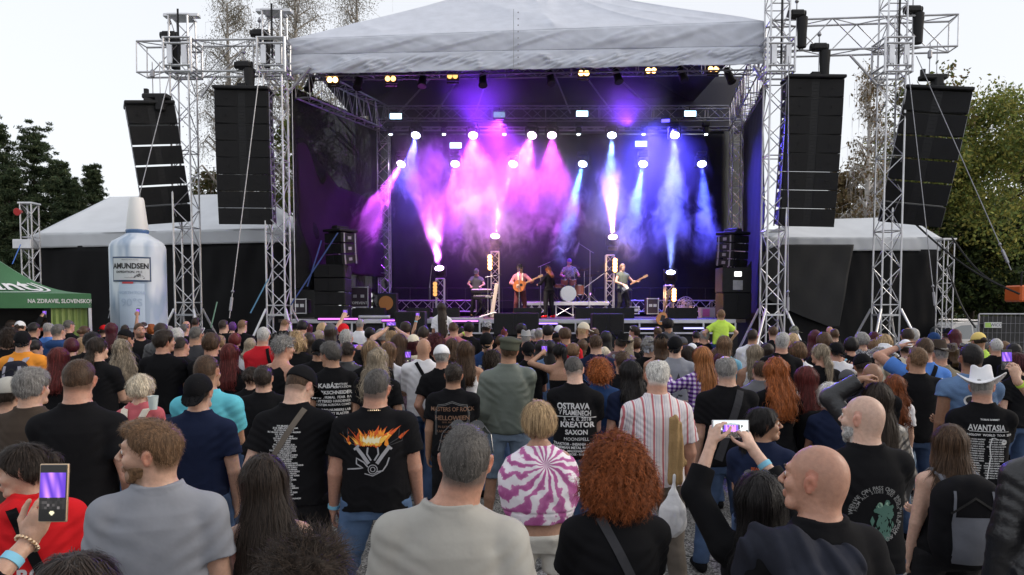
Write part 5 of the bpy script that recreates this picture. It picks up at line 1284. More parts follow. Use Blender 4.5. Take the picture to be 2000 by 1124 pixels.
def hat_mesh(f, kind, direction=0.0, h=.008):
 "sdf hats in head space"
 Rd = rotz(-direction).astype(np.float32)
 def fn(P):
  Q = f.toh(P)@Rd; x, y, z = Q[:, 0], Q[:, 1], Q[:, 2]
  if kind == 'cap':
   T = Q@rotx(-.12).astype(np.float32); U = f.toh(P)@rotx(-.10 if abs(direction) < 2 else .30).astype(np.float32)
   d = ell(U, (0, -.014, .026), (.091, .112, .108)); d = np.maximum(d, .018-U[:, 2]);
   v = np.maximum(np.abs(T[:, 2]-.028+2.6*T[:, 0]**2+(.9 if abs(direction) > 2 else .25)*np.maximum(T[:, 1]-.08, 0))-.0045, ell(T*np.array([1, 1, 0], np.float32), (0, .10, 0), (.078, .085, 1)))
   v = np.maximum(v, .06-T[:, 1]); d = np.minimum(d, v)
  elif kind == 'beanie': d = ell(Q, (0, -.02, .03), (.088, .108, .112)); d = np.maximum(d, .005-.35*y-z)-.002*np.sin(x*300)*0
  elif kind == 'flatcap': d = smin(np.maximum(ell(Q, (0, -.016, .03), (.094, .112, .10)), .012-z), ell(Q, (0, .01, .098), (.115, .135, .030)), .03); d = np.maximum(d, .012-z)
  elif kind == 'bandana':
   d = np.maximum(ell(Q, (0, -.014, .022), (.091, .110, .108)), np.abs(z-.025-.12*y)-.02); d = np.minimum(d, rc(Q, (0, -.12, .01), (.03, -.15, -.04), .012, .006))
  else:
   cr, bw, bl, ht, up = {'cowboy': (.078, .165, .185, .13, 2.4), 'fedora': (.082, .125, .14, .115, 1.0), 'bucket': (.09, .12, .13, .10, -3), 'wide': (.082, .19, .2, .12, .6)}[kind]
   T = Q-np.array([0, -.01, .045], np.float32)
   ta = np.clip(T[:, 2]/ht, 0, 1)
   rr = np.sqrt((T[:, 0]/1.0)**2+(T[:, 1]/1.22)**2)-(cr*(1.08-.22*ta))
   d = smax(np.maximum(rr, -.0-T[:, 2]), T[:, 2]-ht+.03*np.exp(-(T[:, 0]/.03)**2), .015)
   zb = up*T[:, 0]**2-1.0*T[:, 1]**2*(1 if kind == 'cowboy' else .3)
   br = np.maximum(np.abs(T[:, 2]-zb)-.005, (np.sqrt((T[:, 0]/bw)**2+(T[:, 1]/bl)**2)-1)*bw)
   d = smin(d, br, .006)
  return d*f.hs
 c = f.headc; e = .32 if kind in ('cowboy', 'wide') else .26
 return nets(fn, c-[e, e, .1], c+[e, e, .27], h)
EYEW = mat('eye_white', (.62, .58, .55), .25); EYEB = mat('eye_iris', (.03, .02, .015), .2); BROWM = None
GLASS = mat('dark_lens', (.012, .012, .015), .12, spec=.8); FRAME = mat('spectacle_frame', (.05, .03, .03), .35)
COUNT = [0]
def person(label, x, Y, H, byaw=0.0, z0=0.0, sex='m', fat=0.0, hyaw=0.0, hpitch=0.0, hroll=0.0, skin='fair', hair='short', hcol='brown', top=('tee', 'black'), bot=('jeans', 'jeans'), hat=None, glasses=None, armL='down', armR='down', res=None, prints=None, strap=None, beard=None, chain=False, seed=None, sit=False, bands=(), loose=None, group='people in the concert crowd', hem=None, slen=.62, wr=1.0, hx=0.0, cape=None, stance=.1, shoes='black'):
 COUNT[0] += 1; seed = COUNT[0] if seed is None else seed
 px = max(.0035, Y/717.0)                    # metres per rendered pixel
 h = res or min(.022, max(.0052 if Y < 3.4 else .0062, px*.95)); near = Y < 6.5
 raised = any(a in ('up', 'high', 'phone') or isinstance(a, dict) for a in (armL, armR))
 f = Fig(H, sex, fat, R(hyaw), R(hpitch), R(hroll), armL, armR, stance, seed, sit, finger=(h < .012 or raised), hx=hx)
 if raised and h > .012: h = .012
 P, Q = nets(lambda p: f.body(p, h < .016), f.lo, f.hi, h)
 sc = np.array(SK[skin]); cols = np.tile(sc, (len(P), 1))
 hq = f.toh(P); hc = np.array(HC[hcol])
 lip = np.exp(-((hq[:, 0]/.022)**4+((hq[:, 2]+.066)/.010)**4))*(hq[:, 1] > .07); cols = cols*(1-lip[:, None])+np.array([sc[0]*.85, sc[1]*.5, sc[2]*.5])*lip[:, None]
 ear = (np.abs(hq[:, 0]) > .074) & (np.abs(hq[:, 2]) < .05) & (np.abs(hq[:, 1]) < .04); cols[ear] *= [1.05, .82, .8]
 isH = np.linalg.norm(hq, axis=1) < .16
 if hair in ('shaved', 'buzz', 'fade', 'balding', 'ring', 'mohawk', 'short', 'quiff'):
  line = np.interp(hq[:, 1], [-.12, -.045, -.015, .018, .04, .07, .1], [-.074, -.074, -.020, .004, .03, .062, .08])
  mk = np.clip((hq[:, 2]-line+.006)/.030, 0, 1)*isH
  for s in (-1, 1): mk *= 1-np.exp(-(((hq[:, 0]-s*.082)/.02)**2+((hq[:, 1]+.01)/.022)**2+((hq[:, 2]+.006)/.034)**2)**2)
  a = .16 if hair == 'shaved' else .8
  if hair in ('ring', 'balding'):
   c_ = (0, .015, .125, .062, .088, .075) if hair == 'ring' else (0, -.045, .125, .036, .04, .05)
   mk *= np.clip((((hq[:, 0]-c_[0])/c_[3])**2+((hq[:, 1]-c_[1])/c_[4])**2+((hq[:, 2]-c_[2])/c_[5])**2)-.8, 0, 1)
  mk = mk[:, None]*a; cols = cols*(1-mk)+hc*mk
 if beard:
  bm = np.clip((-.035-hq[:, 2])/.02, 0, 1)*np.clip((hq[:, 1]-.0)/.02, 0, 1)*isH*(hq[:, 2] > -.13); bm = bm*(1-lip)
  bm = bm[:, None]*.75; cols = cols*(1-bm)+np.array(HC[beard])*bm
 me = raw_mesh('person', P, Q, cols=cols); me.materials.append(SKINN if near else SKINM)
 root = link_mesh('person', me); root.location = (x, Y, z0); root.rotation_euler[2] = -R(byaw)
 tag(root, label, 'person', group)
 def addp(name, fn, hh, m, lo=None, hi=None, col=None):
  V, q = nets(fn, f.lo-.06 if lo is None else lo, f.hi+.06 if hi is None else hi, hh)
  if len(V) == 0: return None
  mm = raw_mesh(name, V, q, cols=None if col is None else np.tile(col, (len(V), 1))); mm.materials.append(m); return link_mesh(name, mm, root)
 kind, tc = top[0], top[1]
 m = pattern_mat(tc) if tc in ('red_stripes', 'gingham', 'tie_dye', 'lilac_floral', 'mono_pattern') else cloth(CC[tc], {'leather': 'leather', 'jacket': 'nylon'}.get(top[2] if len(top) > 2 else kind, 'denim' if (len(top) > 2 and top[2] == 'denim') else 'cotton'))
 lo_, hi_ = f.lo-.06, f.hi+.06
 sl = 1.5 if kind in ('jacket', 'hoodie', 'long') else 1.1 if kind == 'long3' else slen
 lz = loose if loose is not None else {'jacket': .024, 'hoodie': .026, 'tank': .006, 'top': .006}.get(kind, .015)
 hm = hem if hem is not None else {'tank': .95, 'top': 1.05, 'jacket': .88}.get(kind, .89)
 sfn = lambda p: f.shirt(p, kind if kind not in ('collar',) else 'collar', lz, hm, sl, wr)
 if kind == 'collar': sfn = lambda p: np.minimum(f.shirt(p, 'tee', lz, hm, sl, wr), f_collar(p))
 def f_collar(p):
  cz = f.neck0+np.array([0, -.002, .05])*f.k; q = p-cz.astype(np.float32); rr = np.sqrt(q[:, 0]**2+(q[:, 1]/.95)**2)
  return np.maximum(np.abs(rr-.074*f.k-(-q[:, 2])*.25)-.006, np.abs(q[:, 2]+.02)-.03*f.k)
 addp({'jacket': 'jacket', 'hoodie': 'hoodie', 'tank': 'tank_top', 'top': 'top'}.get(kind, 'shirt'), sfn, h*1.08, m, lo_, hi_)
 if cape: cape(f, root, h)
 if Y < 14 or sit: addp('trousers' if bot[0] == 'jeans' else 'shorts', lambda p: f.pants(p, bot[0]), max(.009, h*1.2), cloth(CC[bot[1]], 'denim'), f.lo, np.array([f.hi[0], f.hi[1], 1.06*f.k]))
 else: addp('trousers', lambda p: f.pants(p, bot[0]), .03, cloth(CC[bot[1]], 'denim'), f.lo, np.array([f.hi[0], f.hi[1], 1.06*f.k]))
 for s in (-1, 1):
  a = f.an[s]; addp('shoe', lambda p: f.shoes(p, s), max(.011, h*1.2), cloth(CC[shoes]), a-[.12, .18, .14], a+[.12, .30, .12*f.k])
 if hair not in ('bald', 'shaved'):
  hf = hair_fn(f, hair); e = .22
  zl = {'long': .45, 'wavy': .5, 'xlong': .72, 'mid': .33, 'lowpony': .5, 'pony': .3, 'bigcurl': .26, 'curly': .24}.get(hair, .18)
  hh = min(h, .012) if h < .02 else h*.8
  HV, HQ = nets(hf, f.headc-[e, e+.05, zl], f.headc+[e, e, .24], max(.0055, hh*.9) if near else hh)
  if len(HV):
   hcol_ = np.tile(hc, (len(HV), 1))
   if hcol in ('copper', 'orange'): q = f.toh(HV); tt = np.clip((q[:, 2]-.04)/.1, 0, 1)[:, None]; hcol_ = hcol_*(1-tt*.25)
   if hcol == 'blond': q = f.toh(HV); tt = np.clip((.02-np.abs(q[:, 0]))/.02, 0, 1)[:, None]*np.clip((q[:, 2]-.05)/.05, 0, 1)[:, None]; hcol_ = hcol_*(1-tt*.5)
   F4 = HQ; V = HV
   n = 0
   if Y < 3.4: n = 5200
   elif Y < 5.5: n = 2400
   elif Y < 9.5: n = 700
   if hat and hat[0] != 'bandana': n = n//4
   if n:
    short = hair in ('buzz', 'short', 'fade', 'quiff', 'slick', 'thick', 'balding', 'ring', 'mess', 'mohawk', 'afro')
    L = {'buzz': .008, 'fade': .010, 'short': .015, 'quiff': .016, 'balding': .02, 'ring': .024, 'mess': .06, 'slick': .05, 'thick': .05, 'mohawk': .03, 'afro': .03, 'bob': .12, 'bobf': .09, 'bigcurl': .08, 'curly': .09, 'pony': .12, 'lowpony': .14, 'bun': .07, 'mid': .16, 'long': .22, 'wavy': .2, 'xlong': .3}[hair]
    if hair in ('bigcurl', 'xlong'): n = int(n*1.7)
    crl = {'bigcurl': 1.3, 'curly': .9, 'wavy': .35, 'bobf': .35, 'mess': .5, 'afro': 1.2}.get(hair, 0)
    lft = {'mess': .7, 'bigcurl': .55, 'curly': .4, 'buzz': .5, 'short': .35, 'fade': .45, 'quiff': .4, 'bobf': .3}.get(hair, .05)
    wd_ = max(.0011, px*.28)*(1.2 if not short else .75)
    RV, RF, RC_ = ribbons(f, hf, HV, n, L, wd_, hc, seed, hair, seg=5 if short else 8, lift=lft, curl=crl, rough=.35 if short else .07 if hair in ('xlong', 'long', 'mid', 'bob', 'lowpony', 'pony', 'bun') else .16)
    F4 = np.concatenate([HQ, RF+len(HV)]); V = np.concatenate([HV, RV]); hcol_ = np.concatenate([hcol_*.8, RC_])
   mm = raw_mesh('hair', V, F4, cols=hcol_); mm.materials.append(CURLM if hair in ('bigcurl', 'curly', 'mess', 'afro') else HAIRM); link_mesh('hair', mm, root)
 if hat:
  V, q = hat_mesh(f, hat[0], R(hat[2] if len(hat) > 2 else 0), max(.005, min(.012, h)))
  mm = raw_mesh('hat', V, q); hm_ = pattern_mat(hat[1]) if hat[1] in ('camo', 'mono_pattern') else cloth(CC.get(hat[1], (.3, .3, .3))); mm.materials.append(hm_); link_mesh('cap' if hat[0] == 'cap' else 'hat' if hat[0] != 'bandana' else 'bandana', mm, root)
  if hat[0] in ('cowboy', 'fedora', 'wide') and h < .02:
   pass
 tot = abs(byaw+hyaw)
 if tot > 25 and Y < 14.5:
  mb = MB()
  for s in (-1, 1):
   c = f.fromh((s*.031, .0778, .006));
   e_ = MB(); a_ = f.HR@np.array([0, 1.0, 0]); e_.lathe([(.001, -.0115*f.hs), (.008*f.hs, -.008*f.hs), (.0112*f.hs, 0), (.008*f.hs, .008*f.hs), (.001, .0118*f.hs)], c, 10, rot=f.HR@rotx(R(-90)))
   eo = e_.build('eye', EYEW, root, True)
   i_ = MB(); i_.lathe([(.0055*f.hs, .0098*f.hs), (.004*f.hs, .0118*f.hs), (.0005, .0124*f.hs)], c, 8, rot=f.HR@rotx(R(-90))); i_.build('iris', EYEB, eo)
   b_ = [f.fromh((s*t, .092-abs(t-.03)*.35, .030+.004*math.sin((t-.012)*60))) for t in np.linspace(.012, .050, 5)]
   mb.path(b_, [.003, .0042, .004, .0032, .002], 5)
  me_ = mb.build('eyebrows', mat('brow_'+hcol, tuple(np.array(HC[hcol])*.8), .8), root)
 if beard and Y < 9:
  bf = lambda p: (lambda q: smax(smin(smin(rc(q, (-.032, .056, -.092), (.032, .056, -.092), .024, .024), ell(q, (0, .068, -.112), (.024, .022, .032 if beard == 'silver' else .020)), .02), ell(q, (0, .022, -.05), (.063, .070, .072)), .012)-.003*pn(q, 3, 90), np.maximum(q[:, 2]+.046-np.clip((.03-q[:, 1])*1.6, 0, .06)*0, .004-q[:, 1]), .008))(f.toh(p))*f.hs
  V, q = nets(bf, f.headc-[.14, .14, .2], f.headc+[.14, .18, .05], h);
  if len(V): mm = raw_mesh('beard', V, q, cols=np.tile(HC[beard], (len(V), 1))); mm.materials.append(CURLM); link_mesh('beard', mm, root)
 if glasses:
  mb = MB(); up_ = 'head' in glasses; gy, gz, tl = (.060, .100, -.9) if up_ else (.100, .008, 0)
  mm = GLASS if 'sun' in glasses else FRAME
  if 'white' in glasses: mm = cloth(CC['white'])
  if 'red' in glasses: mm = cloth(CC['red'])
  L_ = MB()
  for s in (-1, 1):
   ring = [f.fromh(np.array([s*.032+.023*math.cos(a), gy, gz])+rotx(tl)@np.array([0, 0, .017*math.sin(a)])) for a in np.linspace(0, 2*math.pi, 11)]
   mb.path(ring, .0022 if h < .012 else .0035, 5, up=(0, 1, 0))
   mb.path([f.fromh((s*.056, gy, gz)), f.fromh((s*.082, gy-.03, gz+.004) if not up_ else (s*.080, .03, .078)), f.fromh((s*.085, -.012, .012) if not up_ else (s*.089, -.012, .03))], .002 if h < .012 else .003, 5)
   if 'sun' in glasses: c = f.fromh((s*.032, gy+.002, gz)); L_.lathe([(.001, -.002), (.022, -.002), (.022, .002), (.001, .002)], c, 12, rot=f.HR@rotx(tl)@rotx(R(90)))
  mb.path([f.fromh((-.010, gy, gz+.004)), f.fromh((.010, gy, gz+.004))], .0022, 5)
  go = mb.build('sunglasses' if 'sun' in glasses else 'glasses', mm, root)
  if 'sun' in glasses: L_.build('lens', GLASS, go)
 if strap:   # strap over the back: (from shoulder side, colour, width[, lower x, lower z])
  def sn(p): return f.shirt(p, kind if kind != 'collar' else 'tee', lz, hm, sl, 0)
  for s_, colr, w_, x1, z1 in strap:
   s0 = np.array([s_*.085, 1.50]); s1 = np.array([x1, z1]); T = np.linspace(0, 1, 22); ctr = s0+(s1-s0)*T[:, None]; dd = nrm(s1-s0); nn = np.array([-dd[1], dd[0]])
   rows = []
   for o_ in (-.5, .5): rw = march(f, sn, (ctr+nn*w_*o_)*f.k, .008); g = rw[:, 1] > -.01; i0 = int(np.argmax(~g)); rw[:i0] = rw[i0]+np.array([0, .05, .008])*np.arange(i0, 0, -1)[:, None]; rows.append(rw)
   inn = [rr+[0, .006, 0] for rr in rows]
   V = np.concatenate(rows+inn); n = 22
   Fq = [[i, i+1, n+i+1, n+i] for i in range(n-1)]+[[2*n+i, 3*n+i, 3*n+i+1, 2*n+i+1] for i in range(n-1)]+[[i, 2*n+i, 2*n+i+1, i+1] for i in range(n-1)]+[[n+i, n+i+1, 3*n+i+1, 3*n+i] for i in range(n-1)]
   mb = MB(); mb.add(V, Fq); mb.build('strap', cloth(CC[colr]), root)
 if prints:
  fn_ = lambda uv: march(f, sfn, np.asarray(uv)*f.k, .0035)
  PRINTS[prints](fn_, root, f)
 if chain:
  mb = MB(); c = f.neck0+np.array([0, -.006, .038])*f.k
  for a in np.arange(0, 6.28, .17): mb.lathe([(.002, -.006), (.0055, 0), (.002, .006)], c+np.array([.073*math.cos(a), .076*math.sin(a), .0-.012*math.sin(a)])*f.k, 5)
  mb.build('necklace', mat('gold', (.6, .45, .3), .3, 1.0), root)
 for s, c_, t_ in bands:
  d_ = nrm(f.wr[s]-f.el[s]); c = f.wr[s]-d_*(.02+t_); Rm = aimrot(d_); mb = MB(); rr = .034*f.k*(1+.3*fat)*(.92 if sex == 'f' else 1); mb.lathe([(rr-.004, -.011), (rr, -.011), (rr, .011), (rr-.004, .011)], c, 18, rot=Rm)
  mb.build('wristband', cloth(CC[c_]), root, True)
 f.root = root; f.sfn = sfn
 return f
def march(f, fn, uv, off):
 "project (x, z) points onto the back of a garment (from -y inwards)"
 uv = np.asarray(uv, np.float32); p = np.stack([uv[:, 0], np.full(len(uv), -.75, np.float32), uv[:, 1]], 1)
 for _ in range(34): d = fn(p); p[:, 1] = np.minimum(p[:, 1]+np.clip(d, -.05, .08)*.8, .1)
 p[:, 1] -= off
 return p.astype(float)
def body_to_world(f, q):
 o = f.root; a = o.rotation_euler[2]; return np.array(o.location)+rotz(a)@np.asarray(q)
# ================================================================ shirt prints, bags, phones
INK = mat('white_ink', (.62, .62, .62), .8); BRZ = mat('bronze_ink', (.22, .12, .075), .8); GREY_INK = mat('grey_ink', (.22, .22, .22), .8); BLUE_INK = mat('blue_ink', (.06, .16, .42), .8); ORG_INK = mat('orange_ink', (.45, .08, .02), .8); DGREEN = mat('green_ink', (.06, .14, .11), .8)
PRINTS = {}
def lines(fn, root, rows, m=INK, name='shirt_print'):
 mb = MB()
 for r in rows:
  s, size, u, v = r[:4]; k = r[4] if len(r) > 4 else {}
  text_on(mb, s, fn, size, u, v, **k)
 o = mb.build(name, m, root); return o
def poly_on(mb, pts, fn, sub=None):
 P = fn(np.array(pts, float)); mb.add(P, [list(range(len(P)))])
def stroke(mb, pts, w, fn):
 pts = np.array(pts, float); w0 = w
 if np.ndim(w) == 0: seg = np.linalg.norm(np.diff(pts, axis=0), axis=1); q = [pts[:1]]; [q.append(pts[i]+(pts[i+1]-pts[i])*np.linspace(0, 1, max(2, int(seg[i]/.02)+2))[1:, None]) for i in range(len(seg))]; pts = np.concatenate(q)
 d = np.gradient(pts, axis=0); n = np.c_[-d[:, 1], d[:, 0]]; n /= np.linalg.norm(n, axis=1, keepdims=True)+1e-9
 w = np.broadcast_to(w, (len(pts),))[:, None]; A_ = fn(pts+n*w/2); B2 = fn(pts-n*w/2); k = len(pts)
 mb.add(np.r_[A_, B2], [[i, i+1, k+i+1, k+i] for i in range(k-1)])
def outl(r, n=24, a0=0, a1=6.2832, ry=None): return [(r*math.cos(a), (ry or r)*math.sin(a)) for a in np.linspace(a0, a1, n)]
def p_ostrava(fn, root, f):
 lines(fn, root, [('OSTRAVA', .072, -.015, 1.345, B_(bold=.03, xs=.86)), ('V PLAMENECH', .058, .0, 1.29, B_(bold=.03, xs=.72, rot=-.03)), ('3. - 4. 8. 2018', .042, .02, 1.238, B_(bold=.02)),
  ('KREATOR', .064, .02, 1.19, B_(bold=.035)), ('SAXON', .056, .015, 1.125, B_(bold=.03)), ('MOONSPELL', .038, .015, 1.068, {}),
  ('TRAKTOR - INSANIA - DOGA', .030, .015, 1.026, B_(bold=.03)), ('BOHEMIAN METAL RHAPSODY', .029, .015, .997, B_(bold=.03)), ('SKYFOR - MALIGNANT TUMOUR', .026, .015, .969, B_(bold=.02)), ('HARD ROSE - RAMPART', .025, .015, .943, B_(bold=.02))])
 mb = MB(); stroke(mb, [(-.17, 1.256), (0, 1.262), (.18, 1.25)], .006, fn); mb.build('shirt_print', INK, root)
PRINTS['ostrava'] = p_ostrava
def p_festival(fn, root, f):
 R_ = [('KABÁT', .060, -.055, 1.355, B_(bold=.03)), ('WITHIN', .030, .075, 1.37, B_(bold=.02)), ('TEMPTATION', .030, .075, 1.342, B_(bold=.02)), ('DIRKSCHNEIDER', .046, .0, 1.29, B_(bold=.04)), ('VISTO  PRIMAL  FEAR  RAGE', .034, 0, 1.243, B_(bold=.03)), ('UTTERED HARDENER', .034, 0, 1.205, B_(bold=.03)), ('SYSTEM AURORA COMET', .030, 0, 1.17, B_(bold=.02)),
          ('TURBO NUMBERS LAB', .032, 0, 1.12, B_(bold=.03)), ('CONCERT BLASTER', .032, 0, 1.085, B_(bold=.03)), ('AND MANY SURPRISES', .026, 0, 1.045, B_(bold=.02)), ('NO SLEEP 27.7 - 29.7', .026, 0, 1.012, B_(bold=.02))]
 lines(fn, root, R_)
PRINTS['festival'] = p_festival; PRINTS['list'] = p_festival
CITY = 'PRAHA BRNO WIEN BERLIN MILANO OSLO PARIS LYON TURKU GENT KOLN ESSEN BASEL ZLIN MUNICH LODZ MADRID PORTO SOFIA ATHENS'.split()
def p_dates(fn, root, f):
 r = random.Random(3); rows = []
 for i in range(36):
  z = 1.40-i*.0128; n = r.randint(2, 4)
  s = '%d.%d. ' % (r.randint(1, 30), r.randint(1, 12))+' '.join(r.choice(CITY) for _ in range(n))
  rows.append((s, .0125, -.03+r.uniform(-.01, .01), z, B_(bold=.04, xs=1.0)))
 lines(fn, root, rows)
 mb = MB(); poly_on(mb, [(-.03+.022*math.cos(a)*(1+.3*math.sin(3*a)), .965+.016*math.sin(a)) for a in np.arange(0, 6.2, .5)], fn); mb.build('shirt_print', mat('gold_ink', (.35, .25, .08), .8), root)
PRINTS['dates'] = p_dates
def p_masters(fn, root, f):
 lines(fn, root, [('MASTERS OF ROCK', .056, 0, 1.345, B_(bold=.01, xs=.85)), ('HELLOWEEN', .060, 0, 1.262, B_(bold=.02, xs=.95)), ('2018  ARCH ENEMY', .022, 0, 1.222), ('IN EXTREMO', .03, -.05, 1.178), ('VIZOVICE', .03, .06, 1.178), ('KAMELOT  AVATAR', .034, 0, 1.135), ('TARJA  SIREN', .036, 0, 1.09), ('DORO  RAVEN', .036, 0, 1.042), ('ALESTORM', .034, 0, .995), ('11. - 14. 7.', .03, 0, .95)], BRZ)
 mb = MB();
 for q in (0, .012): stroke(mb, [(-.16+q, 1.10), (-.165+q, 1.30), (-.14, 1.385-q), (-.07, 1.395-q), (0, 1.42-q), (.07, 1.395-q), (.14, 1.385-q), (.165-q, 1.30), (.15-q, 1.10)], .003, fn)
 mb.build('shirt_print', GREY_INK, root)
PRINTS['masters'] = p_masters
def p_avantasia(fn, root, f):
 rows = [('TOBIAS SAMMET', .018, .02, 1.41, B_(bold=.02)), ('AVANTASIA', .066, .0, 1.345, B_(bold=.02, xs=.72)), ('MOONGLOW  WORLD  TOUR  2019', .023, .0, 1.290, B_(bold=.03))]
 r = random.Random(5)
 for i in range(17):
  for x in (-.075, .07): rows.append(('%02d.%02d %s %s' % (r.randint(1, 28), r.randint(3, 8), r.choice(CITY), r.choice(CITY)), .0135, x-.03*(i > 9), 1.255-i*.0185, B_(bold=.03)))
 lines(fn, root, rows)
 mb = MB(); stroke(mb, [(-.12, 1.318), (.16, 1.318)], .004, fn); stroke(mb, [(.035, 1.27), (.02, 1.2), (.03, 1.12), (.01, 1.02), (.0, .95)], .007, fn)
 stroke(mb, [(.02, 1.255), (.05, 1.27), (.08, 1.255)], .005, fn)
 poly_on(mb, [(.125+x, 1.235+y) for x, y in outl(.022, 14)], fn); mb.build('shirt_print', INK, root)
PRINTS['avantasia'] = p_avantasia
def p_circle(fn, root, f):
 mb = MB()
 def ring(s, rad, size, a0, step):
  for i, ch in enumerate(s):
   if ch == ' ': continue
   a = a0-i*step; text_on(mb, ch, fn, size, .0+rad*math.cos(a), 1.20+rad*math.sin(a), bold=.01, rot=a-math.pi/2)
 ring('WHEN WE CAN PASS OVER INTO THIS REALM AND SILENT GROUND', .130, .027, math.pi*.98, .108)
 ring('FROM ALL SIDES TWO ROADS BEND AND TURN', .112, .020, math.pi*.95, .12)
 mb.build('shirt_print', GREY_INK, root)
 mb = MB(); r = random.Random(2)
 for _ in range(60):
  a = r.uniform(0, 6.28); q = r.uniform(0, .05)**1; x, y = .03+q*math.cos(a), 1.215+q*math.sin(a)*.9; s = r.uniform(.006, .018)
  poly_on(mb, [(x+s*math.cos(t), y+s*math.sin(t)*r.uniform(.6, 1.2)) for t in np.arange(0, 6.2, 1.0)], fn)
 for _ in range(40):
  x = .03+r.gauss(0, .03); y = r.uniform(1.09, 1.17); s = r.uniform(.004, .012); poly_on(mb, [(x-s, y), (x, y+s*2.2), (x+s, y), (x, y-s*2.5)], fn)
 mb.build('shirt_print', DGREEN, root)
 mb = MB(); poly_on(mb, [(.005+x, 1.245+y) for x, y in outl(.014, 12)], fn); poly_on(mb, [(.045+x, 1.25+y) for x, y in outl(.010, 12)], fn); mb.build('shirt_print', mat('pale_green_ink', (.25, .38, .28), .8), root)
PRINTS['circle'] = p_circle
def p_flame(fn, root, f):
 r = random.Random(8); cols = [('flame_red', (.55, .08, .01)), ('flame_orange', (.75, .25, .02)), ('flame_yellow', (.85, .5, .08)), ('flame_white', (.85, .78, .5))]
 for ci, (nm, c) in enumerate(cols):
  mb = MB(); n = (34, 34, 26, 14)[ci]; sc = (1, .82, .62, .42)[ci]
  for _ in range(n):
   x = r.gauss(0, .055)*sc*1.2; y = 1.335+r.uniform(-.03, .02)*sc; L = r.uniform(.03, .095)*sc; w = r.uniform(.008, .018)*(.6+.4*sc); lean = r.uniform(-.6, .9)*L+x*.3
   f2 = lambda uv, o=ci: fn(uv)-np.array([0, .0006*o, 0])
   poly_on(mb, [(x-w, y), (x-w*.6+lean*.3, y+L*.45), (x+lean, y+L), (x+w*.7+lean*.35, y+L*.4), (x+w, y), (x, y-w*.9)], f2)
  mb.build('shirt_print', mat(nm, c, .8), root)
 mb = MB()
 for s in (-1, 1):
  stroke(mb, [(s*.10, 1.30), (s*.06, 1.25), (s*.025, 1.20)], .022, fn); stroke(mb, [(s*.085, 1.315), (s*.115, 1.285)], .014, fn)
  stroke(mb, [(s*.03, 1.30), (s*.035, 1.26), (s*.01, 1.22)], .010, fn)
 for a0, rr in ((0, .028), (0, .014)): stroke(mb, [(x, 1.165+y) for x, y in outl(rr, 18)], .005, fn)
 stroke(mb, [(-.03, 1.18), (-.055, 1.21), (-.10, 1.235), (-.10, 1.20), (-.06, 1.175), (-.14, 1.165), (-.16, 1.16)], .008, fn); stroke(mb, [(.02, 1.15), (.06, 1.155), (.085, 1.19), (.10, 1.235)], .008, fn); stroke(mb, [(-.05, 1.14), (0, 1.125), (.05, 1.15)], .006, fn)
 mb.build('shirt_print', mat('silver_ink', (.34, .34, .36), .7), root)
 mb = MB()
 for s in (-1, 1): stroke(mb, [(s*.10, 1.32), (s*.155, 1.35), (s*.16, 1.41)], .003, fn); stroke(mb, [(s*.10, 1.31), (s*.175, 1.33), (s*.19, 1.39)], .003, fn)
 mb.build('shirt_print', mat('dim_ink', (.06, .06, .065), .8), root)
PRINTS['flame'] = p_flame
def p_olive(fn, root, f):
 mb = MB(); OL = mat('olive_ink', (.07, .065, .015), .8); stroke(mb, [(.07+x, 1.16+y) for x, y in outl(.13, 26)], .05, fn); poly_on(mb, [(.07+x, 1.16+y) for x, y in outl(.07, 16)], fn); mb.build('shirt_print', OL, root)
PRINTS['olive'] = p_olive
PRINTS['kee'] = lambda fn, root, f: lines(fn, root, [("'E", .085, .07, 1.17, B_(bold=.04))])
def p_ghost(fn, root, f):
 r = random.Random(f.seed); mb = MB(); stroke(mb, [(x*.1, 1.2+y*.11) for x, y in outl(1, 20)], .004, fn)
 for _ in range(9): x, y = r.uniform(-.07, .07), r.uniform(1.12, 1.3); stroke(mb, [(x, y), (x+r.uniform(-.05, .05), y+r.uniform(-.05, .05)), (x+r.uniform(-.05, .05), y-.04)], .007, fn)
 mb.build('shirt_print', GREY_INK, root); mb = MB(); stroke(mb, [(-.09, 1.19), (0, 1.21), (.09, 1.19)], .006, fn); mb.build('shirt_print', ORG_INK, root)
PRINTS['ghost'] = p_ghost
def p_badge(fn, root, f):
 mb = MB(); stroke(mb, [(.09+x, 1.27+y) for x, y in outl(.04, 16)], .008, fn); stroke(mb, [(.09+x, 1.27+y) for x, y in outl(.018, 12)], .01, fn); stroke(mb, [(.03, 1.22), (.09, 1.235), (.15, 1.22)], .01, fn); mb.build('shirt_print', INK, root)
PRINTS['badge'] = p_badge
def p_bluesplash(fn, root, f):
 mb = MB(); poly_on(mb, [(x*.035+.02, 1.26+y*.05) for x, y in outl(1, 14)], fn); stroke(mb, [(.02, 1.22), (.03, 1.12)], .012, fn)
 for q in range(4): stroke(mb, [(-.15, 1.28-q*.02), (-.05, 1.2-q*.015), (.1, 1.17-q*.02)], .006, fn)
 mb.build('shirt_print', BLUE_INK, root)
PRINTS['bluesplash'] = p_bluesplash
def p_patches(fn, root, f):
 mb = MB()
 for x, y in ((-.08, 1.34), (-.1, 1.2), (.08, 1.15), (.06, 1.3)): poly_on(mb, [(x+.03*a, y+.022*b) for a, b in ((-1, -.4), (-.6, 1), (.4, .8), (1, 0), (.2, -1))], fn)
 mb.build('shirt_print', INK, root)
PRINTS['patches'] = p_patches
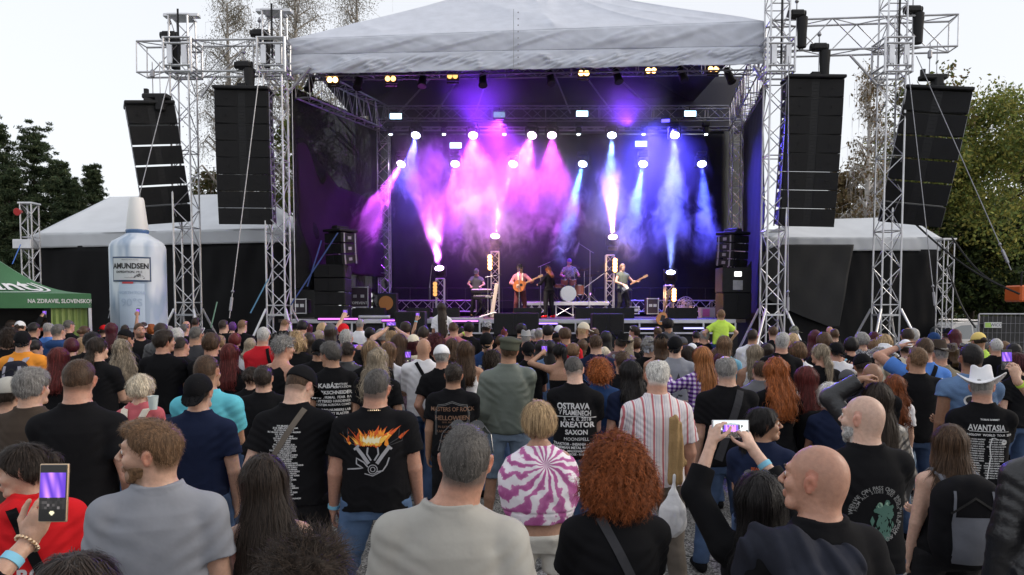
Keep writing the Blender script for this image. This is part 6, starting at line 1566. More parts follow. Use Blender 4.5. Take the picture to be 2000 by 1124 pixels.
def p_greytee(fn, root, f):
 lines(fn, root, [('and', .07, .06, 1.2, B_(bold=.03))], INK); mb = MB()
 poly_on(mb, [(-.03, 1.25), (.0, 1.27), (.03, 1.36), (.06, 1.27), (.1, 1.25), (.03, 1.23)], fn); poly_on(mb, [(-.02, 1.235), (.14, 1.235), (.13, 1.16), (-.02, 1.16)], lambda uv: fn(uv)+np.array([0, .001, 0]))
 r = random.Random(4)
 for _ in range(14): x, y = r.uniform(-.08, .08), r.uniform(1.0, 1.12); poly_on(mb, [(x-.012, y), (x, y+.015), (x+.014, y), (x, y-.01)], fn)
 mb.build('shirt_print', mat('charcoal_ink', (.04, .04, .045), .8), root)
PRINTS['greytee'] = p_greytee
PRINTS['bluetee'] = lambda fn, root, f: lines(fn, root, [('COLLINS JR', .034, .05, 1.37, B_(bold=.03)), ('-crew and tour team-', .018, .05, 1.34, {})])
PRINTS['cap'] = lambda fn, root, f: None
def p_vest(fn, root, f):
 mb = MB(); poly_on(mb, [(-.06+.05*x, 1.33+.045*y) for x, y in outl(1, 14)], fn); stroke(mb, [(.02, 1.22), (.05, 1.27), (.08, 1.2), (.04, 1.17)], .02, fn); poly_on(mb, [(-.13, 1.12), (-.09, 1.2), (-.07, 1.12)], fn); mb.build('shirt_print', INK, root)
 f3 = lambda uv: fn(uv)-np.array([0, .0012, 0]); mb = MB(); poly_on(mb, [(-.06+.036*x, 1.335+.03*y) for x, y in outl(1, 12)], f3); mb.build('shirt_print', mat('black_ink', (.02, .02, .02), .8), root)
 mb = MB(); stroke(mb, [(-.12, 1.27), (-.05, 1.275), (.02, 1.285)], .022, f3); stroke(mb, [(.06, 1.18), (.10, 1.2)], .02, f3); mb.build('shirt_print', mat('red_ink', (.3, .02, .02), .8), root)
PRINTS['vest'] = p_vest
def p_orange(fn, root, f):
 mb = MB(); r = random.Random(6)
 lines(fn, root, [('BEASTIE', .028, -.02, 1.345, B_(bold=.03)), ('SUMMERFEST', .020, -.02, 1.235, B_(bold=.03))], ORG_INK)
 stroke(mb, [(-.02+x, 1.295+y) for x, y in outl(.02, 14)], .006, fn)
 for _ in range(16): x, y = -.02+r.gauss(0, .028), 1.285+r.gauss(0, .022); stroke(mb, [(x, y), (x+r.uniform(-.018, .018), y+r.uniform(-.018, .018))], .005, fn)
 mb.build('shirt_print', ORG_INK, root)
PRINTS['orangelogo'] = p_orange
PRINTS['redhood'] = lambda fn, root, f: lines(fn, root, [('NAROD III', .085, .0, 1.17, B_(bold=.04)), ('BRIGADE', .04, .03, 1.10, B_(bold=.03))], mat('pale_ink', (.5, .48, .5), .8))
def cape_tie(f, root, h):
 k = f.k
 def fn(P):
  tab = np.array([[1.03, .195, .150, -.01], [1.12, .235, .165, -.01], [1.22, .262, .160, -.01], [1.34, .250, .135, -.015], [1.42, .215, .105, -.02], [1.47, .14, .085, -.02], [1.505, .08, .07, -.02]])*k
  d = sweep(P, tab, 0, 2.3)-.008*np.abs(pn(P*np.array([1, 1, .5], np.float32), 5, 20, 4))-.004*pn(P, 8, 45, 3)
  d = smax(d, -ell(P, f.neck0+np.array([0, .03, .07])*k, np.array([.075, .1, .05])*k), .01)
  d = smax(d, P[:, 1]-.10, .01)
  rib = -.006*np.clip(1-np.abs(P[:, 2]-1.10*k)/.008, 0, 1); return d-rib
 V, q = nets(fn, f.lo-.08, f.hi+.05, h); mm = raw_mesh('sweatshirt', V, q); mm.materials.append(pattern_mat('tie_dye')); link_mesh('sweatshirt', mm, root)
def cape_hood(f, root, h):
 k = f.k
 def fn(P):
  d = None
  pts = [(-.20, .10, 1.30, .05), (-.19, .02, 1.43, .06), (-.15, -.08, 1.44, .07), (-.12, -.15, 1.33, .085), (-.10, -.17, 1.18, .09), (-.12, -.16, .98, .10)]
  for a, b in zip(pts[:-1], pts[1:]):
   q = rc(P, np.array(a[:3])*k, np.array(b[:3])*k, a[3], b[3]); d = q if d is None else smin(d, q, .03)
  d = smin(d, rc(P, np.array([-.17, -.05, 1.44])*k, np.array([-.01, -.135, 1.40])*k, .055, .06), .03)
  d = smin(d, rc(P, np.array([-.01, -.135, 1.40])*k, np.array([.03, -.16, 1.10])*k, .06, .075), .03)
  w = P[:, 0]*1.6+P[:, 2]*.5; return d-.010*np.clip(np.sin(w*52+3.5*pn(P, 6, 8, 4)), -.3, 1)-.007*np.abs(pn(P, 7, 26, 5))
 V, q = nets(fn, f.lo-.08, f.hi+.05, h); mm = raw_mesh('slung_hoodie', V, q); mm.materials.append(cloth((.022, .024, .034))); link_mesh('slung_hoodie', mm, root)
CAPES = {'tie': cape_tie, 'hood': cape_hood}
def world_root(name, f, label, cat):
 o = empty(name, f.root.location, label, cat); o.rotation_euler = f.root.rotation_euler; return o
def backpack(f, c1, c2, size, label, stripes=False, z=1.24):
 k = f.k; r = world_root('backpack', f, label, 'backpack'); w, dp, hh = size
 y0 = -np.interp(z*k, f.tab[:, 0], f.tab[:, 2])-.02
 def fn(P):
  q = P-np.array([0, y0-dp*.45, z], np.float32)*[1, 1, k]
  q = q.astype(np.float32); d = (((np.abs(q[:, 0])/w)**3.2+(np.abs(q[:, 1])/dp)**2.6+(np.abs(q[:, 2])/hh)**3.2)**(1/3)-1)*min(w, dp)
  d = smin(d, ell(q, (0, -dp*.75, -hh*.30), (w*.78, dp*.45, hh*.52)), .012)
  return d-.004*pn(P, 9, 26, 4)
 c = np.array([0, y0-dp*.5, z*k]); V, q = nets(fn, c-[w+.05, dp*2, hh+.05], c+[w+.05, dp*1.3, hh+.05], .008)
 mm = raw_mesh('bag', V, q); mm.materials.append(cloth(c1, 'cotton')); bag = link_mesh('bag', mm, r)
 def panel(poly, off, nm, col):
  n_ = 14; uv = np.array([(x*w*.62*(1 if abs(y) < .85 else .93), z*k-.28*hh+y*.50*hh) for y in np.linspace(-1, 1, n_) for x in np.linspace(-1, 1, n_)]); P_ = march(f, lambda p: fn(p), uv, off)
  mb = MB(); mb.add(P_, [[j*n_+i, j*n_+i+1, (j+1)*n_+i+1, (j+1)*n_+i] for j in range(n_-1) for i in range(n_-1)]); mb.build(nm, cloth(col), bag, True)
 zc = z*k
 for s in (-1, 1): stro = MB(); tmp = [(s*w*.55, zc+hh*.75), (s*w*.62, zc+.1*hh), (s*w*.6, zc-hh*.6)]; stroke(stro, tmp, .035 if stripes else .014, lambda uv: march(f, fn, uv, .004)); stro.build('trim', cloth(c2), bag)
 if not stripes: panel([(-.55*w, zc-.75*hh), (.6*w, zc-.75*hh), (.66*w, zc+.2*hh), (.1*w, zc+.35*hh), (-.3*w, zc+.3*hh)], .005, 'pocket', c2)
 zp = MB(); stroke(zp, [(-w*.7, zc+hh*.3), (0, zc+hh*.62), (w*.7, zc+hh*.3)], .012, lambda uv: march(f, fn, uv, .008)); zp.build('zip', BLACKP, bag)
 for s in (-1, 1):
  pts = [(s*.07, -.13, 1.40), (s*.085, -.09, 1.46), (s*.092, .0, 1.485), (s*.095, .10, 1.40), (s*.11, .13, 1.25)]
  pts = np.array([(x, y0-.02 if i == 0 else y*(1 if y < 0 else 1+f.fat*.4), zz) for i, (x, y, zz) in enumerate(pts)])*[1, 1, k]
  mb = MB(); w_ = .026; A_ = pts+[w_, 0, 0]; Bq = pts-[w_, 0, 0]; n_ = len(pts); th = np.array([0, -.006, .012]); mb.add(np.r_[A_, Bq, A_+th, Bq+th], [[n_*2+i, n_*2+i+1, n_*3+i+1, n_*3+i] for i in range(n_-1)]+[[i, n_+i, n_+i+1, i+1] for i in range(n_-1)]+[[i, i+1, 2*n_+i+1, 2*n_+i] for i in range(n_-1)]+[[n_+i, 3*n_+i, 3*n_+i+1, n_+i+1] for i in range(n_-1)]); mb.build('shoulder_strap', cloth(c2 if stripes or c2[0] > .1 else c1), r)
 return r
def screen_mesh(w, hgt, kind, n=(30, 60)):
 "grid with the picture shown on the lit screen"
 nx, ny = n if hgt > w else n[::-1]; u, v = np.meshgrid((np.arange(nx)+.5)/nx, (np.arange(ny)+.5)/ny, indexing='ij')
 r = np.random.default_rng(3); col = np.zeros((nx, ny, 3))
 if hgt > w: sy, y0, y1 = 1, .42, .88
 else: sy, y0, y1 = 1, .28, .92
 if kind == 'wide':
  col[:] = np.array([.75, .82, .85]); roofm = (np.abs(u-.5) < .27) & (v > .70) & (v < .86-.3*np.abs(u-.5)); col[roofm] = (.35, .4, .45)
  st_ = (np.abs(u-.5) < .23) & (v > .34) & (v <= .72); col[st_] = (.22, .1, .75)
  for c in (.38, .47, .55, .62): b_ = st_ & (np.abs(u-c) < .022+.04*(.75-v)); col[b_] = (.8, .3, .95)
  for c in (.2, .27, .74, .82): col[(np.abs(u-c) < .022) & (v > .45) & (v < .75)] = (.03, .03, .03)
  col[(v < .45) & (np.abs(u-.5) >= .23)] = (.05, .05, .05); cr = v < .34+.02*np.sin(u*60); col[cr] = r.choice([.015, .05, .15, .3], cr.sum(), p=[.5, .3, .15, .05])[:, None]*np.array([1, .8, .7])
  rr = ((u-.86)/.07)**2+((v-.42)/.2)**2 < 1; col[rr] = (.85, .85, .85)
 else:
  col[:] = .01; z = (v > y0) & (v < y1)
  g = np.exp(-((u-.35)/.2)**2)+np.exp(-((u-.75)/.1)**2)*.6
  col[z] = (np.array([.10, .03, .5])+g[..., None]*np.array([.6, .25, .6])*(.5+.5*np.sin(v*9+u*14))[..., None])[z]
  cr = (v > .2) & (v <= y0); ch = r.choice([.01, .02, .06, .14], (nx//3+1, ny//3+1), p=[.45, .3, .17, .08]).repeat(3, 0).repeat(3, 1)[:nx, :ny]; col[cr] = ch[cr][:, None]*np.array([1, .9, .9])
  if kind == 'app': col[(v < .2) | (v > .9)] = .005; bt = ((u-.5)/.09)**2+((v-.13)/.045)**2 < 1; col[bt] = (.8, .75, .5)
 gx, gy = np.meshgrid(np.linspace(-w/2, w/2, nx+1), np.linspace(-hgt/2, hgt/2, ny+1), indexing='ij')
 V = []; cl = []
 P00 = np.stack([gx[:-1, :-1], 0*gx[:-1, :-1], gy[:-1, :-1]], -1); P10 = np.stack([gx[1:, :-1], 0*gx[1:, :-1], gy[1:, :-1]], -1); P11 = np.stack([gx[1:, 1:], 0*gx[1:, 1:], gy[1:, 1:]], -1); P01 = np.stack([gx[:-1, 1:], 0*gx[:-1, 1:], gy[:-1, 1:]], -1)
 V = np.stack([P00, P10, P11, P01], 2).reshape(-1, 3); cl = np.repeat(col.reshape(-1, 3), 4, 0); Fq = np.arange(len(V)).reshape(-1, 4)
 return V, Fq, cl
SCR = bpy.data.materials.new('phone_screen'); SCR.use_nodes = True; _p = SCR.node_tree.nodes['Principled BSDF']; _a = SCR.node_tree.nodes.new('ShaderNodeAttribute'); _a.attribute_name = 'Col'; SCR.node_tree.links.new(_a.outputs['Color'], _p.inputs['Emission Color']); _p.inputs['Emission Strength'].default_value = .95; _p.inputs['Base Color'].default_value = (.01, .01, .01, 1); _p.inputs['Roughness'].default_value = .15
def phone(c, label, land=False, kind='stage', yaw=0, pitch=-.12, roll=0, case=(.015, .015, .018), rim=None, sc=1.0):
 w, hh = (.075*sc, .155*sc)
 if land: w, hh = hh, w
 r = empty('phone', c, label, 'phone', 'phones held up in the crowd'); r.rotation_euler = (pitch, roll, yaw)
 mb = MB(); mb.box((0, 0, 0), (w, .010, hh), bevel=.0045); mb.build('case', mat('phone_case_%.2f' % case[0], case, .3, spec=.6), r)
 if rim: mb = MB(); mb.box((0, .001, 0), (w+.004, .008, hh+.004), bevel=.004); mb.build('rim', mat('phone_rim', rim, .3, .8), r)
 V, Fq, cl = screen_mesh(w*.93, hh*.94, kind); V = V+[0, -.0056, 0]; mm = raw_mesh('screen', V, Fq, cols=cl, smooth=False); mm.materials.append(SCR); link_mesh('screen', mm, r)
 mb = MB(); mb.box((w*.28 if not land else w*.38, .0062, hh*.36 if not land else hh*.25), (.02, .004, .03), bevel=.002); mb.build('camera_bump', BLACKP, r)
 return r
# ================================================================ side tents
TENT = mat('pale_tent_pvc', (.60, .62, .65), .5, spec=.35, bump=.15, bscale=5, var=.07, vscale=1.2)
def side_tent(label, eaves, ridge, Y0, Y1, hem_px, wall_bottom, flap=False, dirt=0):
 "eaves: front eave px points (left,right); ridge: px points; hem_px: valance depth in px"
 e0, e1 = [W(*q, Y0) for q in eaves]; r0, r1 = [W(*q, (Y0+Y1)/2) for q in ridge]
 c0 = np.array([e0[0], Y0, 0]); t = empty('tent', ((e0[0]+e1[0])/2, Y0, 0), label, 'tent'); off = np.array(t.location)
 b0 = e0+[0, Y1-Y0, 0]; b1 = e1+[0, Y1-Y0, 0]
 def patch(nm, a, b, c, d, nu=24, nv=14, sagg=.12, m=TENT, wr=.03, seed=0):
  def fn(u, v):
   u_, v_ = u[..., None], v[..., None]; P = (a*(1-u_)+b*u_)*(1-v_)+(d*(1-u_)+c*u_)*v_
   P[..., 2] -= sagg*np.sin(np.pi*u)*np.sin(np.pi*v); P[..., 1] -= wr*snoise(P[..., 0]*1.5+P[..., 1], P[..., 2], 30+seed, 6, 1.4); return P-off
  P, F4 = cloth_patch(fn, nu, nv); me = raw_mesh(nm, P, F4); me.materials.append(m); o = link_mesh(nm, me, t); md = o.modifiers.new('s', 'SOLIDIFY'); md.thickness = .012; return o
 patch('roof', e0, e1, r1, r0, 40, 20, .25); patch('roof', b1, b0, r0, r1, 20, 10, .2); patch('roof', b0, e0, r0, r0+[0, .01, 0], 14, 10, .1); patch('roof', e1, b1, r1, r1+[0, .01, 0], 14, 10, .1)
 hz = hem_px/F*Y0; dn = np.array([0, 0, -hz])
 patch('valance', e0, e1, e1+dn, e0+dn, 60, 8, 0, TENT, .045, 2); patch('valance', b0, e0, e0+dn, b0+dn, 20, 6, 0, TENT, .03, 3); patch('valance', e1, b1, b1+dn, e1+dn, 20, 6, 0, TENT, .03, 4)
 g0 = e0+dn*.9; g1 = e1+dn*.9
 BL = mat('black_tent_wall', (.006, .006, .007), .7, spec=.2, bump=.2, bscale=6, var=.3, vscale=1)
 fl = lambda p: np.array([p[0], p[1], 0.0])
 patch('wall', g0+[0, .05, 0], g1+[0, .05, 0], fl(g1), fl(g0), 70, 20, 0, BL, .07, 5)
 patch('wall', b0+dn, g0, fl(g0), fl(b0), 20, 10, 0, BL, .05, 6); patch('wall', g1, b1+dn, fl(b1), fl(g1), 20, 10, 0, BL, .05, 7); patch('wall', b0+dn, b1+dn, fl(b1), fl(b0), 20, 10, 0, BL, .05, 8)
 if flap:
  a = W(1524, 478, Y0-.15); b = W(1668, 478, Y0-.15); c = W(1640, 642, Y0-.2); d = W(1560, 560, Y0-.25)
  GF = mat('grey_mesh_flap', (.018, .018, .019), .75, var=.2, vscale=1.5, bump=.3, bscale=8)
  def fn(u, v):
   lx = a[0]*(1-v)+(a[0]+(c[0]-a[0])*.9)*v**1.6; rx = b[0]*(1-v)+c[0]*v
   zz = a[2]*(1-v)+(W(0, 640, Y0)[2])*v; x = lx*(1-u)+rx*u
   return np.stack([x, Y0-.15-.05*snoise(x, zz, 44, 5, 1.3), zz+.0*x], -1)-off
  P, F4 = cloth_patch(fn, 40, 40); me = raw_mesh('flap', P, F4); me.materials.append(GF); o = link_mesh('flap', me, t); md = o.modifiers.new('s', 'SOLIDIFY'); md.thickness = .01
 return t
side_tent('grey roofed backstage tent with black walls left of the stage', ((67, 458), (560, 446)), ((215, 385), (500, 378)), 24.0, 31, 27, 0)
side_tent('grey roofed backstage tent with black walls right of the stage', ((1500, 464), (1838, 464)), ((1560, 430), (1770, 424)), 24.5, 30, 26, 0, flap=True)
for (px, y0, Y, w_, lab) in ((57, 398, 23.2, .36, 'short truss post with a red horn speaker at the left tent corner'), (1848, 468, 23.6, .34, 'truss post at the corner of the right backstage tent')):
 p = W(px, y0, Y); t = empty('truss_post', (p[0], Y, 0), lab, 'truss post'); mb = MB(); truss(mb, (0, 0, .05), (0, 0, p[2]), w=w_, h=w_, up=(0, 1, 0), bay=.36, r=.024, dr=.012); mb.build('mast', ALU, t)
 mb = MB(); mb.box((0, 0, .03), (.6, .6, .06), bevel=.01); mb.box((0, 0, p[2]), (w_+.1, w_+.1, .05)); mb.build('plate', ALU, t)
 if px < 100:
  mb = MB(); mb.box((-.12, 0, W(0, 478, Y)[2]), (.6, .5, .3), bevel=.02); mb.build('sleeve_block', ALU, t)
  mb = MB(); mb.lathe([(.05, .1), (.07, 0), (.12, -.10), (.11, -.11)], (-.16, -.25, W(0, 416, Y)[2]), 14, rot=rotx(R(-80))); mb.build('horn', mat('red_horn', (.5, .03, .03), .4), t, True)
# ================================================================ inflatable bottle
c = W(272, 600, 18.4); t = empty('inflatable_bottle', (c[0], 18.4, 0), 'giant inflatable pale blue bottle with a white cap and paper label', 'inflatable bottle')
sc_ = 18.4/F; zz = lambda py: W(272, py, 18.4)[2]
bm = bpy.data.materials.new('airship_blue'); bm.use_nodes = True; tt = bm.node_tree; p_ = tt.nodes['Principled BSDF']; p_.inputs['Roughness'].default_value = .5
tc = tt.nodes.new('ShaderNodeTexCoord'); sx = tt.nodes.new('ShaderNodeSeparateXYZ'); tt.links.new(tc.outputs['Object'], sx.inputs[0])
wv = tt.nodes.new('ShaderNodeTexNoise'); wv.inputs['Scale'].default_value = 1.3; mp = tt.nodes.new('ShaderNodeMapping'); mp.inputs['Scale'].default_value = (2.2, 1, .5); tt.links.new(tc.outputs['Object'], mp.inputs[0]); tt.links.new(mp.outputs[0], wv.inputs['Vector'])
cr = tt.nodes.new('ShaderNodeValToRGB'); cr.color_ramp.elements[0].position = .40; cr.color_ramp.elements[0].color = (.30, .38, .50, 1); cr.color_ramp.elements[1].position = .56; cr.color_ramp.elements[1].color = (.62, .67, .74, 1); tt.links.new(wv.outputs[0], cr.inputs[0]); tt.links.new(cr.outputs[0], p_.inputs['Base Color'])
r_ = 50*sc_
prof = [(.001, 0), (r_*.98, 0), (r_*1.0, .2), (r_*1.0, zz(486)), (r_*.97, zz(480)), (r_*.88, zz(473)), (r_*.55, zz(463)), (r_*.36, zz(456))]
mb = MB(); mb.lathe(prof, n=44); mb.build('bottle_body', bm, t, True)
mb = MB(); mb.lathe([(r_*.36, zz(462)), (r_*.42, zz(452)), (r_*.37, zz(446)), (r_*.36, zz(440))], n=32); mb.build('neck', mat('blue_foil', (.09, .16, .30), .25), t, True)
mb = MB(); mb.lathe([(r_*.38, zz(452)), (r_*.40, zz(450)), (r_*.27, zz(392)), (r_*.24, zz(387)), (.001, zz(385))], n=32); mb.build('cap', mat('white_cap', (.78, .77, .76), .5, bump=.3, bscale=9), t, True)
def cyl(uv, off=.012):
 uv = np.asarray(uv); a = uv[:, 0]/r_; return np.c_[(r_*1.02+off)*np.sin(a), -(r_*1.02+off)*np.cos(a), uv[:, 1]]
def cyl_rect(mb, x0, x1, z0, z1, off):
 us = np.linspace(x0, x1, 12); V = np.r_[cyl(np.c_[us, np.full(12, z0)], off), cyl(np.c_[us, np.full(12, z1)], off)]; mb.add(V, [[i, i+1, 13+i, 12+i] for i in range(11)])
lx0, lx1 = -.29, .56
mb = MB(); cyl_rect(mb, lx0-.03, lx1+.04, zz(552), zz(505), .006); mb.build('label_border', mat('navy_vinyl', (.02, .05, .12), .4), t)
mb = MB(); cyl_rect(mb, lx0, lx1, zz(549), zz(508), .012); lb = mb.build('paper_label', mat('label_paper', (.55, .57, .60), .6), t)
mb = MB(); lc = (lx0+lx1)/2; text_on(mb, 'AMUNDSEN', lambda uv: cyl(uv, .020), .185, lc, zz(523), bold=.03, xs=.82); text_on(mb, 'EXPEDITION 1911', lambda uv: cyl(uv, .020), .075, lc-.03, zz(534), bold=.02)
text_on(mb, 'PREMIUM QUALITY VODKA', lambda uv: cyl(uv, .020), .03, lc, zz(511)); mb.build('lettering', mat('black_ink', (.02, .02, .02), .8), lb)
mb = MB(); r = random.Random(3)
for k in range(26): x = lc+.2+r.gauss(0, .05); z = zz(541)+r.uniform(-.03, .05)-abs(x-lc-.2)*.4; s = r.uniform(.008, .02); mb.add(cyl(np.array([(x-s, z-s), (x+s, z-s*.6), (x+s*.4, z+s*1.4)]), .021), [[0, 1, 2]])
for k in range(18): x = lc-.12+k*.014; z = zz(545)+.008*math.sin(k*1.3); mb.add(cyl(np.array([(x, z), (x+.015, z+.004), (x+.006, z+.014)]), .021), [[0, 1, 2]])
mb.build('drawing', mat('grey_print', (.1, .1, .11), .8), lb)
mb = MB(); cyl_rect(mb, -.14, .44, zz(640), zz(556), .008); mb.build('frosted_panel', mat('frosted_panel', (.50, .60, .74), .5), t)
mb = MB(); cyl_rect(mb, -.05, .12, zz(556), zz(552.5), .016); cyl_rect(mb, .12, .2, zz(556), zz(552.5), .016); mb.build('colour_bar', mat('red_bar', (.5, .05, .06), .5), t)
mb = MB(); text_on(mb, 'NORTH POLE', lambda uv: cyl(uv, .016), .10, .15, zz(573), bold=.01); text_on(mb, "90°S", lambda uv: cyl(uv, .016), .26, .15, zz(592), bold=.01); mb.build('faint_lettering', mat('faint_blue', (.40, .50, .65), .5), t)
# ================================================================ green promotional tent at left
Yt = 15.0; E1 = W(178, 574, Yt); e1 = np.array([0, 0, E1[2]]); ap = np.array([-2.1, 1.7, E1[2]+1.05])
e0 = e1-[4.2, 0, 0]; b0 = e0+[0, 3.4, 0]; b1 = e1+[0, 3.4, 0]; off = np.zeros(3)
t = empty('promotional_tent', (E1[0], Yt, 0), 'green promotional tent with white lettering at the left edge', 'tent', rz=math.atan2(-E1[0], Yt))
GT = mat('green_canvas', (.045, .14, .06), .55, spec=.3, bump=.2, bscale=5, var=.2, vscale=.8); LG = mat('pale_green_canvas', (.17, .30, .17), .5, var=.15, vscale=1)
mb = MB()
for a, b in ((e0, e1), (e1, b1), (b1, b0), (b0, e0)):
 n_ = 14; V = []
 for i in range(n_+1):
  for j in range(n_+1):
   u, v = i/n_, j/n_; P = (a*(1-u)+b*u)*(1-v)+ap*v; P = P-[0, 0, .30*math.sin(math.pi*v)*(1-.3*v)]; V.append(P-off)
 mb.add(V, [[i*(n_+1)+j, (i+1)*(n_+1)+j, (i+1)*(n_+1)+j+1, i*(n_+1)+j+1] for i in range(n_) for j in range(n_)])
o = mb.build('roof', GT, t, True)
mb = MB(); dz = np.array([0, 0, -.30])
for a, b in ((e0, e1), (e1, b1), (b1, b0), (b0, e0)): mb.add([a-off, b-off, b+dz-off, a+dz-off], [[0, 1, 2, 3]])
o = mb.build('valance', GT, t)
fv = lambda uv: np.c_[uv[:, 0], np.full(len(uv), -.012), uv[:, 1]]
mb = MB(); text_on(mb, 'NA ZDRAVIE, SLOVENSKO!', fv, .115, e1[0]-off[0]-.55, e1[2]-.16, bold=.02, xs=.8); mb.build('lettering', INK, o)
def roofpt(uv):
 out = []
 for u, v in uv: P = (e0*(1-u)+e1*u)*(1-v)+ap*v; out.append(P-[0, 0, .30*math.sin(math.pi*v)*(1-.3*v)]-off+[0, -.02, .02])
 return np.array(out)
mb = MB(); text_on(mb, 'bažant', roofpt, .42, .60, .36, bold=.02, xs=.5, rot=-.05);
ring = [(.62+.30*math.cos(a), .36+.30*math.sin(a)) for a in np.linspace(.35, -1.9, 22)]
for q in (0, .035):
 rp = roofpt([(.60+(.30+q)*math.cos(a), .36+(.29+q)*math.sin(a)) for a in np.linspace(.25, -2.2, 24)]); rq = roofpt([(.60+(.30+q+.016)*math.cos(a), .36+(.29+q+.02)*math.sin(a)) for a in np.linspace(.25, -2.2, 24)]); mb.add(np.r_[rp, rq], [[i, i+1, 25+i, 24+i] for i in range(23)])
mb.build('lettering', INK, t)
mb = MB()
for q in (e0, e1, b0, b1): MB().box((q[0]-.03, q[1]+.03, q[2]/2-.1), (.06, .06, q[2]-.2), bevel=.008).build('leg_pole', ALU, t)
mb = MB(); n_ = 24; V = []
for i in range(n_+1): x = e1[0]-.72+.64*i/n_; V += [(x-off[0], .10+.012*math.sin(i*1.5), e1[2]-.2), (x-off[0], .10+.03*math.sin(i*1.5+.4), .05)]
mb.add(V, [[2*i, 2*i+1, 2*i+3, 2*i+2] for i in range(n_)]); mb.build('side_curtain', mat('yellow_green_canvas', (.17, .24, .06), .5, var=.25, vscale=2), t, True)
mb = MB(); mb.box((-2.5, 1.6, 1.2), (3.2, .04, 2.1)); mb.build('back_wall', BLACKP, t)
# ================================================================ right side: fence with banner, cars, lift
f0 = W(1912, 614, 17); f1 = np.array([W(2040, 618, 16.6)[0], 16.6, f0[2]])
t = empty('mesh_fence', (f0[0], 17, 0), 'wire fence panel with black banner and small company plate at right', 'fence'); off = np.array(t.location); L_ = 3.0
mb = MB();
for x in (0, L_): mb.tube((x, 0, 0), (x, 0, f0[2]), .021, n=8)
mb.tube((0, 0, f0[2]), (L_, 0, f0[2]), .021, n=8); mb.tube((0, 0, .15), (L_, 0, .15), .021); mb.build('frame', STEEL, t)
mb = MB()
for i in range(1, 28): mb.tube((i*L_/28, -.02, .15), (i*L_/28, -.02, f0[2]), .0035, n=4)
for j in range(1, 9): mb.tube((0, -.02, j*f0[2]/9), (L_, -.02, j*f0[2]/9), .0035, n=4)
mb.build('wire_mesh', STEEL, t)
mb = MB(); mb.box((L_/2, .03, f0[2]/2), (L_-.06, .01, f0[2]-.1)); mb.build('banner', mat('black_banner', (.015, .015, .017), .6), t)
a = W(1926, 630, 16.9)-off; b = W(1959, 641, 16.9)-off
pl = MB().box(((a[0]+b[0])/2, -.045, (a[2]+b[2])/2), (b[0]-a[0], .012, a[2]-b[2]), bevel=.004).build('plate', INK, t)
mb = MB(); w_ = b[0]-a[0]; mb.add([(a[0]+.01, -.053, b[2]+.01), (a[0]+w_*.42, -.053, b[2]+.01), (a[0]+w_*.36, -.053, a[2]-.01), (a[0]+.01, -.053, a[2]-.01)], [[0, 1, 2, 3]]); mb.build('green_field', mat('lime', (.35, .55, .12), .6), pl)
mb = MB(); text_on(mb, 'WICO', lambda uv: np.c_[uv[:, 0], np.full(len(uv), -.0535), uv[:, 1]], .10, a[0]+w_*.68, (a[2]+b[2])/2, bold=.01); mb.build('lettering', mat('grey_print', (.1, .1, .11), .8), pl)
def car(px, Y, col, label, yaw, ytop=600):
 q = W(px, ytop, Y); t = empty('parked_car', (q[0], Y, 0), label, 'car', 'cars parked behind the fence', rz=yaw)
 prof = [(-2.15, .35), (-2.2, .75), (-2.05, 1.0), (-1.95, 1.45), (-1.6, 1.62), (.2, 1.66), (.55, 1.55), (1.15, 1.08), (1.9, .98), (2.2, .8), (2.25, .4), (2.1, .3), (-2.0, .3)]
 def fn(V): V = V.copy(); tp = np.clip((V[:, 2]-.95)/.7, 0, 1); V[:, 1] *= 1-.16*tp; return V
 paint = mat('car_paint_'+label[:8], col, .3, .3, coat=.8); glassm = mat('car_glass', (.10, .12, .14), .08, spec=.9)
 mb = MB(); mb.prism(prof, -.88, .88, fn); mb.build('body', paint, t)
 for s in (-1, 1):
  for poly in ([(-1.85, 1.08), (-1.78, 1.42), (-1.45, 1.53), (-1.05, 1.55), (-1.05, 1.08)], [(-.97, 1.08), (-.97, 1.55), (-.1, 1.57), (-.1, 1.08)], [(0, 1.08), (0, 1.57), (.3, 1.55), (.9, 1.12), (.88, 1.08)]):
   n_ = len(poly); V = np.array([(x, s*(.885*(1-.16*max(0, (z-.95)/.7))+.006), z) for x, z in poly]); mb = MB(); mb.add(V, [list(range(n_))]); mb.build('window', glassm, t)
 V = np.array([(.60, -.7, 1.52), (.60, .7, 1.52), (1.10, .78, 1.13), (1.10, -.78, 1.13)])+[.03, 0, .015]; mb = MB(); mb.add(V, [[0, 1, 2, 3]]); mb.build('windscreen', glassm, t)
 V = np.array([(-2.02, -.72, 1.08), (-2.02, .72, 1.08), (-1.95, .68, 1.42), (-1.95, -.68, 1.42)])+[-.035, 0, 0]; mb = MB(); mb.add(V, [[0, 1, 2, 3]]); mb.build('rear_window', glassm, t)
 for sx in (-1.35, 1.35):
  for s in (-1, 1): w_ = MB().lathe([(.001, -.1), (.31, -.1), (.33, -.06), (.33, .06), (.31, .1), (.001, .1)], (sx, s*.8, .33), 22, rot=rotx(R(90))).build('wheel', RUB, t, True); MB().lathe([(.001, -.11), (.2, -.11), (.2, .11), (.001, .11)], (sx, s*.8, .33), 16, rot=rotx(R(90))).build('rim', ALU, w_)
 for s in (-1, 1): MB().box((2.17, s*.62, .78), (.12, .34, .14), bevel=.03).build('headlight', glassm, t); MB().box((-2.14, s*.68, .98), (.1, .16, .4), bevel=.03).build('tail_light', mat('tail_red', (.3, .02, .02), .3), t); MB().box((-.6, s*.62, 1.70), (1.7, .03, .04), bevel=.01).build('roof_rail', ALU, t); MB().box((.75, s*.98, 1.12), (.1, .16, .12), bevel=.03).build('mirror', paint, t)
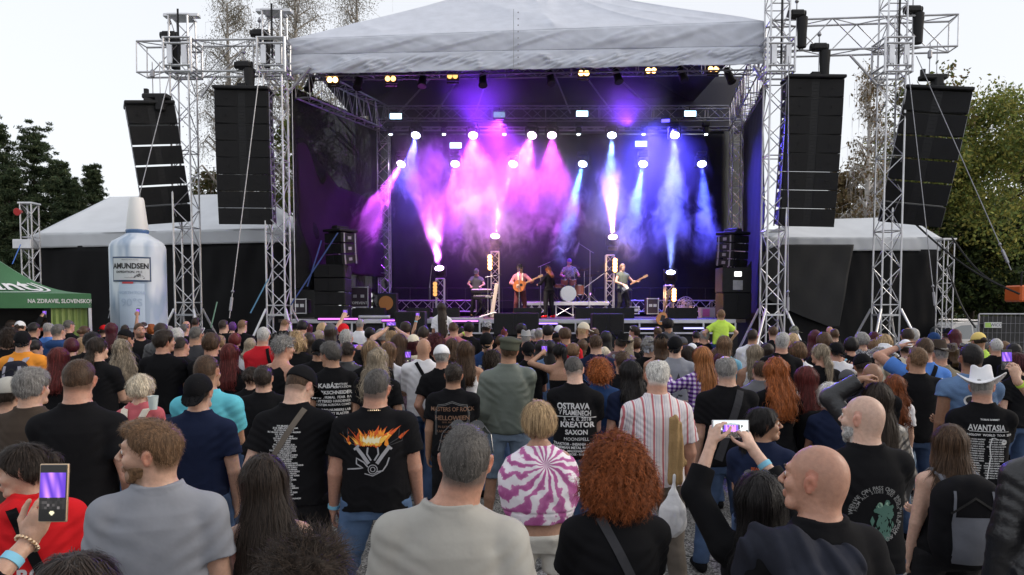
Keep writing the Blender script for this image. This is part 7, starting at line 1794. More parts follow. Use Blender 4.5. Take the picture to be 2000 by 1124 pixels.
car(1912, 25.0, (.30, .30, .31), 'silver estate car behind the lattice post', R(12)); car(1985, 27.5, (.12, .15, .22), 'dark blue grey car behind the fence panel', R(-170))
q = W(2000, 574, 24); t = empty('access_platform', (q[0], 24, 0), 'orange lifting basket rising behind the parked cars', 'lift')
MB().box((0, 0, q[2]), (.8, .8, .55), bevel=.05).build('basket', mat('orange_paint', (.65, .12, .02), .4), t); MB().box((.3, .2, q[2]/2-.2), (.18, .18, q[2]-.3), bevel=.02).build('boom', BLACKP, t); MB().tube((-.35, -.35, q[2]+.25), (-.35, -.35, q[2]+.7), .03).tube((-.35, -.35, q[2]+.7), (.35, -.35, q[2]+.7), .03).tube((.35, -.35, q[2]+.25), (.35, -.35, q[2]+.7), .03).build('rail', BLACKP, t)
for a, b, Y, lab in (((1858, 462), (1960, 560), 23, 'black cable falling from the right tent corner'), ((1850, 520), (1905, 640), 23.2, 'dark stay running down beside the right lattice post'), ((1788, 438), (1992, 575), 22.8, 'long black cable sagging toward the orange lift')):
 mb = MB(); p0 = W(*a, Y); p1 = W(*b, Y-1.5); pts = [p0*(1-u)+p1*u-[0, 0, .25*math.sin(math.pi*u)] for u in np.linspace(0, 1, 9)]; mb.path(pts, .03, 5); tag(mb.build('cable', RUB), lab, 'cable')
mb = MB();
p0 = W(700, 0, 200)
# ================================================================ trees
def leafmat(name, cols, tr=.25):
 m = bpy.data.materials.new(name); m.use_nodes = True; t = m.node_tree; p = t.nodes['Principled BSDF']; at = t.nodes.new('ShaderNodeAttribute'); at.attribute_name = 'Col'
 t.links.new(at.outputs['Color'], p.inputs['Base Color']); p.inputs['Roughness'].default_value = .75; p.inputs['Specular IOR Level'].default_value = .25
 tl = t.nodes.new('ShaderNodeBsdfTranslucent'); mi = t.nodes.new('ShaderNodeMixShader'); mi.inputs[0].default_value = .35; t.links.new(at.outputs['Color'], tl.inputs[0]); t.links.new(p.outputs[0], mi.inputs[1]); t.links.new(tl.outputs[0], mi.inputs[2]); t.links.new(mi.outputs[0], t.nodes['Material Output'].inputs[0])
 return m
LEAF = leafmat('leaf', None); BARK = mat('dark_bark', (.05, .04, .032), .9, bump=.6, bscale=12, var=.3); BIRCHB = mat('birch_bark', (.36, .33, .30), .8, bump=.4, bscale=8, var=.45, vscale=5)
def leaves(centres, n, size, cols, seed, flat=.0, stretch=1.0, droop=0.0):
 r = np.random.default_rng(seed); i = r.integers(0, len(centres), n); c, rad = centres[i, :3], centres[i, 3]
 v = r.normal(size=(n, 3)); v /= np.linalg.norm(v, axis=1, keepdims=True); v *= (r.random(n)**.45*rad)[:, None]; v[:, 2] *= 1-flat*.9
 p = c+v
 a = r.normal(size=(n, 3)); a[:, 2] -= droop*2; a /= np.linalg.norm(a, axis=1, keepdims=True); b = np.cross(a, r.normal(size=(n, 3))); b /= np.linalg.norm(b, axis=1, keepdims=True)
 s = size*r.uniform(.6, 1.4, n)[:, None]
 V = np.stack([p-a*s*stretch, p+b*s*.5, p+a*s*stretch, p-b*s*.5], 1).reshape(-1, 3); Fq = np.arange(4*n).reshape(-1, 4)
 ci = r.integers(0, len(cols), n); cl = np.array(cols)[ci]*r.uniform(.6, 1.4, (n, 1))*(.75+.5*r.random(len(centres)))[i][:, None]
 return V, Fq, np.repeat(cl, 4, 0)
def tree(px, ytop, Y, wpx, label, cols, kind='broad', bark=BARK, n=9000, size=.16, seed=0, base=.0, trunk_px=None, group='trees behind the stage'):
 top = W(px, ytop, Y); Hh = top[2]; x0 = W(px, 600, Y)[0]; wd = wpx/F*Y/2; r = np.random.default_rng(seed+100)
 t = empty('tree', (x0, Y, 0), label, 'tree', group)
 mb = MB(); tr_ = .012*Hh+.08; pts = [np.array([.3*math.sin(z*.35+seed)*wd*.2, 0, z*Hh]) for z in np.linspace(0, .93, 9)]; mb.path(pts, np.linspace(tr_, tr_*.15, 9), 8)
 C_ = []
 nb = {'broad': 44, 'conifer': 150, 'birch': 80}[kind]
 for k in range(nb):
  if kind == 'conifer': zf = .12+.86*(k/nb); L = wd*(1.02-zf)**1.15*r.uniform(.55, 1.35)+.08; el_ = .18*r.normal()+.12
  elif kind == 'birch': zf = r.uniform(.22, .95); L = wd*(1.1-zf*.75)*r.uniform(.5, 1.1); el_ = .7
  else: zf = r.uniform(.22, .92); L = wd*math.sin(min(1, (1.12-zf)*1.5)*math.pi/2)*r.uniform(.55, 1.1); el_ = .35
  az = r.uniform(0, 6.28); p0 = np.array([.3*math.sin(zf*.35+seed)*wd*.2, 0, zf*Hh]); d = np.array([math.cos(az)*math.cos(el_), math.sin(az)*math.cos(el_), math.sin(el_)])
  if kind == 'birch': ps = [p0, p0+d*L*.5, p0+d*L*.85+[0, 0, .0], p0+d*L*1.05-[0, 0, L*.25], p0+d*L*1.12-[0, 0, L*.7]]
  else: ps = [p0, p0+d*L*.5+[0, 0, .05*L], p0+d*L]
  mb.path(ps, np.linspace(tr_*.35*(1.1-zf)+.015, .008, len(ps)), 5)
  m_ = 3 if kind == 'birch' else 4
  for q in range(m_):
   u = (q+1.2)/m_; c = p0+d*L*min(u, 1)+r.normal(0, .08*wd, 3)
   if kind == 'birch': c = c-[0, 0, L*.45*u*r.random()]
   rad = {'broad': .26*wd, 'conifer': (.09*wd+.26)*(1.15-zf*.75), 'birch': .21*wd}[kind]*r.uniform(.6, 1.25); C_.append([*c, rad])
   if kind == 'birch' and q:
    for _ in range(3): e = c+r.normal(0, .12*wd, 3); mb.path([ps[1], (ps[1]+e)/2+[0, 0, .1*L], e, e-[0, 0, .5+.4*r.random()]], [.012, .009, .006, .004], 4)
 mb.build('trunk', bark, t, True)
 C_ = np.array(C_)
 if kind == 'birch': V, Fq, cl = leaves(C_, n, size, cols, seed, 0, 1.0, .6)
 elif kind == 'conifer': V, Fq, cl = leaves(C_, n, size, cols, seed, .6, 2.2, 0)
 else: V, Fq, cl = leaves(C_, n, size, cols, seed)
 me = raw_mesh('crown', V, Fq, smooth=False, cols=cl); me.materials.append(LEAF); link_mesh('crown', me, t)
 return t
PINE = [(.05, .075, .036), (.065, .092, .045), (.036, .058, .03), (.085, .10, .048)]
for i, (px, yt, Y, w_, lab) in enumerate(((-5, 232, 44, 330, 'dark pine cut by the left edge'), (68, 243, 46, 240, 'tallest dark pine left of centre in the pine group'), (118, 312, 45, 230, 'dark pine with a rounded top in the middle of the pine group'), (188, 318, 46, 160, 'rightmost slim dark pine of the group'), (152, 350, 41, 200, 'low dark pine in front of the slim one'), (30, 330, 38, 200, 'broad dark pine behind the green tent'))):
 tree(px, yt, Y, w_, lab, PINE, 'conifer', BARK, 30000, .055, i)
BL_ = [(.16, .14, .10), (.22, .19, .13), (.13, .12, .08), (.20, .18, .14)]
for i, (px, yt, Y, w_, lab) in enumerate(((575, -70, 38, 330, 'sparse weeping birch rising above the left stage tower'), (450, -45, 40, 240, 'sparse birch behind the left speaker beam'), (705, -60, 42, 260, 'thin birch top above the left slope of the stage roof'))):
 tree(px, yt, Y, w_, lab, BL_, 'birch', BIRCHB, 30000, .038, 20+i)
GR = [(.08, .11, .03), (.12, .14, .04), (.17, .155, .045), (.06, .08, .025)]; YG = [(.24, .25, .06), (.17, .21, .055), (.31, .28, .07), (.11, .15, .045)]; BRN = [(.19, .125, .07), (.14, .11, .055), (.22, .165, .085)]
tree(1690, 120, 33, 170, 'pale stemmed birch with bare white branches behind the right speakers', BRN, 'birch', mat('white_bark', (.5, .47, .44), .8, var=.3, vscale=6), 2600, .08, 31)
tree(1790, 130, 38, 190, 'brownish green tree behind the outer right tower', BRN+GR, 'broad', BARK, 7000, .13, 32)
tree(1885, 195, 38, 360, 'yellow green lime tree behind the outer right speakers', YG, 'broad', BARK, 42000, .10, 33)
tree(1790, 230, 42, 230, 'olive green tree left of the yellow green lime', GR+YG, 'broad', BARK, 20000, .10, 34)
tree(2010, 300, 44, 170, 'dark brownish tree cut by the right edge', BRN+GR, 'broad', BARK, 10000, .14, 35)
tree(1660, 330, 41, 150, 'rusty brown low tree behind the inner right speaker', BRN, 'broad', BARK, 8000, .13, 36)
tree(1960, 420, 36, 170, 'dark green bush like tree behind the cars', [(.03, .045, .018), (.05, .07, .02)], 'broad', BARK, 10000, .12, 37)
tree(1850, 430, 37, 150, 'dark green low tree beside the right tent corner', [(.03, .045, .018), (.06, .08, .02)], 'broad', BARK, 9000, .12, 38)
tree(420, 300, 40, 110, 'ochre green low tree between the left towers', GR+BRN, 'broad', BARK, 7000, .12, 39)
tree(600, 150, 36, 150, 'leafy tree seen through the left mesh wall', GR, 'broad', BARK, 8000, .12, 40)
r = np.random.default_rng(5); Cn = []
for k in range(420):
 x = r.uniform(22, 75); y = r.uniform(60, 95); hgt = 3+(x-20)*.32+r.uniform(-1, 2); Cn.append([x+6, y, max(1.5, hgt*r.uniform(.3, 1)), 2.3])
V, Fq, cl = leaves(np.array(Cn), 26000, .5, BRN+GR, 9); me = raw_mesh('distant_wood', V, Fq, smooth=False, cols=cl); me.materials.append(LEAF); tag(link_mesh('distant_wood', me), 'distant autumn wood on the slope at right', 'wood', kind='stuff')
Cn = np.array([[r.uniform(-60, 60), r.uniform(48, 56), r.uniform(.3, 3.4), 1.4] for _ in range(420)]); V, Fq, cl = leaves(Cn, 24000, .3, PINE+GR, 10); me = raw_mesh('hedge_belt', V, Fq, smooth=False, cols=cl); me.materials.append(LEAF); tag(link_mesh('hedge_belt', me), 'dense dark undergrowth behind the stage and tents', 'undergrowth', kind='stuff')
# ================================================================ crowd, located from the photograph
ROWS = []
def A(x, y, s, label, **k): ROWS.append([x, y, s, label, k])
B_ = dict
A(21, 622, 105, 'dark haired man looking up, first head at the left edge under the green tent', byaw=50, hyaw=25, hcol='dark')
A(40, 624, 98, 'woman in a white visor filming with a raised phone below the green tent', sex='f', byaw=25, hair='pony', hcol='dark', hat=('cap', 'white', 0), armR=dict(t=(.16, .34, 1.86), n=(0, 1, 0), curl=.9), top=('long', 'black'))
A(16, 637, 150, 'person with bushy dark brown hair standing behind the orange shirted man', sex='f', hair='curly', hcol='dark')
A(8, 651, 125, 'grey haired man in black cut by the left picture edge, upper row', byaw=40, hyaw=20, hcol='grey', skin='ruddy')
A(44, 641, 158, 'man in orange tee with black cap and grey striped backpack', top=('tee', 'orange'), hat=('cap', 'black', 180), hcol='dark', byaw=12, armL='fold')
A(65, 626, 110, 'man in red framed glasses left of the tall dark haired man', byaw=60, hair='short', hcol='black', glasses='red')
A(81, 620, 135, 'tall man with flat dark hair and black tee left of the green tent curtain', byaw=25, hyaw=30, hcol='dark', hair='fade')
A(94, 628, 110, 'bald faced man in blue shirt half hidden by the tall dark haired man', byaw=40, hair='ring', hcol='grey', top=('tee', 'blue'), skin='ruddy')
A(70, 660, 140, 'woman with black bun and white top beside the orange shirt', sex='f', byaw=40, hair='bun', hcol='black', top=('tee', 'white'))
A(112, 629, 152, 'balding man with glasses in navy hoodie with grey collar', byaw=15, hyaw=30, hair='short', hcol='dgrey', top=('hoodie', 'nblue'), glasses='frame')
A(133, 622, 124, 'man with dark grey crop and black tee before the green tent curtain', byaw=25, hyaw=35, hcol='dgrey')
A(149, 630, 84, 'pale blonde woman far back beside the tent pole', sex='f', hair='mid', hcol='plat')
A(164, 633, 110, 'woman with brown hair tied low and bare pink shoulder beside the tent pole', sex='f', byaw=50, hair='bun', hcol='brown', top=('tank', 'grey'))
A(140, 657, 140, 'woman with wine red bob right of the navy hoodie', sex='f', byaw=20, hair='bob', hcol='wine')
A(160, 656, 135, 'woman with straight blonde hair between wine bob and dark ponytail', sex='f', hair='long', hcol='dblond')
A(114, 674, 185, 'woman with long cherry red hair and black tee in front of the navy hoodie', sex='f', byaw=15, hyaw=15, hair='long', hcol='red')
A(189, 653, 185, 'man with long dark ponytail and black tee, elbow bent', byaw=25, hyaw=20, hair='lowpony', hcol='dark')
A(150, 695, 338, 'big man with cropped brown hair and black tee at front left', hair='buzz', hcol='brown', fat=.12, hyaw=10, byaw=5, glasses='frame', armR='pocket')
A(58, 715, 290, 'grey haired man in dark brown tee behind the grey cap', byaw=20, hyaw=25, hair='thick', hcol='grey', top=('tee', 'brown'), fat=.15)
A(16, 731, 285, 'man in grey baseball cap and black tee at the left edge', byaw=25, hyaw=25, hat=('cap', 'stone', 10), hcol='dark', fat=.15)
A(219, 627, 130, 'woman with long maroon brown hair in front of the bottle', sex='f', hair='long', hcol='wine')
A(201, 633, 88, 'person in a small red cap left of the bottle', hat=('cap', 'crimson', -60), hcol='dark')
A(243, 632, 92, 'person in black holding one bare arm high in front of the bottle', armR=dict(t=(.22, .12, 1.99), n=(0, 1, 0), curl=1.0), skin='tan', hcol='dark')
A(176, 646, 150, 'black haired person hidden behind the dark ponytail', hair='thick', hcol='black')
A(243, 640, 140, 'man in black beanie and sunglasses looking right under the bottle', byaw=40, hyaw=15, hat=('beanie', 'black'), glasses='sun', skin='ruddy')
A(239, 658, 165, 'woman with long wavy platinum hair and printed black tee', sex='f', hair='wavy', hcol='gblond', byaw=5, prints='ghost')
A(273, 629, 130, 'short haired bearded man turned around to face the camera', byaw=150, hyaw=15, hair='buzz', hcol='brown', beard='brown', armL='down', armR='down')
A(279, 626, 84, 'man in black and white bandana behind the bearded man', byaw=30, hat=('bandana', 'white'), hcol='dark')
A(296, 632, 80, 'orange haired head far behind the big black tee', hair='curly', hcol='orange', sex='f')
A(313, 629, 120, 'man in black leather jacket with dark hair behind the big black tee', hair='thick', hcol='dark', top=('jacket', 'black', 'leather'), prints='ghost')
A(318, 641, 198, 'broad man in plain black tee with neat dark hair and profile to the right', byaw=15, hyaw=50, hair='thick', hcol='dark', fat=.12)
A(331, 634, 88, 'small grey haired head left of the truss tower foot', hcol='grey')
A(343, 638, 125, 'pinkish grey haired person beside the broad black tee', hair='bobf', hcol='silver', sex='f')
A(352, 656, 155, 'sunburnt man with short dark hair tucked behind the broad black tee', byaw=25, hyaw=20, hcol='dark', skin='ruddy', hair='buzz')
A(360, 630, 95, 'man with sunglasses on the side of his dark hair by the tower foot', byaw=35, hcol='dgrey', glasses='sunhead')
A(363, 626, 78, 'pink bald head at the tower foot', hair='bald', skin='ruddy')
A(381, 618, 125, 'tall man with short brown hair right before the outer left tower', hair='fade', hcol='dark', byaw=10)
A(381, 633, 160, 'man in charcoal tee with white sunglasses pushed up on grey hair', byaw=25, hyaw=20, hair='short', hcol='dgrey', top=('tee', 'char'), glasses='whitehead')
A(407, 639, 135, 'low black cap right of the charcoal tee', hat=('cap', 'black', 180), hcol='dark')
A(411, 648, 170, 'man with tousled brown hair and black tee in front of the cherry red hair', hair='thick', hcol='brown', byaw=10, hyaw=15)
A(428, 653, 115, 'blonde woman with glasses pushed up peering past the tousled man', sex='f', byaw=60, hair='bob', hcol='dblond', glasses='head')
A(437, 622, 130, 'man with high dark crop and black tee left of the fade cut man', byaw=25, hyaw=15, hair='fade', hcol='dark')
A(453, 627, 78, 'person with purple hair between two men in black tees', hair='bob', hcol='purple', sex='f')
A(459, 648, 118, 'woman with small cherry red bob behind the long red hair', sex='f', hair='bob', hcol='red')
A(472, 622, 125, 'man with very short blond fade and black tee by the left stage tower', byaw=15, hyaw=25, hair='fade', hcol='light')
A(449, 667, 180, 'woman with long dark red hair and white letters on black tee', sex='f', hair='long', hcol='red', prints='kee')
A(403, 690, 270, 'man in turquoise tee with cropped brown hair', hair='buzz', hcol='brown', byaw=10, hyaw=20, top=('tee', 'cyan'), fat=.1, armR='fold')
A(387, 722, 292, 'man in navy tee with black cap turned backwards', hat=('cap', 'black', 180), hcol='dark', top=('tee', 'navy'), fat=.08, armR='down', armL='fold', prints='cap')
A(271, 729, 232, 'woman with short platinum bob, coral tee and cream backpack', sex='f', hair='bobf', hcol='plat', top=('tee', 'coral'), fat=.15)
A(487, 658, 120, 'grey blond woman in white beside the red shirt', sex='f', hair='mid', hcol='gblond', top=('tee', 'white'))
A(512, 634, 185, 'silver haired man in bright red tee with white collar and black strap', hair='short', hcol='silver', byaw=12, hyaw=5, top=('tee', 'red'), strap=[(1, 'black', .035, .20, 1.0)], armR='fold')
A(550, 651, 180, 'grey curly haired man with patterned headband and black sleeveless shirt', byaw=45, hyaw=25, hair='mess', hcol='grey', hat=('bandana', 'mono_pattern'), top=('tank', 'black'), skin='ruddy')
A(553, 624, 118, 'man with blond fade bending his head beside the left stage tower', byaw=30, hyaw=20, hpitch=25, hair='fade', hcol='light')
A(590, 624, 115, 'black haired head before the violet light batten', hair='thick', hcol='black')
A(602, 630, 84, 'woman tinted violet by the stage edge light', sex='f', byaw=-20, hair='mid', hcol='wine')
A(581, 643, 150, 'woman with curly blonde hair gathered up', sex='f', hair='curly', hcol='blond')
A(601, 646, 150, 'woman with very straight dark waist long hair and bare arms', sex='f', hair='xlong', hcol='dark', top=('tank', 'black'))
A(623, 642, 118, 'woman with ash blonde hair clipped up behind the black cap', sex='f', hair='mid', hcol='gblond')
A(630, 627, 125, 'woman with bright blonde bob near the dark subwoofers', sex='f', hair='bob', hcol='blond')
A(648, 629, 128, 'long haired person in slate blue beanie', hair='mid', hcol='dark', hat=('beanie', 'dgrey'))
A(670, 628, 120, 'person in scarlet cap filming with a shining raised phone', hat=('cap', 'crimson', 180), hcol='dark', armL=dict(t=(-.04, .32, 1.9), n=(0, 1, 0), curl=.9))
A(703, 620, 118, 'grey haired man in crisp white shirt at the stage front', hcol='grey', hair='short', top=('collar', 'white'), byaw=20)
A(676, 639, 150, 'white haired man in black filming sideways, white wristband', hair='short', hcol='silver', armR=dict(t=(.17, .36, 1.50), n=(-.3, .9, 0), curl=.9), bands=[(1, 'white', .03)])
A(622, 657, 165, 'man with black cap backwards and tour list tee left of the glasses man', hat=('cap', 'black', 180), hcol='dark', prints='list', byaw=5)
A(650, 664, 192, 'dark haired man with glasses looking left, white festival line up on black tee', byaw=-8, hyaw=-40, hair='thick', hcol='dgrey', glasses='frame', prints='festival', armL='down', armR='down', bot=('shorts', 'khaki'))
A(677, 664, 165, 'man in black leather jacket right of the festival tee', hair='short', hcol='dark', top=('jacket', 'black', 'leather'))
A(724, 638, 110, 'dark haired head beside the white haired filming man', hair='thick', hcol='black')
A(745, 641, 118, 'grey curly haired person with a red shirt collar', hair='bobf', hcol='grey', top=('tee', 'red'))
A(764, 636, 125, 'person in black cap holding a phone up with both hands', hat=('cap', 'black', 0), hcol='dblond', hair='mid', armL=dict(t=(-.10, .34, 1.72), n=(0, 1, 0), curl=.9), armR=dict(t=(.10, .34, 1.72), n=(0, 1, 0), curl=.9))
A(727, 660, 178, 'woman with long fawn hair and white sunglasses pushed up', sex='f', hair='long', hcol='dblond', glasses='whitehead')
A(736, 674, 200, 'person with long ash blonde hair over a black shirt, front of the pair', sex='f', hair='wavy', hcol='gblond')
A(757, 664, 165, 'woman with long chestnut hair and white tee holding an upright phone', sex='f', hair='long', hcol='light', top=('tee', 'white'), byaw=15)
A(777, 647, 158, 'woman with long brown hair in lilac flowered blouse', sex='f', hair='long', hcol='brown', top=('tee', 'lilac_floral'), byaw=10)
A(792, 626, 122, 'dark haired man in dusty pink tee under the raised arm', hair='thick', hcol='dark', top=('tee', 'pink'))
A(822, 641, 98, 'person in black sleeve stretching one arm straight up with a phone', armL=dict(t=(-.10, .10, 2.03), n=(0, 1, 0), curl=.9), hcol='dark', bands=[(-1, 'lblue', .01)])
A(809, 650, 150, 'person in off white hood with dark red scarf', hair='long', hcol='wine', hat=('beanie', 'cream'), top=('hoodie', 'cream'), sex='f')
A(827, 633, 128, 'man with slicked purple lit dark hair next to the white crop top', hair='slick', hcol='dark')
A(826, 658, 168, 'bald man in white linen shirt with black cross strap', hair='bald', skin='tan', top=('tee', 'white'), strap=[(-1, 'black', .04, .13, 1.12)], bot=('jeans', 'denim'), slen=.9, armL='fold', armR='fold', fat=.1)
A(841, 656, 118, 'blonde woman peeping out right of the bald head', sex='f', hair='long', hcol='gblond')
A(850, 649, 158, 'person with dark crimson afro like hair', hair='curly', hcol='wine', sex='f')
A(864, 669, 178, 'grey haired man in white cap and plain black tee', hat=('cap', 'white', 0), hcol='grey', skin='ruddy', top=('tee', 'black'))
A(885, 704, 215, 'man with cropped dark hair and bronze festival print on black tee', hair='short', hcol='dark', prints='masters', byaw=3, bot=('jeans', 'black'), armL='down', armR='fold')
A(882, 657, 150, 'woman with mid brown hair just left of the white tank top', sex='f', hair='mid', hcol='brown')
A(909, 661, 172, 'woman with glossy brown hair, white tank top and black strap', sex='f', hair='long', hcol='brown', top=('tank', 'white'), strap=[(1, 'black', .03, -.12, 1.0)], skin='tan')
A(887, 625, 118, 'short haired man in rose pink tee below the girl in the white top', hair='short', hcol='brown', top=('tee', 'rose'), skin='ruddy')
A(901, 637, 96, 'black haired person behind a lit phone', hair='bob', hcol='black', sex='f')
A(915, 626, 108, 'dark haired man lifting a phone with yellow green wristband', hcol='black', hair='thick', armL=dict(t=(-.05, .33, 1.58), n=(0, 1, 0), curl=.9), bands=[(-1, 'neon', .03)])
A(949, 624, 102, 'man in patterned small brim hat at the stage front', hat=('bucket', 'mono_pattern'), hcol='dark', hair='short', skin='ruddy')
A(944, 655, 92, 'dark silhouette behind the patterned hat', hair='mid', hcol='black')
A(952, 645, 145, 'ponytailed person in black cap and navy vest with white patches', hat=('cap', 'black', 180), hair='lowpony', hcol='light', top=('tee', 'nblue'), prints='patches')
A(985, 640, 84, 'person with a pointed red mohawk', hair='mohawk', hcol='red')
A(976, 652, 104, 'person stretching a pink lit bare arm sideways', sex='f', hair='bob', hcol='brown', armR=dict(t=(.3, .25, 1.6), curl=.6), top=('tank', 'pink'))
A(992, 653, 200, 'tall man in grey green bomber jacket and olive flat cap', hat=('flatcap', 'olive'), hair='short', hcol='brown', top=('jacket', 'green'), bot=('shorts', 'ldenim'), armL='down', armR='fold', hem=.90)
A(962, 682, 170, 'woman with dark curly bun and black tank beside the bomber jacket', sex='f', hair='curly', hcol='dark', top=('tank', 'black'), armL='fold', byaw=15, skin='tan')
A(1027, 641, 118, 'man in light grey straw hat with dark band', hat=('fedora', 'silver'), hcol='grey', hair='short', skin='ruddy')
A(1018, 630, 105, 'black haired head left of the grey straw hat', hair='thick', hcol='black')
A(1034, 663, 150, 'man in black cap with white dot and black tee, right of the bomber jacket', hat=('cap', 'black', 180), hcol='dark', hair='short', skin='ruddy')
A(1042, 641, 98, 'greying head tucked behind the straw hat', hcol='silver', skin='ruddy')
A(1053, 638, 105, 'curly salt and pepper haired man in a black tee', hcol='grey', hair='short')
A(1055, 662, 130, 'long black haired person behind the black cap', hair='long', hcol='black')
A(1070, 632, 112, 'black haired man with full short hair and black collar', hair='thick', hcol='black')
A(1093, 632, 102, 'person in white snapback cap worn backwards', hat=('cap', 'white', 180), hcol='dark')
A(1106, 637, 128, 'brown haired man in red shirt right of the white snapback', hair='thick', hcol='brown', top=('tee', 'red'))
A(1089, 647, 112, 'person in black cap below the white snapback', hat=('cap', 'black', 0), hcol='brown')
A(1075, 662, 140, 'dark long haired person in faded denim vest', hair='long', hcol='black', top=('tee', 'denim', 'denim'))
A(1138, 626, 118, 'person in cream cap looking right over the crowd', hat=('cap', 'cream', 20), byaw=30, hcol='blond')
A(1134, 634, 112, 'man with short brown hair right in front of the cream cap', hcol='brown', hair='short')
A(1162, 637, 112, 'man with a bald spot on brown hair', hair='balding', hcol='brown')
A(1165, 649, 152, 'man in navy tee with blue guitar print and brown crop', hair='short', hcol='brown', top=('tee', 'navy'), prints='bluesplash', skin='fair')
A(1096, 666, 155, 'woman with black ponytail, bare back and thin black strap holding up a phone', sex='f', hair='pony', hcol='black', top=('top', 'black'), armL=dict(t=(-.20, .30, 1.62), n=(0, 1, 0), curl=.9), strap=None, skin='tan')
A(1119, 668, 130, 'woman with caramel bob turning right', sex='f', hair='bob', hcol='light', byaw=40, hyaw=20)
A(1137, 661, 118, 'brown haired woman behind the blue guitar tee', sex='f', hair='mid', hcol='brown', byaw=25)
A(1124, 702, 228, 'man with cropped grey hair and big white festival lettering on black tee', hair='buzz', hcol='dgrey', prints='ostrava', hpitch=25, skin='pale', armL='fold', armR='fold', fat=.06)
A(1171, 695, 215, 'woman with bright copper orange bob and navy blue top', sex='f', hair='curly', hcol='orange', top=('tee', 'nblue'), fat=.2)
A(1181, 675, 135, 'woman with long pale blonde hair between copper bob and dark crop', sex='f', hair='long', hcol='plat', byaw=-15)
A(1190, 677, 100, 'small dirty blond curly head', hair='curly', hcol='light', sex='f')
A(1185, 643, 132, 'person with long black hair left of the black wide hat', sex='f', hair='long', hcol='black')
A(1208, 640, 138, 'man in tilted black wide hat and maroon leather jacket with grey strap', hat=('cowboy', 'black'), hair='short', hcol='dark', hroll=18, top=('jacket', 'maroon', 'leather'), strap=[(-1, 'grey', .04, .15, 1.15)])
A(1226, 652, 118, 'blonde woman right behind the black wide hat', sex='f', hair='long', hcol='gblond')
A(1239, 635, 98, 'smiling man with sunglasses pushed up looking back left', byaw=-40, hyaw=-35, hcol='dark', hair='thick', glasses='whitehead')
A(1245, 656, 118, 'brown haired person in lilac collar below the smiling man', hair='bob', hcol='brown', sex='f')
A(1235, 655, 92, 'copper haired woman in white behind the brown bob', hair='mid', hcol='copper', sex='f', top=('tee', 'white'))
A(1217, 681, 188, 'short haired man in plain black tee behind the wavy black hair', hair='short', hcol='brown')
A(1233, 698, 218, 'woman with wavy black hair and midnight blue top left of the striped shirt', sex='f', hair='wavy', hcol='black', top=('tee', 'navy'), fat=.15)
A(1283, 698, 272, 'old man with white fringe of hair and red striped white shirt', hair='ring', hcol='white', skin='ruddy', top=('collar', 'red_stripes'), fat=.2, bot=('jeans', 'khaki'), armL='fold', armR='down', slen=.75)
A(1285, 635, 98, 'man with thinning grey hair left of the round afro', hair='balding', hcol='brown')
A(1306, 621, 110, 'man with round dark afro and grey shirt beside the leaning guitar', hair='afro', hcol='black', skin='brown', top=('tee', 'dgrey'))
A(1290, 647, 155, 'person in tilted black cap with white lettering, bare arm with orange band', hat=('cap', 'black', -50), sex='f', hair='mid', hcol='brown', top=('tank', 'black'), armR=dict(t=(.12, .3, 1.55), curl=1.0), bands=[(1, 'orange', .02)], hpitch=-10)
A(1268, 655, 150, 'man in grey cap over curly grey hair, black tee with round badge', hat=('cap', 'grey', 180), hair='mess', hcol='grey', prints='badge')
A(1319, 652, 162, 'man with black cap backwards and printed grey tee hugging a woman', hat=('cap', 'black', 180), hair='buzz', hcol='brown', top=('tee', 'grey'), prints='greytee', skin='pale', armR='fold')
A(1333, 656, 120, 'person with grey lettered cap behind the hugging man', hat=('cap', 'dgrey', 20), hcol='brown')
A(1345, 671, 155, 'dark haired woman smiling down with her face turned left', sex='f', byaw=-40, hyaw=-40, hpitch=12, hair='mid', hcol='dark')
A(1374, 672, 182, 'woman with long straight ginger brown hair in purple gingham shirt', sex='f', hair='xlong', hcol='ginger', top=('long', 'gingham'), byaw=-15, armL=dict(t=(-.26, .34, 1.38), curl=.5))
A(1360, 644, 95, 'black haired head left of the grey balding man', hair='short', hcol='black')
A(1375, 640, 112, 'balding grey man in black collar by the child in yellow', hair='balding', hcol='grey', skin='ruddy')
A(1352, 668, 118, 'person in low white cap between the embracing couple', hat=('cap', 'white', 180), hcol='dark')
A(1414, 652, 150, 'woman with layered caramel hair and sky blue tee below the child', sex='f', hair='mid', hcol='light', top=('tee', 'lblue'), byaw=10)
A(1398, 677, 150, 'brown haired woman behind the bald spot man', sex='f', hair='bob', hcol='brown')
A(1405, 689, 158, 'woman with auburn hair in black top with thin strap', sex='f', hair='mid', hcol='wine', strap=[(-1, 'dgrey', .02, .1, 1.2)])
A(1421, 692, 240, 'man with bald crown, grey sides and black tee with dark bag strap', hair='ring', hcol='grey', skin='fair', strap=[(1, 'char', .06, -.10, .95)], fat=.15, armL='down', armR='fold')
A(1470, 641, 122, 'dark haired man in white shirt right of the child in yellow', hair='buzz', hcol='dark', skin='tan', top=('collar', 'white'), byaw=8)
A(1474, 669, 155, 'woman with grey blonde streaked hair in a white top', sex='f', hair='long', hcol='gblond', top=('tank', 'white'), byaw=-5)
A(1500, 668, 130, 'dark haired person in profile between streaked hair and silver crop', byaw=-35, hair='mid', hcol='dark', sex='f')
A(1483, 702, 175, 'person in thick dark grey jacket behind the orange curls', hair='short', hcol='brown', top=('jacket', 'dgrey'))
A(1526, 646, 160, 'man with silver crop and black tee with white neckline', hair='buzz', hcol='silver', skin='ruddy', byaw=-8)
A(1511, 634, 108, 'man with short brown fade facing left by the tower foot', byaw=-30, hair='fade', hcol='brown')
A(1552, 634, 100, 'man in camouflage cap at the fence line', hat=('cap', 'camo', 60), hcol='grey')
A(1549, 648, 122, 'blonde woman with bob behind the silver crop', sex='f', hair='bob', hcol='blond')
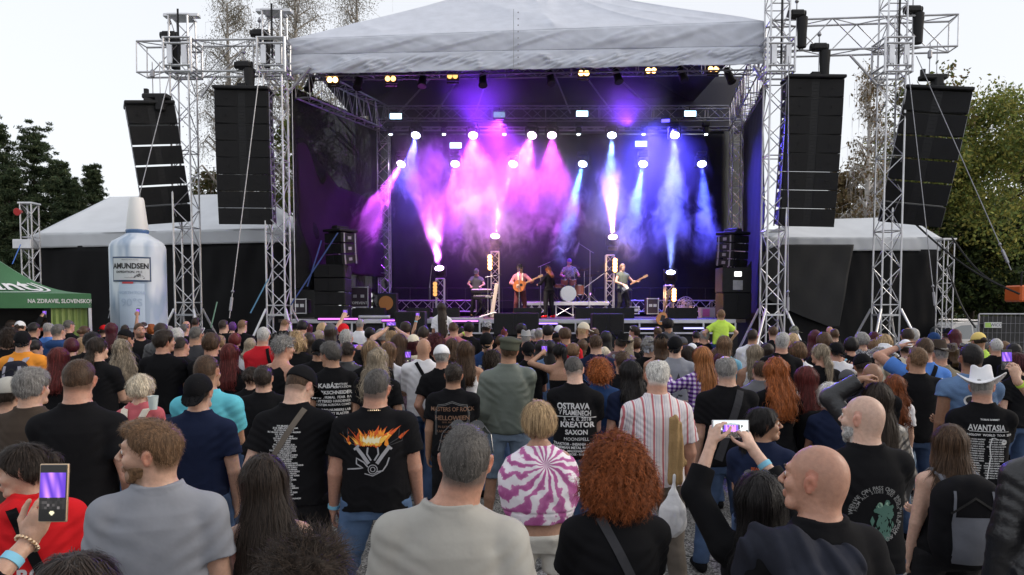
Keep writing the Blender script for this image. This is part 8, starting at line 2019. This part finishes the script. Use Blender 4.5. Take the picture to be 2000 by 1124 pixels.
A(1560, 664, 158, 'woman with streaked brown bob and white top with thin straps', sex='f', hair='bob', hcol='light', top=('tee', 'white'))
A(1517, 692, 225, 'woman with a big mane of curly orange hair and black top', sex='f', hair='wavy', hcol='orange')
A(1575, 711, 225, 'woman with dark cherry red long hair, bare shoulders and black backpack', sex='f', hair='long', hcol='red', top=('tank', 'black'), skin='pale', armL='down', armR='fold')
A(1590, 641, 138, 'woman with long mahogany hair before the black tent wall', sex='f', hair='long', hcol='wine')
A(1612, 645, 148, 'brown haired woman with bob left of the raised phone', sex='f', hair='bob', hcol='brown')
A(1621, 637, 80, 'bald pink head far back by the black flap', hair='bald', skin='ruddy')
A(1630, 641, 102, 'man with short brown crop beside the bald pink head', hcol='brown', hair='buzz')
A(1604, 666, 182, 'woman with ash blonde ponytail, glasses and black tee', sex='f', byaw=-15, hyaw=-30, hair='lowpony', hcol='gblond', glasses='frame', fat=.2)
A(1636, 664, 150, 'person in black cap holding a big phone, dark wrist bands', hat=('cap', 'black', 180), hcol='dark', armR=dict(t=(.20, .30, 1.52), n=(-.2, 1, 0), curl=.9), bands=[(1, 'lblue', .01), (1, 'black', .04), (1, 'black', .07)], top=('tee', 'white'))
A(1663, 655, 140, 'person with smooth black bob right of the raised phone', hair='bob', hcol='black', sex='f')
A(1686, 646, 132, 'grey haired woman in black and white patterned blouse', sex='f', hair='bobf', hcol='grey', top=('tee', 'mono_pattern'))
A(1706, 646, 105, 'dark auburn head between grey and blonde hair', hair='bob', hcol='wine', sex='f')
A(1727, 649, 150, 'woman with honey blonde hair behind the white western hat', sex='f', hair='mid', hcol='blond')
A(1709, 660, 128, 'woman with long light brown hair left of the white western hat', sex='f', hair='long', hcol='light')
A(1727, 664, 160, 'blonde woman in white western hat and cream top, face to the left', sex='f', byaw=-35, hyaw=-30, hair='long', hcol='gblond', hat=('cowboy', 'white'), top=('tee', 'cream'), hroll=14)
A(1772, 638, 138, 'bald dark skinned head beside the outer right tower', hair='ring', hcol='dark', skin='tan', byaw=-25)
A(1786, 637, 130, 'silver haired man beside the outer right tower', hair='short', hcol='silver', skin='ruddy', byaw=-15)
A(1768, 660, 140, 'person in white sun cap shading behind the raised hand', hat=('cap', 'white', -60), hcol='dark', top=('tee', 'cream'), sex='f')
A(1805, 656, 190, 'man in royal blue tee with black strap shading his eyes with one hand', hair='buzz', hcol='brown', byaw=-12, top=('tee', 'blue'), strap=[(1, 'black', .04, -.13, 1.12)], armL=dict(t=(-.14, .22, 1.66), hint=(-1, .1, .1), dir=(.85, -.1, .45), n=(0, -.2, -1), curl=.25), bot=('jeans', 'ldenim'), prints='bluetee', bands=[(-1, 'grey', .0)])
A(1791, 673, 205, 'ginger bearded man with glasses and plain black tee', byaw=-8, hyaw=-25, hair='quiff', hcol='light', glasses='frame', beard='ginger')
A(1838, 655, 172, 'man in brown leather western hat and tan shirt with dark straps', byaw=-15, hyaw=-30, hat=('cowboy', 'brown'), hair='short', hcol='grey', skin='ruddy', top=('tee', 'tan'), strap=[(-1, 'black', .04, .2, 1.1)])
A(1862, 667, 128, 'person in brown sun hat behind the leather western hat', hat=('fedora', 'khaki'), hair='mid', hcol='brown', sex='f')
A(1824, 646, 118, 'person in navy cap behind the royal blue tee', hat=('cap', 'nblue', 180), hcol='dark')
A(1851, 638, 112, 'man in black cap looking right beside the lattice post', hat=('cap', 'black', 40), byaw=20, hcol='dark')
A(1866, 640, 120, 'auburn haired person in black turned left by the fence', byaw=-30, hair='mid', hcol='wine', skin='tan')
A(1913, 646, 132, 'steward in pale yellow cap and lime vest at the fence', byaw=-25, hat=('cap', 'yellow', 0), hair='bun', hcol='dark', top=('tee', 'hivis'), skin='tan')
A(1927, 666, 130, 'woman with dark grey pinned hair in front of the steward', sex='f', hair='bun', hcol='dgrey', top=('tee', 'white'), byaw=-20)
A(1946, 658, 138, 'silver haired man with dark glasses resting on his head', byaw=-15, hair='short', hcol='silver', skin='ruddy', glasses='sunhead')
A(1962, 664, 120, 'light brown haired man right of the silver head', byaw=-20, hair='short', hcol='light', skin='ruddy', top=('tee', 'mono_pattern'))
A(1978, 668, 140, 'woman with sleek black bob by the right fence panel', sex='f', hair='bob', hcol='black', byaw=-30)
A(1990, 686, 175, 'woman with dark red hair at the right picture edge', sex='f', hair='bob', hcol='wine')
A(1897, 668, 232, 'bearded man with shaved dark head and patched denim vest', byaw=-15, hyaw=-15, hair='buzz', hcol='black', skin='brown', top=('tee', 'denim', 'denim'), slen=.25, prints='vest', fat=.15, beard='black', glasses='sunhead', armL='down')
A(1920, 702, 258, 'man in white western hat with white tour print on black tee', hat=('cowboy', 'white'), hair='buzz', hcol='grey', skin='ruddy', prints='avantasia', fat=.15, byaw=-5)
A(1690, 686, 190, 'man in black cap with red lettering tipped left', byaw=-25, hat=('cap', 'black', 0), hair='short', hcol='dark', skin='tan', prints=None, hroll=-10)
A(1658, 719, 155, 'person in small grey cap peering out behind the white haired woman', hat=('cap', 'dgrey', -30), byaw=-30, hcol='brown')
A(1706, 707, 230, 'man with shaved brown head behind the leather jacket', hair='shaved', hcol='dark', skin='brown', byaw=-10)
A(1713, 742, 285, 'person with long dark hair and black leather jacket, hand on the head', sex='f', byaw=-20, hair='xlong', hcol='dark', top=('jacket', 'black', 'leather'), armL=dict(t=(-.09, .06, 1.80), hint=(-1, .4, -.5), dir=(.75, -.2, .3), n=(0, 0, -1), curl=.9))
A(1746, 728, 210, 'woman with curly auburn hair right of the shaved brown head', sex='f', hair='wavy', hcol='copper', top=('tee', 'white'))
A(1624, 746, 232, 'woman with fluffy white hair and navy tee', sex='f', hair='bobf', hcol='white', top=('tee', 'navy'), byaw=-10, fat=.1)
A(575, 716, 300, 'man in black cap bowing his head, tour dates on black tee and khaki bag strap', hat=('cap', 'black', 10), hair='buzz', hcol='brown', byaw=10, hyaw=35, hpitch=28, glasses='frame', skin='pale', prints='dates', strap=[(1, 'khaki', .035, -.20, 1.05)], fat=.28, armR='fold', armL='pocket', bot=('jeans', 'black'))
A(515, 709, 222, 'short dark haired man in plain black tee left of the bowing cap', hair='short', hcol='dark', byaw=5, hyaw=10)
A(490, 713, 190, 'dark haired woman with low bun beside the turquoise tee', sex='f', hair='bun', hcol='dark')
A(732, 717, 305, 'stout man with flaming engine print on black tee, blue wristband', hair='buzz', hcol='dgrey', fat=.42, prints='flame', chain=True, glasses='frame', hyaw=18, byaw=2, armL='down', armR='down', bot=('jeans', 'denim'), bands=[(-1, 'lblue', .0)], skin='ruddy', stance=.25)
A(880, 822, 600, 'broad shouldered man in stone grey tee with sunglasses on his head, front centre', hair='buzz', hcol='dgrey', top=('tee', 'stone'), glasses='sunhead', skin='ruddy', fat=.16, hyaw=4, byaw=1, hx=.045, armL='down', armR='down', wr=.8, slen=.7)
A(1053, 778, 335, 'blonde woman with a pink tie dye sweatshirt over her shoulders and white shorts', sex='f', hair='bob', hcol='blond', top=('top', 'black'), cape='tie', bot=('short', 'shorts'), armL='fold', armR='fold', hyaw=-5)
A(1203, 850, 525, 'woman with big curly copper hair and black tee, front row', sex='f', hair='bigcurl', hcol='copper', fat=.2, strap=[(-1, 'char', .035, .16, 1.0)], armL='fold', armR='fold', hyaw=-6)
A(1490, 790, 305, 'long haired man in navy tee with small orange print looking right', byaw=10, hyaw=68, hair='lowpony', hcol='black', top=('tee', 'navy'), prints='orangelogo', skin='tan')
A(1690, 768, 390, 'bald man with grey goatee and round print on black tee', byaw=-20, hyaw=-45, hair='shaved', hcol='grey', beard='silver', skin='pale', prints='circle', fat=.2, armR='fold', armL='down')
A(1858, 824, 345, 'woman with long brown hair, black tank top and grey black backpack', sex='f', hair='long', hcol='brown', top=('tank', 'black'), fat=.3, byaw=-15, skin='pale', armL='down', armR='fold', bot=('jeans', 'black'))
A(1600, 862, 580, 'bald man in profile with dark hoodie slung over one shoulder, front right', byaw=-25, hyaw=-47, hair='shaved', hcol='dark', skin='ruddy', top=('tee', 'black'), cape='hood', armL='fold', armR='pocket', wr=.6, prints='olive')
A(1489, 915, 520, 'black haired woman filming with both arms raised, sunglasses on head', sex='f', hair='xlong', hcol='black', top=('long3', 'black'), glasses='sunhead', byaw=-2, skin='pale',
  armL=dict(t=(-.195, .24, 1.87), hint=(-.8, -.2, -1), dir=(.25, .25, 1), n=(.75, .65, .0), curl=.75), armR=dict(t=(.0, .26, 1.84), hint=(1, -.1, -.4), dir=(-.45, .2, 1), n=(-.7, .65, 0), curl=.75), bands=[(1, 'lblue', .06)])
A(520, 880, 480, 'woman with very long smooth dark brown hair and black tank top, front row', sex='f', hair='xlong', hcol='dark', top=('tank', 'black'), skin='fair', armL='fold', armR='fold')
A(306, 802, 520, 'bearded man in heather grey tee looking left, front row', byaw=-3, hyaw=-72, hair='quiff', hcol='light', beard='light', top=('tee', 'grey'), fat=.04, armL='down', armR='down', skin='fair')
A(58, 856, 450, 'woman in bright red hoodie with dark bun and lowered face, front left', sex='f', byaw=-15, hyaw=-68, hair='bun', hcol='dark', top=('hoodie', 'crimson'), prints='redhood', strap=[(-1, 'black', .045, .05, 1.1)], skin='fair')
A(605, 1050, 900, 'tousled dark haired head rising at the bottom edge, centre left', hair='mess', hcol='dark')
A(142, 1074, 900, 'smooth dark haired head rising at the bottom edge, far left', sex='f', hair='bob', hcol='dark')
A(2062, 765, 420, 'person with long black hair and black leather jacket at the right edge', sex='f', byaw=-15, hair='xlong', hcol='black', top=('jacket', 'black', 'leather'), armL='down', armR='down', bot=('jeans', 'black'))
def solve(x, y, s, extra):
 Y = F/s
 for _ in range(60):
  p = W(x, y, Y); H = p[2]-extra
  if H > 1.93: Y *= .985 if p[2] < CAMZ and y > YH else 1/.985; Y = Y*1.0
  elif H < 1.52: Y *= .985 if y > YH else 1.015
  else: break
  if H > 1.93: Y /= .985*.985 if False else 1
  H2 = W(x, y, Y)[2]-extra
  if H > 1.93 and H2 > H: Y *= 1.03
 return Y, W(x, y, Y)
PL = []
for i, (x, y, s, label, k) in enumerate(ROWS):
 k = dict(k); hat = k.get('hat'); extra = .022 if k.get('hair', 'short') not in ('bald', 'shaved', 'buzz', 'ring') else .005
 if hat: extra = {'cowboy': .09, 'fedora': .06, 'bucket': .05}.get(hat[0], .03)
 if k.get('hpitch', 0) > 20: extra -= .05
 smin_ = (y-YH)/(CAMZ-1.50-extra); smax_ = (y-YH)/(CAMZ-1.92-extra) if CAMZ-1.92-extra > 0 else 1e9
 s2 = min(max(s, smin_), smax_); s2 = max(s2, 72)
 PL.append([x, y, s2, label, k, extra])
Ys = np.array([F/p[2] for p in PL])
for it in range(60):   # keep neighbours from standing inside each other, moving only along the line of sight
 P_ = np.array([W(p[0], p[1], Y)[:2] for p, Y in zip(PL, Ys)])
 D = np.linalg.norm(P_[:, None]-P_[None], axis=2); mv = np.zeros(len(PL))
 for i in range(len(PL)):
  for j in range(i+1, len(PL)):
   if D[i, j] < .40:
    q = (.40-D[i, j])*.25; sg = 1 if Ys[i] > Ys[j] else -1; mv[i] += sg*q; mv[j] -= sg*q
 mv = np.clip(mv, -.06, .06); mv[Ys < 4.6] *= .2; Ys = np.clip(Ys+mv, 1.4, 17.2)
FIG = {}
arms_pool = ['fold', 'fold', 'down', 'fold', 'pocket']
rr = random.Random(11);
for p, Y in zip(PL, Ys):
 x, y, s, label, k, extra = p; q = W(x, y, Y); H = float(np.clip(q[2]-extra, 1.42, 2.0))
 k = dict(k); k.setdefault('armL', rr.choice(arms_pool)); k.setdefault('armR', rr.choice(arms_pool)); k.setdefault('skin', rr.choice(['fair', 'fair', 'tan', 'ruddy'])); k.setdefault('hpitch', rr.uniform(-7, 12)); k.setdefault('hroll', rr.uniform(-7, 7)); k.setdefault('hyaw', rr.uniform(-14, 14)); k.setdefault('fat', rr.choice([0, 0, .1, .15, .25]))
 cp = k.pop('cape', None)
 if k.get('strap') is None: k.pop('strap', None)
 off = 0
 az = math.degrees(math.atan((x-1000)/F)); gave = 'byaw' in p[4] or abs(p[4].get('hyaw', 0)) >= 15
 byaw = k.pop('byaw', rr.uniform(-12, 12))
 if gave: tot = byaw+k['hyaw']+az; byaw += az*.6; k['hyaw'] = tot-byaw
 FIG[label] = person(label, q[0], Y, H, byaw=byaw, cape=CAPES.get(cp), **k)
print('crowd', len(PL), time.time()-T0)
def fig(part_):
 for l in FIG:
  if part_ in l: return FIG[l]
 raise KeyError(part_)
def hold(part_, side, label, **k):
 f = fig(part_); d, n, sd, c = f.hand[side]; q = f.wr[side]+(d*.10+n*.035)*f.k; return phone(body_to_world(f, q), label, **k)
hold('woman in a white visor', 1, 'pale phone held up below the green tent', yaw=.2)
hold('white haired man in black filming', 1, 'phone held sideways with a blue stage picture, left crowd', land=True)
hold('person in scarlet cap', -1, 'brightly shining phone over the scarlet cap')
f = fig('black cap holding a phone up with both'); phone(body_to_world(f, (f.wr[1]+f.wr[-1])/2+np.array([0, .04, .10])), 'phone held sideways in both hands before the dark front fill', land=True)
hold('chestnut hair and white tee', 1, 'upright white lit phone beside the chestnut hair', kind='app') if False else None
f = fig('chestnut hair and white tee'); phone(body_to_world(f, np.array([.14, .35, 1.58])*f.k), 'upright phone with white screen beside the chestnut hair', kind='app')
hold('black sleeve stretching one arm', -1, 'phone at the top of the long raised bare arm')
hold('dark haired man lifting a phone', -1, 'phone held next to the yellow green wristband', kind='app')
hold('black ponytail, bare back', -1, 'phone held up in front of the bare backed woman')
hold('person in black cap holding a big phone', 1, 'phone held sideways with a glowing pink stage picture, right crowd', land=True, sc=1.15)
hold('person in black holding one bare arm high', 1, 'small dark phone on the arm raised before the bottle')
f = fig('filming with both arms raised'); cpos = (body_to_world(f, f.wr[1]+f.hand[1][0]*.085*f.k)+body_to_world(f, f.wr[-1]+f.hand[-1][0]*.085*f.k))/2
phone(cpos+np.array([0, .0, .0]), 'phone held sideways in both hands showing the whole stage, front row', land=True, kind='wide', case=(.5, .5, .52), sc=1.0)
def reach(label, x, Y, H, tx, ty, tY, side, **k):
 t = W(tx, ty, tY); loc = np.array([x, Y, 0]); q = (t-loc)/(H/1.78)
 a = dict(t=q, hint=k.pop('hint', (side*.6, -.2, -1)), dir=k.pop('dir', (0, .1, 1)), n=k.pop('n', (0, 1, 0)), curl=k.pop('curl', .8))
 k['armR' if side > 0 else 'armL'] = a
 f = person(label, x, Y, H, **k); FIG[label] = f; return f
f = reach('person beyond the left edge filming with a gold braceleted raised hand', -1.62, 1.55, 1.64, 62, 1052, 1.95, 1, top=('long3', 'black'), sex='f', hair='bob', hcol='dark', skin='fair', dir=(.45, .05, 1), n=(-.1, 1, .1), curl=.55, bands=[(1, 'lblue', .045)], armL='down', res=.005, hyaw=5)
phone(W(105, 963, 1.90)+np.array([0, 0, 0]), 'big upright phone with gold rim filming the stage, bottom left', kind='app', rim=(.6, .45, .3), sc=.97, yaw=.02)
mb = MB(); d_ = nrm(f.wr[1]-f.el[1]); c_ = f.wr[1]-d_*.01; Rm_ = aimrot(d_)
for a in np.arange(0, 6.28, .35): mb.lathe([(.002, -.005), (.0065, 0), (.002, .005)], c_+Rm_@np.array([.031*math.cos(a), .031*math.sin(a), .0]), 6)
mb.build('bracelet', mat('gold', (.6, .45, .3), .3, 1.0), f.root)
f = reach('person beyond the right edge holding a phone, lime green wristband', 4.15, 5.05, 1.72, 1985, 742, 5.25, -1, hint=(1, 0, -1), top=('tee', 'black'), hcol='black', skin='fair', dir=(-.25, .05, 1), n=(0, 1, 0), curl=.7, bands=[(-1, 'neon', .03)], armR='down')
phone(W(1966, 703, 5.4), 'upright black phone with purple stage picture at the right edge', yaw=-.1)
def rider(label, x, ytop, s, H, z0, carrier, **k):
 Y = F/s; q = W(x, ytop, Y); person(carrier, q[0], Y+.02, 1.76, armL='phone', armR='phone', hair='short', hcol='dark');
 return person(label, q[0], Y-.10, H, z0=z0, sit=True, res=.012, **k)
rider('little boy in neon yellow tee riding on shoulders above the crowd', 1405, 603, 112, 1.26, .86, 'person under the boy in neon yellow', hair='short', hcol='light', top=('tee', 'neon'), skin='fair', fat=.1, byaw=-4, armL=dict(t=(-.30, .12, 1.02), hint=(-1, -.2, 0)), armR=dict(t=(.30, .12, 1.02), hint=(1, -.2, 0)), bot=('shorts', 'nblue'), hem=.96)
rider('long haired girl in white crop top and pale jeans riding on shoulders', 864, 590, 100, 1.62, .64, 'person under the girl in the white crop top', sex='f', hair='xlong', hcol='dark', top=('tee', 'white'), skin='tan', byaw=6, hyaw=-20, armL='down', armR=dict(t=(.2, .25, 1.05)), bot=('jeans', 'ldenim'), hem=1.10)
backpack(fig('orange tee with black cap'), (.02, .02, .03), (.33, .32, .38), (.15, .09, .23), 'black backpack with light grey striped trim on the orange tee', True, 1.22)
backpack(fig('black tank top and grey black backpack'), (.015, .015, .018), (.17, .18, .21), (.18, .10, .26), 'black and grey backpack on the woman with long brown hair', False, 1.18)
backpack(fig('bare shoulders and black backpack'), (.013, .013, .015), (.03, .03, .03), (.14, .08, .20), 'plain black backpack on the woman with dark cherry red hair', False, 1.16)
backpack(fig('coral tee and cream backpack'), (.5, .44, .36), (.62, .56, .48), (.13, .08, .18), 'small cream backpack on the coral tee', False, 1.16)
def blob(name, label, cat, c, fn, lo, hi, h, m, child=None):
 V, q = nets(fn, lo, hi, h); mm = raw_mesh(name, V, q); mm.materials.append(m); o = link_mesh(name, mm); o.location = tuple(c); tag(o, label, cat); return o
c = W(1314, 905, 4.85)
PLB = mat('thin_white_plastic', (.62, .62, .63), .35, spec=.5, bump=.6, bscale=22)
o = blob('plastic_bag', 'crumpled white plastic bag hanging beside the striped shirt', 'bag', W(1314, 1000, 4.85), lambda P: smin(smin(ell(P, (0, 0, -.05), (.088, .055, .12)), rc(P, (0, 0, .03), (.0, 0, .12), .055, .022), .05), rc(P, (0, 0, .12), (.01, 0, .25), .014, .008), .02)-.018*np.abs(pn(P*np.array([1, 1, .45], np.float32), 4, 34, 5)), (-.14, -.1, -.22), (.14, .1, .3), .007, PLB)
o = blob('knitted_jacket', 'ochre knitted jacket hanging from the hand of the striped shirt man', 'jacket', W(1318, 860, 4.9), lambda P: smin(rc(P, (0, 0, .14), (.005, 0, -.27), .034, .050), rc(P, (.02, .02, .10), (.045, 0, -.16), .026, .036), .03)-.006*np.sin(P[:, 0]*150+1.5*pn(P, 3, 8))-.006*pn(P, 5, 30, 3), (-.15, -.12, -.4), (.15, .12, .26), .007, mat('ochre_knit', (.30, .19, .08), .9, bump=.5, bscale=90))
f = fig('flaming engine'); q = body_to_world(f, f.wr[1]+f.hand[1][0]*.09+np.array([0, -.01, 0]))
b = empty('water_bottle', q, 'small green capped water bottle in the hand of the stout man', 'bottle')
gm = mat('clear_plastic', (.55, .62, .6), .15, spec=.6); mb = MB(); mb.lathe([(.001, -.1), (.03, -.1), (.032, -.08), (.032, .03), (.026, .055), (.012, .075), (.012, .09)], n=16); mb.build('bottle_body', gm, b, True); mb = MB(); mb.lathe([(.001, .088), (.015, .088), (.015, .108), (.001, .11)], n=14); mb.build('cap', mat('green_cap', (.03, .3, .08), .4), b)
f = fig('short platinum bob'); q = W(299, 786, F/232*.98); b = empty('plastic_cup', q, 'clear plastic cup held beside the platinum bob', 'cup'); mb = MB(); mb.lathe([(.03, -.06), (.042, .05), (.045, .052), (.040, .05), (.028, -.055)], n=18); mb.build('cup_wall', gm, b, True); mb = MB(); mb.lathe([(.001, .0), (.037, .0)], n=18); mb.build('drink', mat('beer', (.12, .09, .05), .2), b)
def stage_person(label, x, ytop, Y, **k):
 ex = k.pop('ex', .02); z = k.pop('z', ZF); q = W(x, ytop, Y); H = q[2]-z-ex
 return person(label, q[0], Y, H, z0=z, group='musicians on the stage', res=.014, **k)
stage_person('keyboard player in grey cap and grey tee behind the keyboard', 931, 524, 25.9, byaw=178, hat=('cap', 'dgrey', 0), hair='short', hcol='dark', top=('tee', 'dgrey'), hpitch=18, hyaw=10, bot=('jeans', 'black'), armL=dict(t=(-.15, .38, 1.12), hint=(-1, -.2, -.5), curl=.3), armR=dict(t=(.2, .36, 1.12), hint=(1, -.2, -.5), curl=.3), skin='tan')
sg = stage_person('long haired singer in black wide hat and plaid shirt with acoustic guitar', 1016, 514, 25.0, byaw=176, hat=('wide', 'black'), ex=.07, hair='mid', hcol='gblond', glasses='sun', top=('long', 'rose'), bot=('jeans', 'maroon'), skin='tan', armL=dict(t=(-.40, .30, 1.22), hint=(-1, -.3, -1), curl=1.0), armR=dict(t=(.14, .27, 1.10), hint=(1, -.4, -.3), curl=.6), strap=None)
mb = MB();
for s in (-1, 1): mb.path([(s*.07, -.10, 1.50), (s*.08, .03, 1.53), (s*.07, .15, 1.40), (s*.065, .165, 1.2), (s*.06, .15, 1.05)], .028, 6)
mb.build('scarf', cloth(CC['cream']), sg.root, True)
guitar(body_to_world(sg, (.04, .27, 1.10)), rotz(R(-4))@roty(R(66)), (.42, .12, .02), 'sunburst acoustic guitar played by the hatted singer', 'acoustic', 1)
stage_person('dark dressed musician with long auburn hair and red shoes, back turned', 1072, 516, 24.6, byaw=-35, sex='f', hair='long', hcol='copper', hat=('fedora', 'black'), ex=.06, top=('long', 'black'), bot=('jeans', 'black'), shoes='crimson', armR=dict(t=(.25, .30, 1.05)), armL=dict(t=(-.2, .3, 1.15)), hpitch=20)
stage_person('drummer in cap and patterned tee behind the drums', 1112, 504, 27.5, z=RZ-.30, byaw=175, hat=('cap', 'purple', 0), hair='short', hcol='grey', top=('tee', 'mono_pattern'), beard='grey', armL=dict(t=(-.25, .38, 1.15)), armR=dict(t=(.25, .38, 1.15)), skin='ruddy')
rg = stage_person('blond guitarist in sleeveless grey green shirt at stage right', 1216, 514, 25.2, byaw=158, sex='m', hair='mid', hcol='dblond', top=('tee', 'green'), slen=.22, bot=('jeans', 'black'), skin='fair', hyaw=10, armL=dict(t=(-.42, .26, 1.18), hint=(-1, -.3, -1), curl=1.0), armR=dict(t=(.14, .27, 1.08), hint=(1, -.4, -.3), curl=.6))
guitar(body_to_world(rg, (.04, .25, 1.05)), rotz(R(-14))@roty(R(62)), (.02, .02, .03), 'black and white angular electric guitar of the right guitarist', 'explorer', 1)
print('SCRIPT TIME', time.time()-T0, 'objects', len(C.objects))
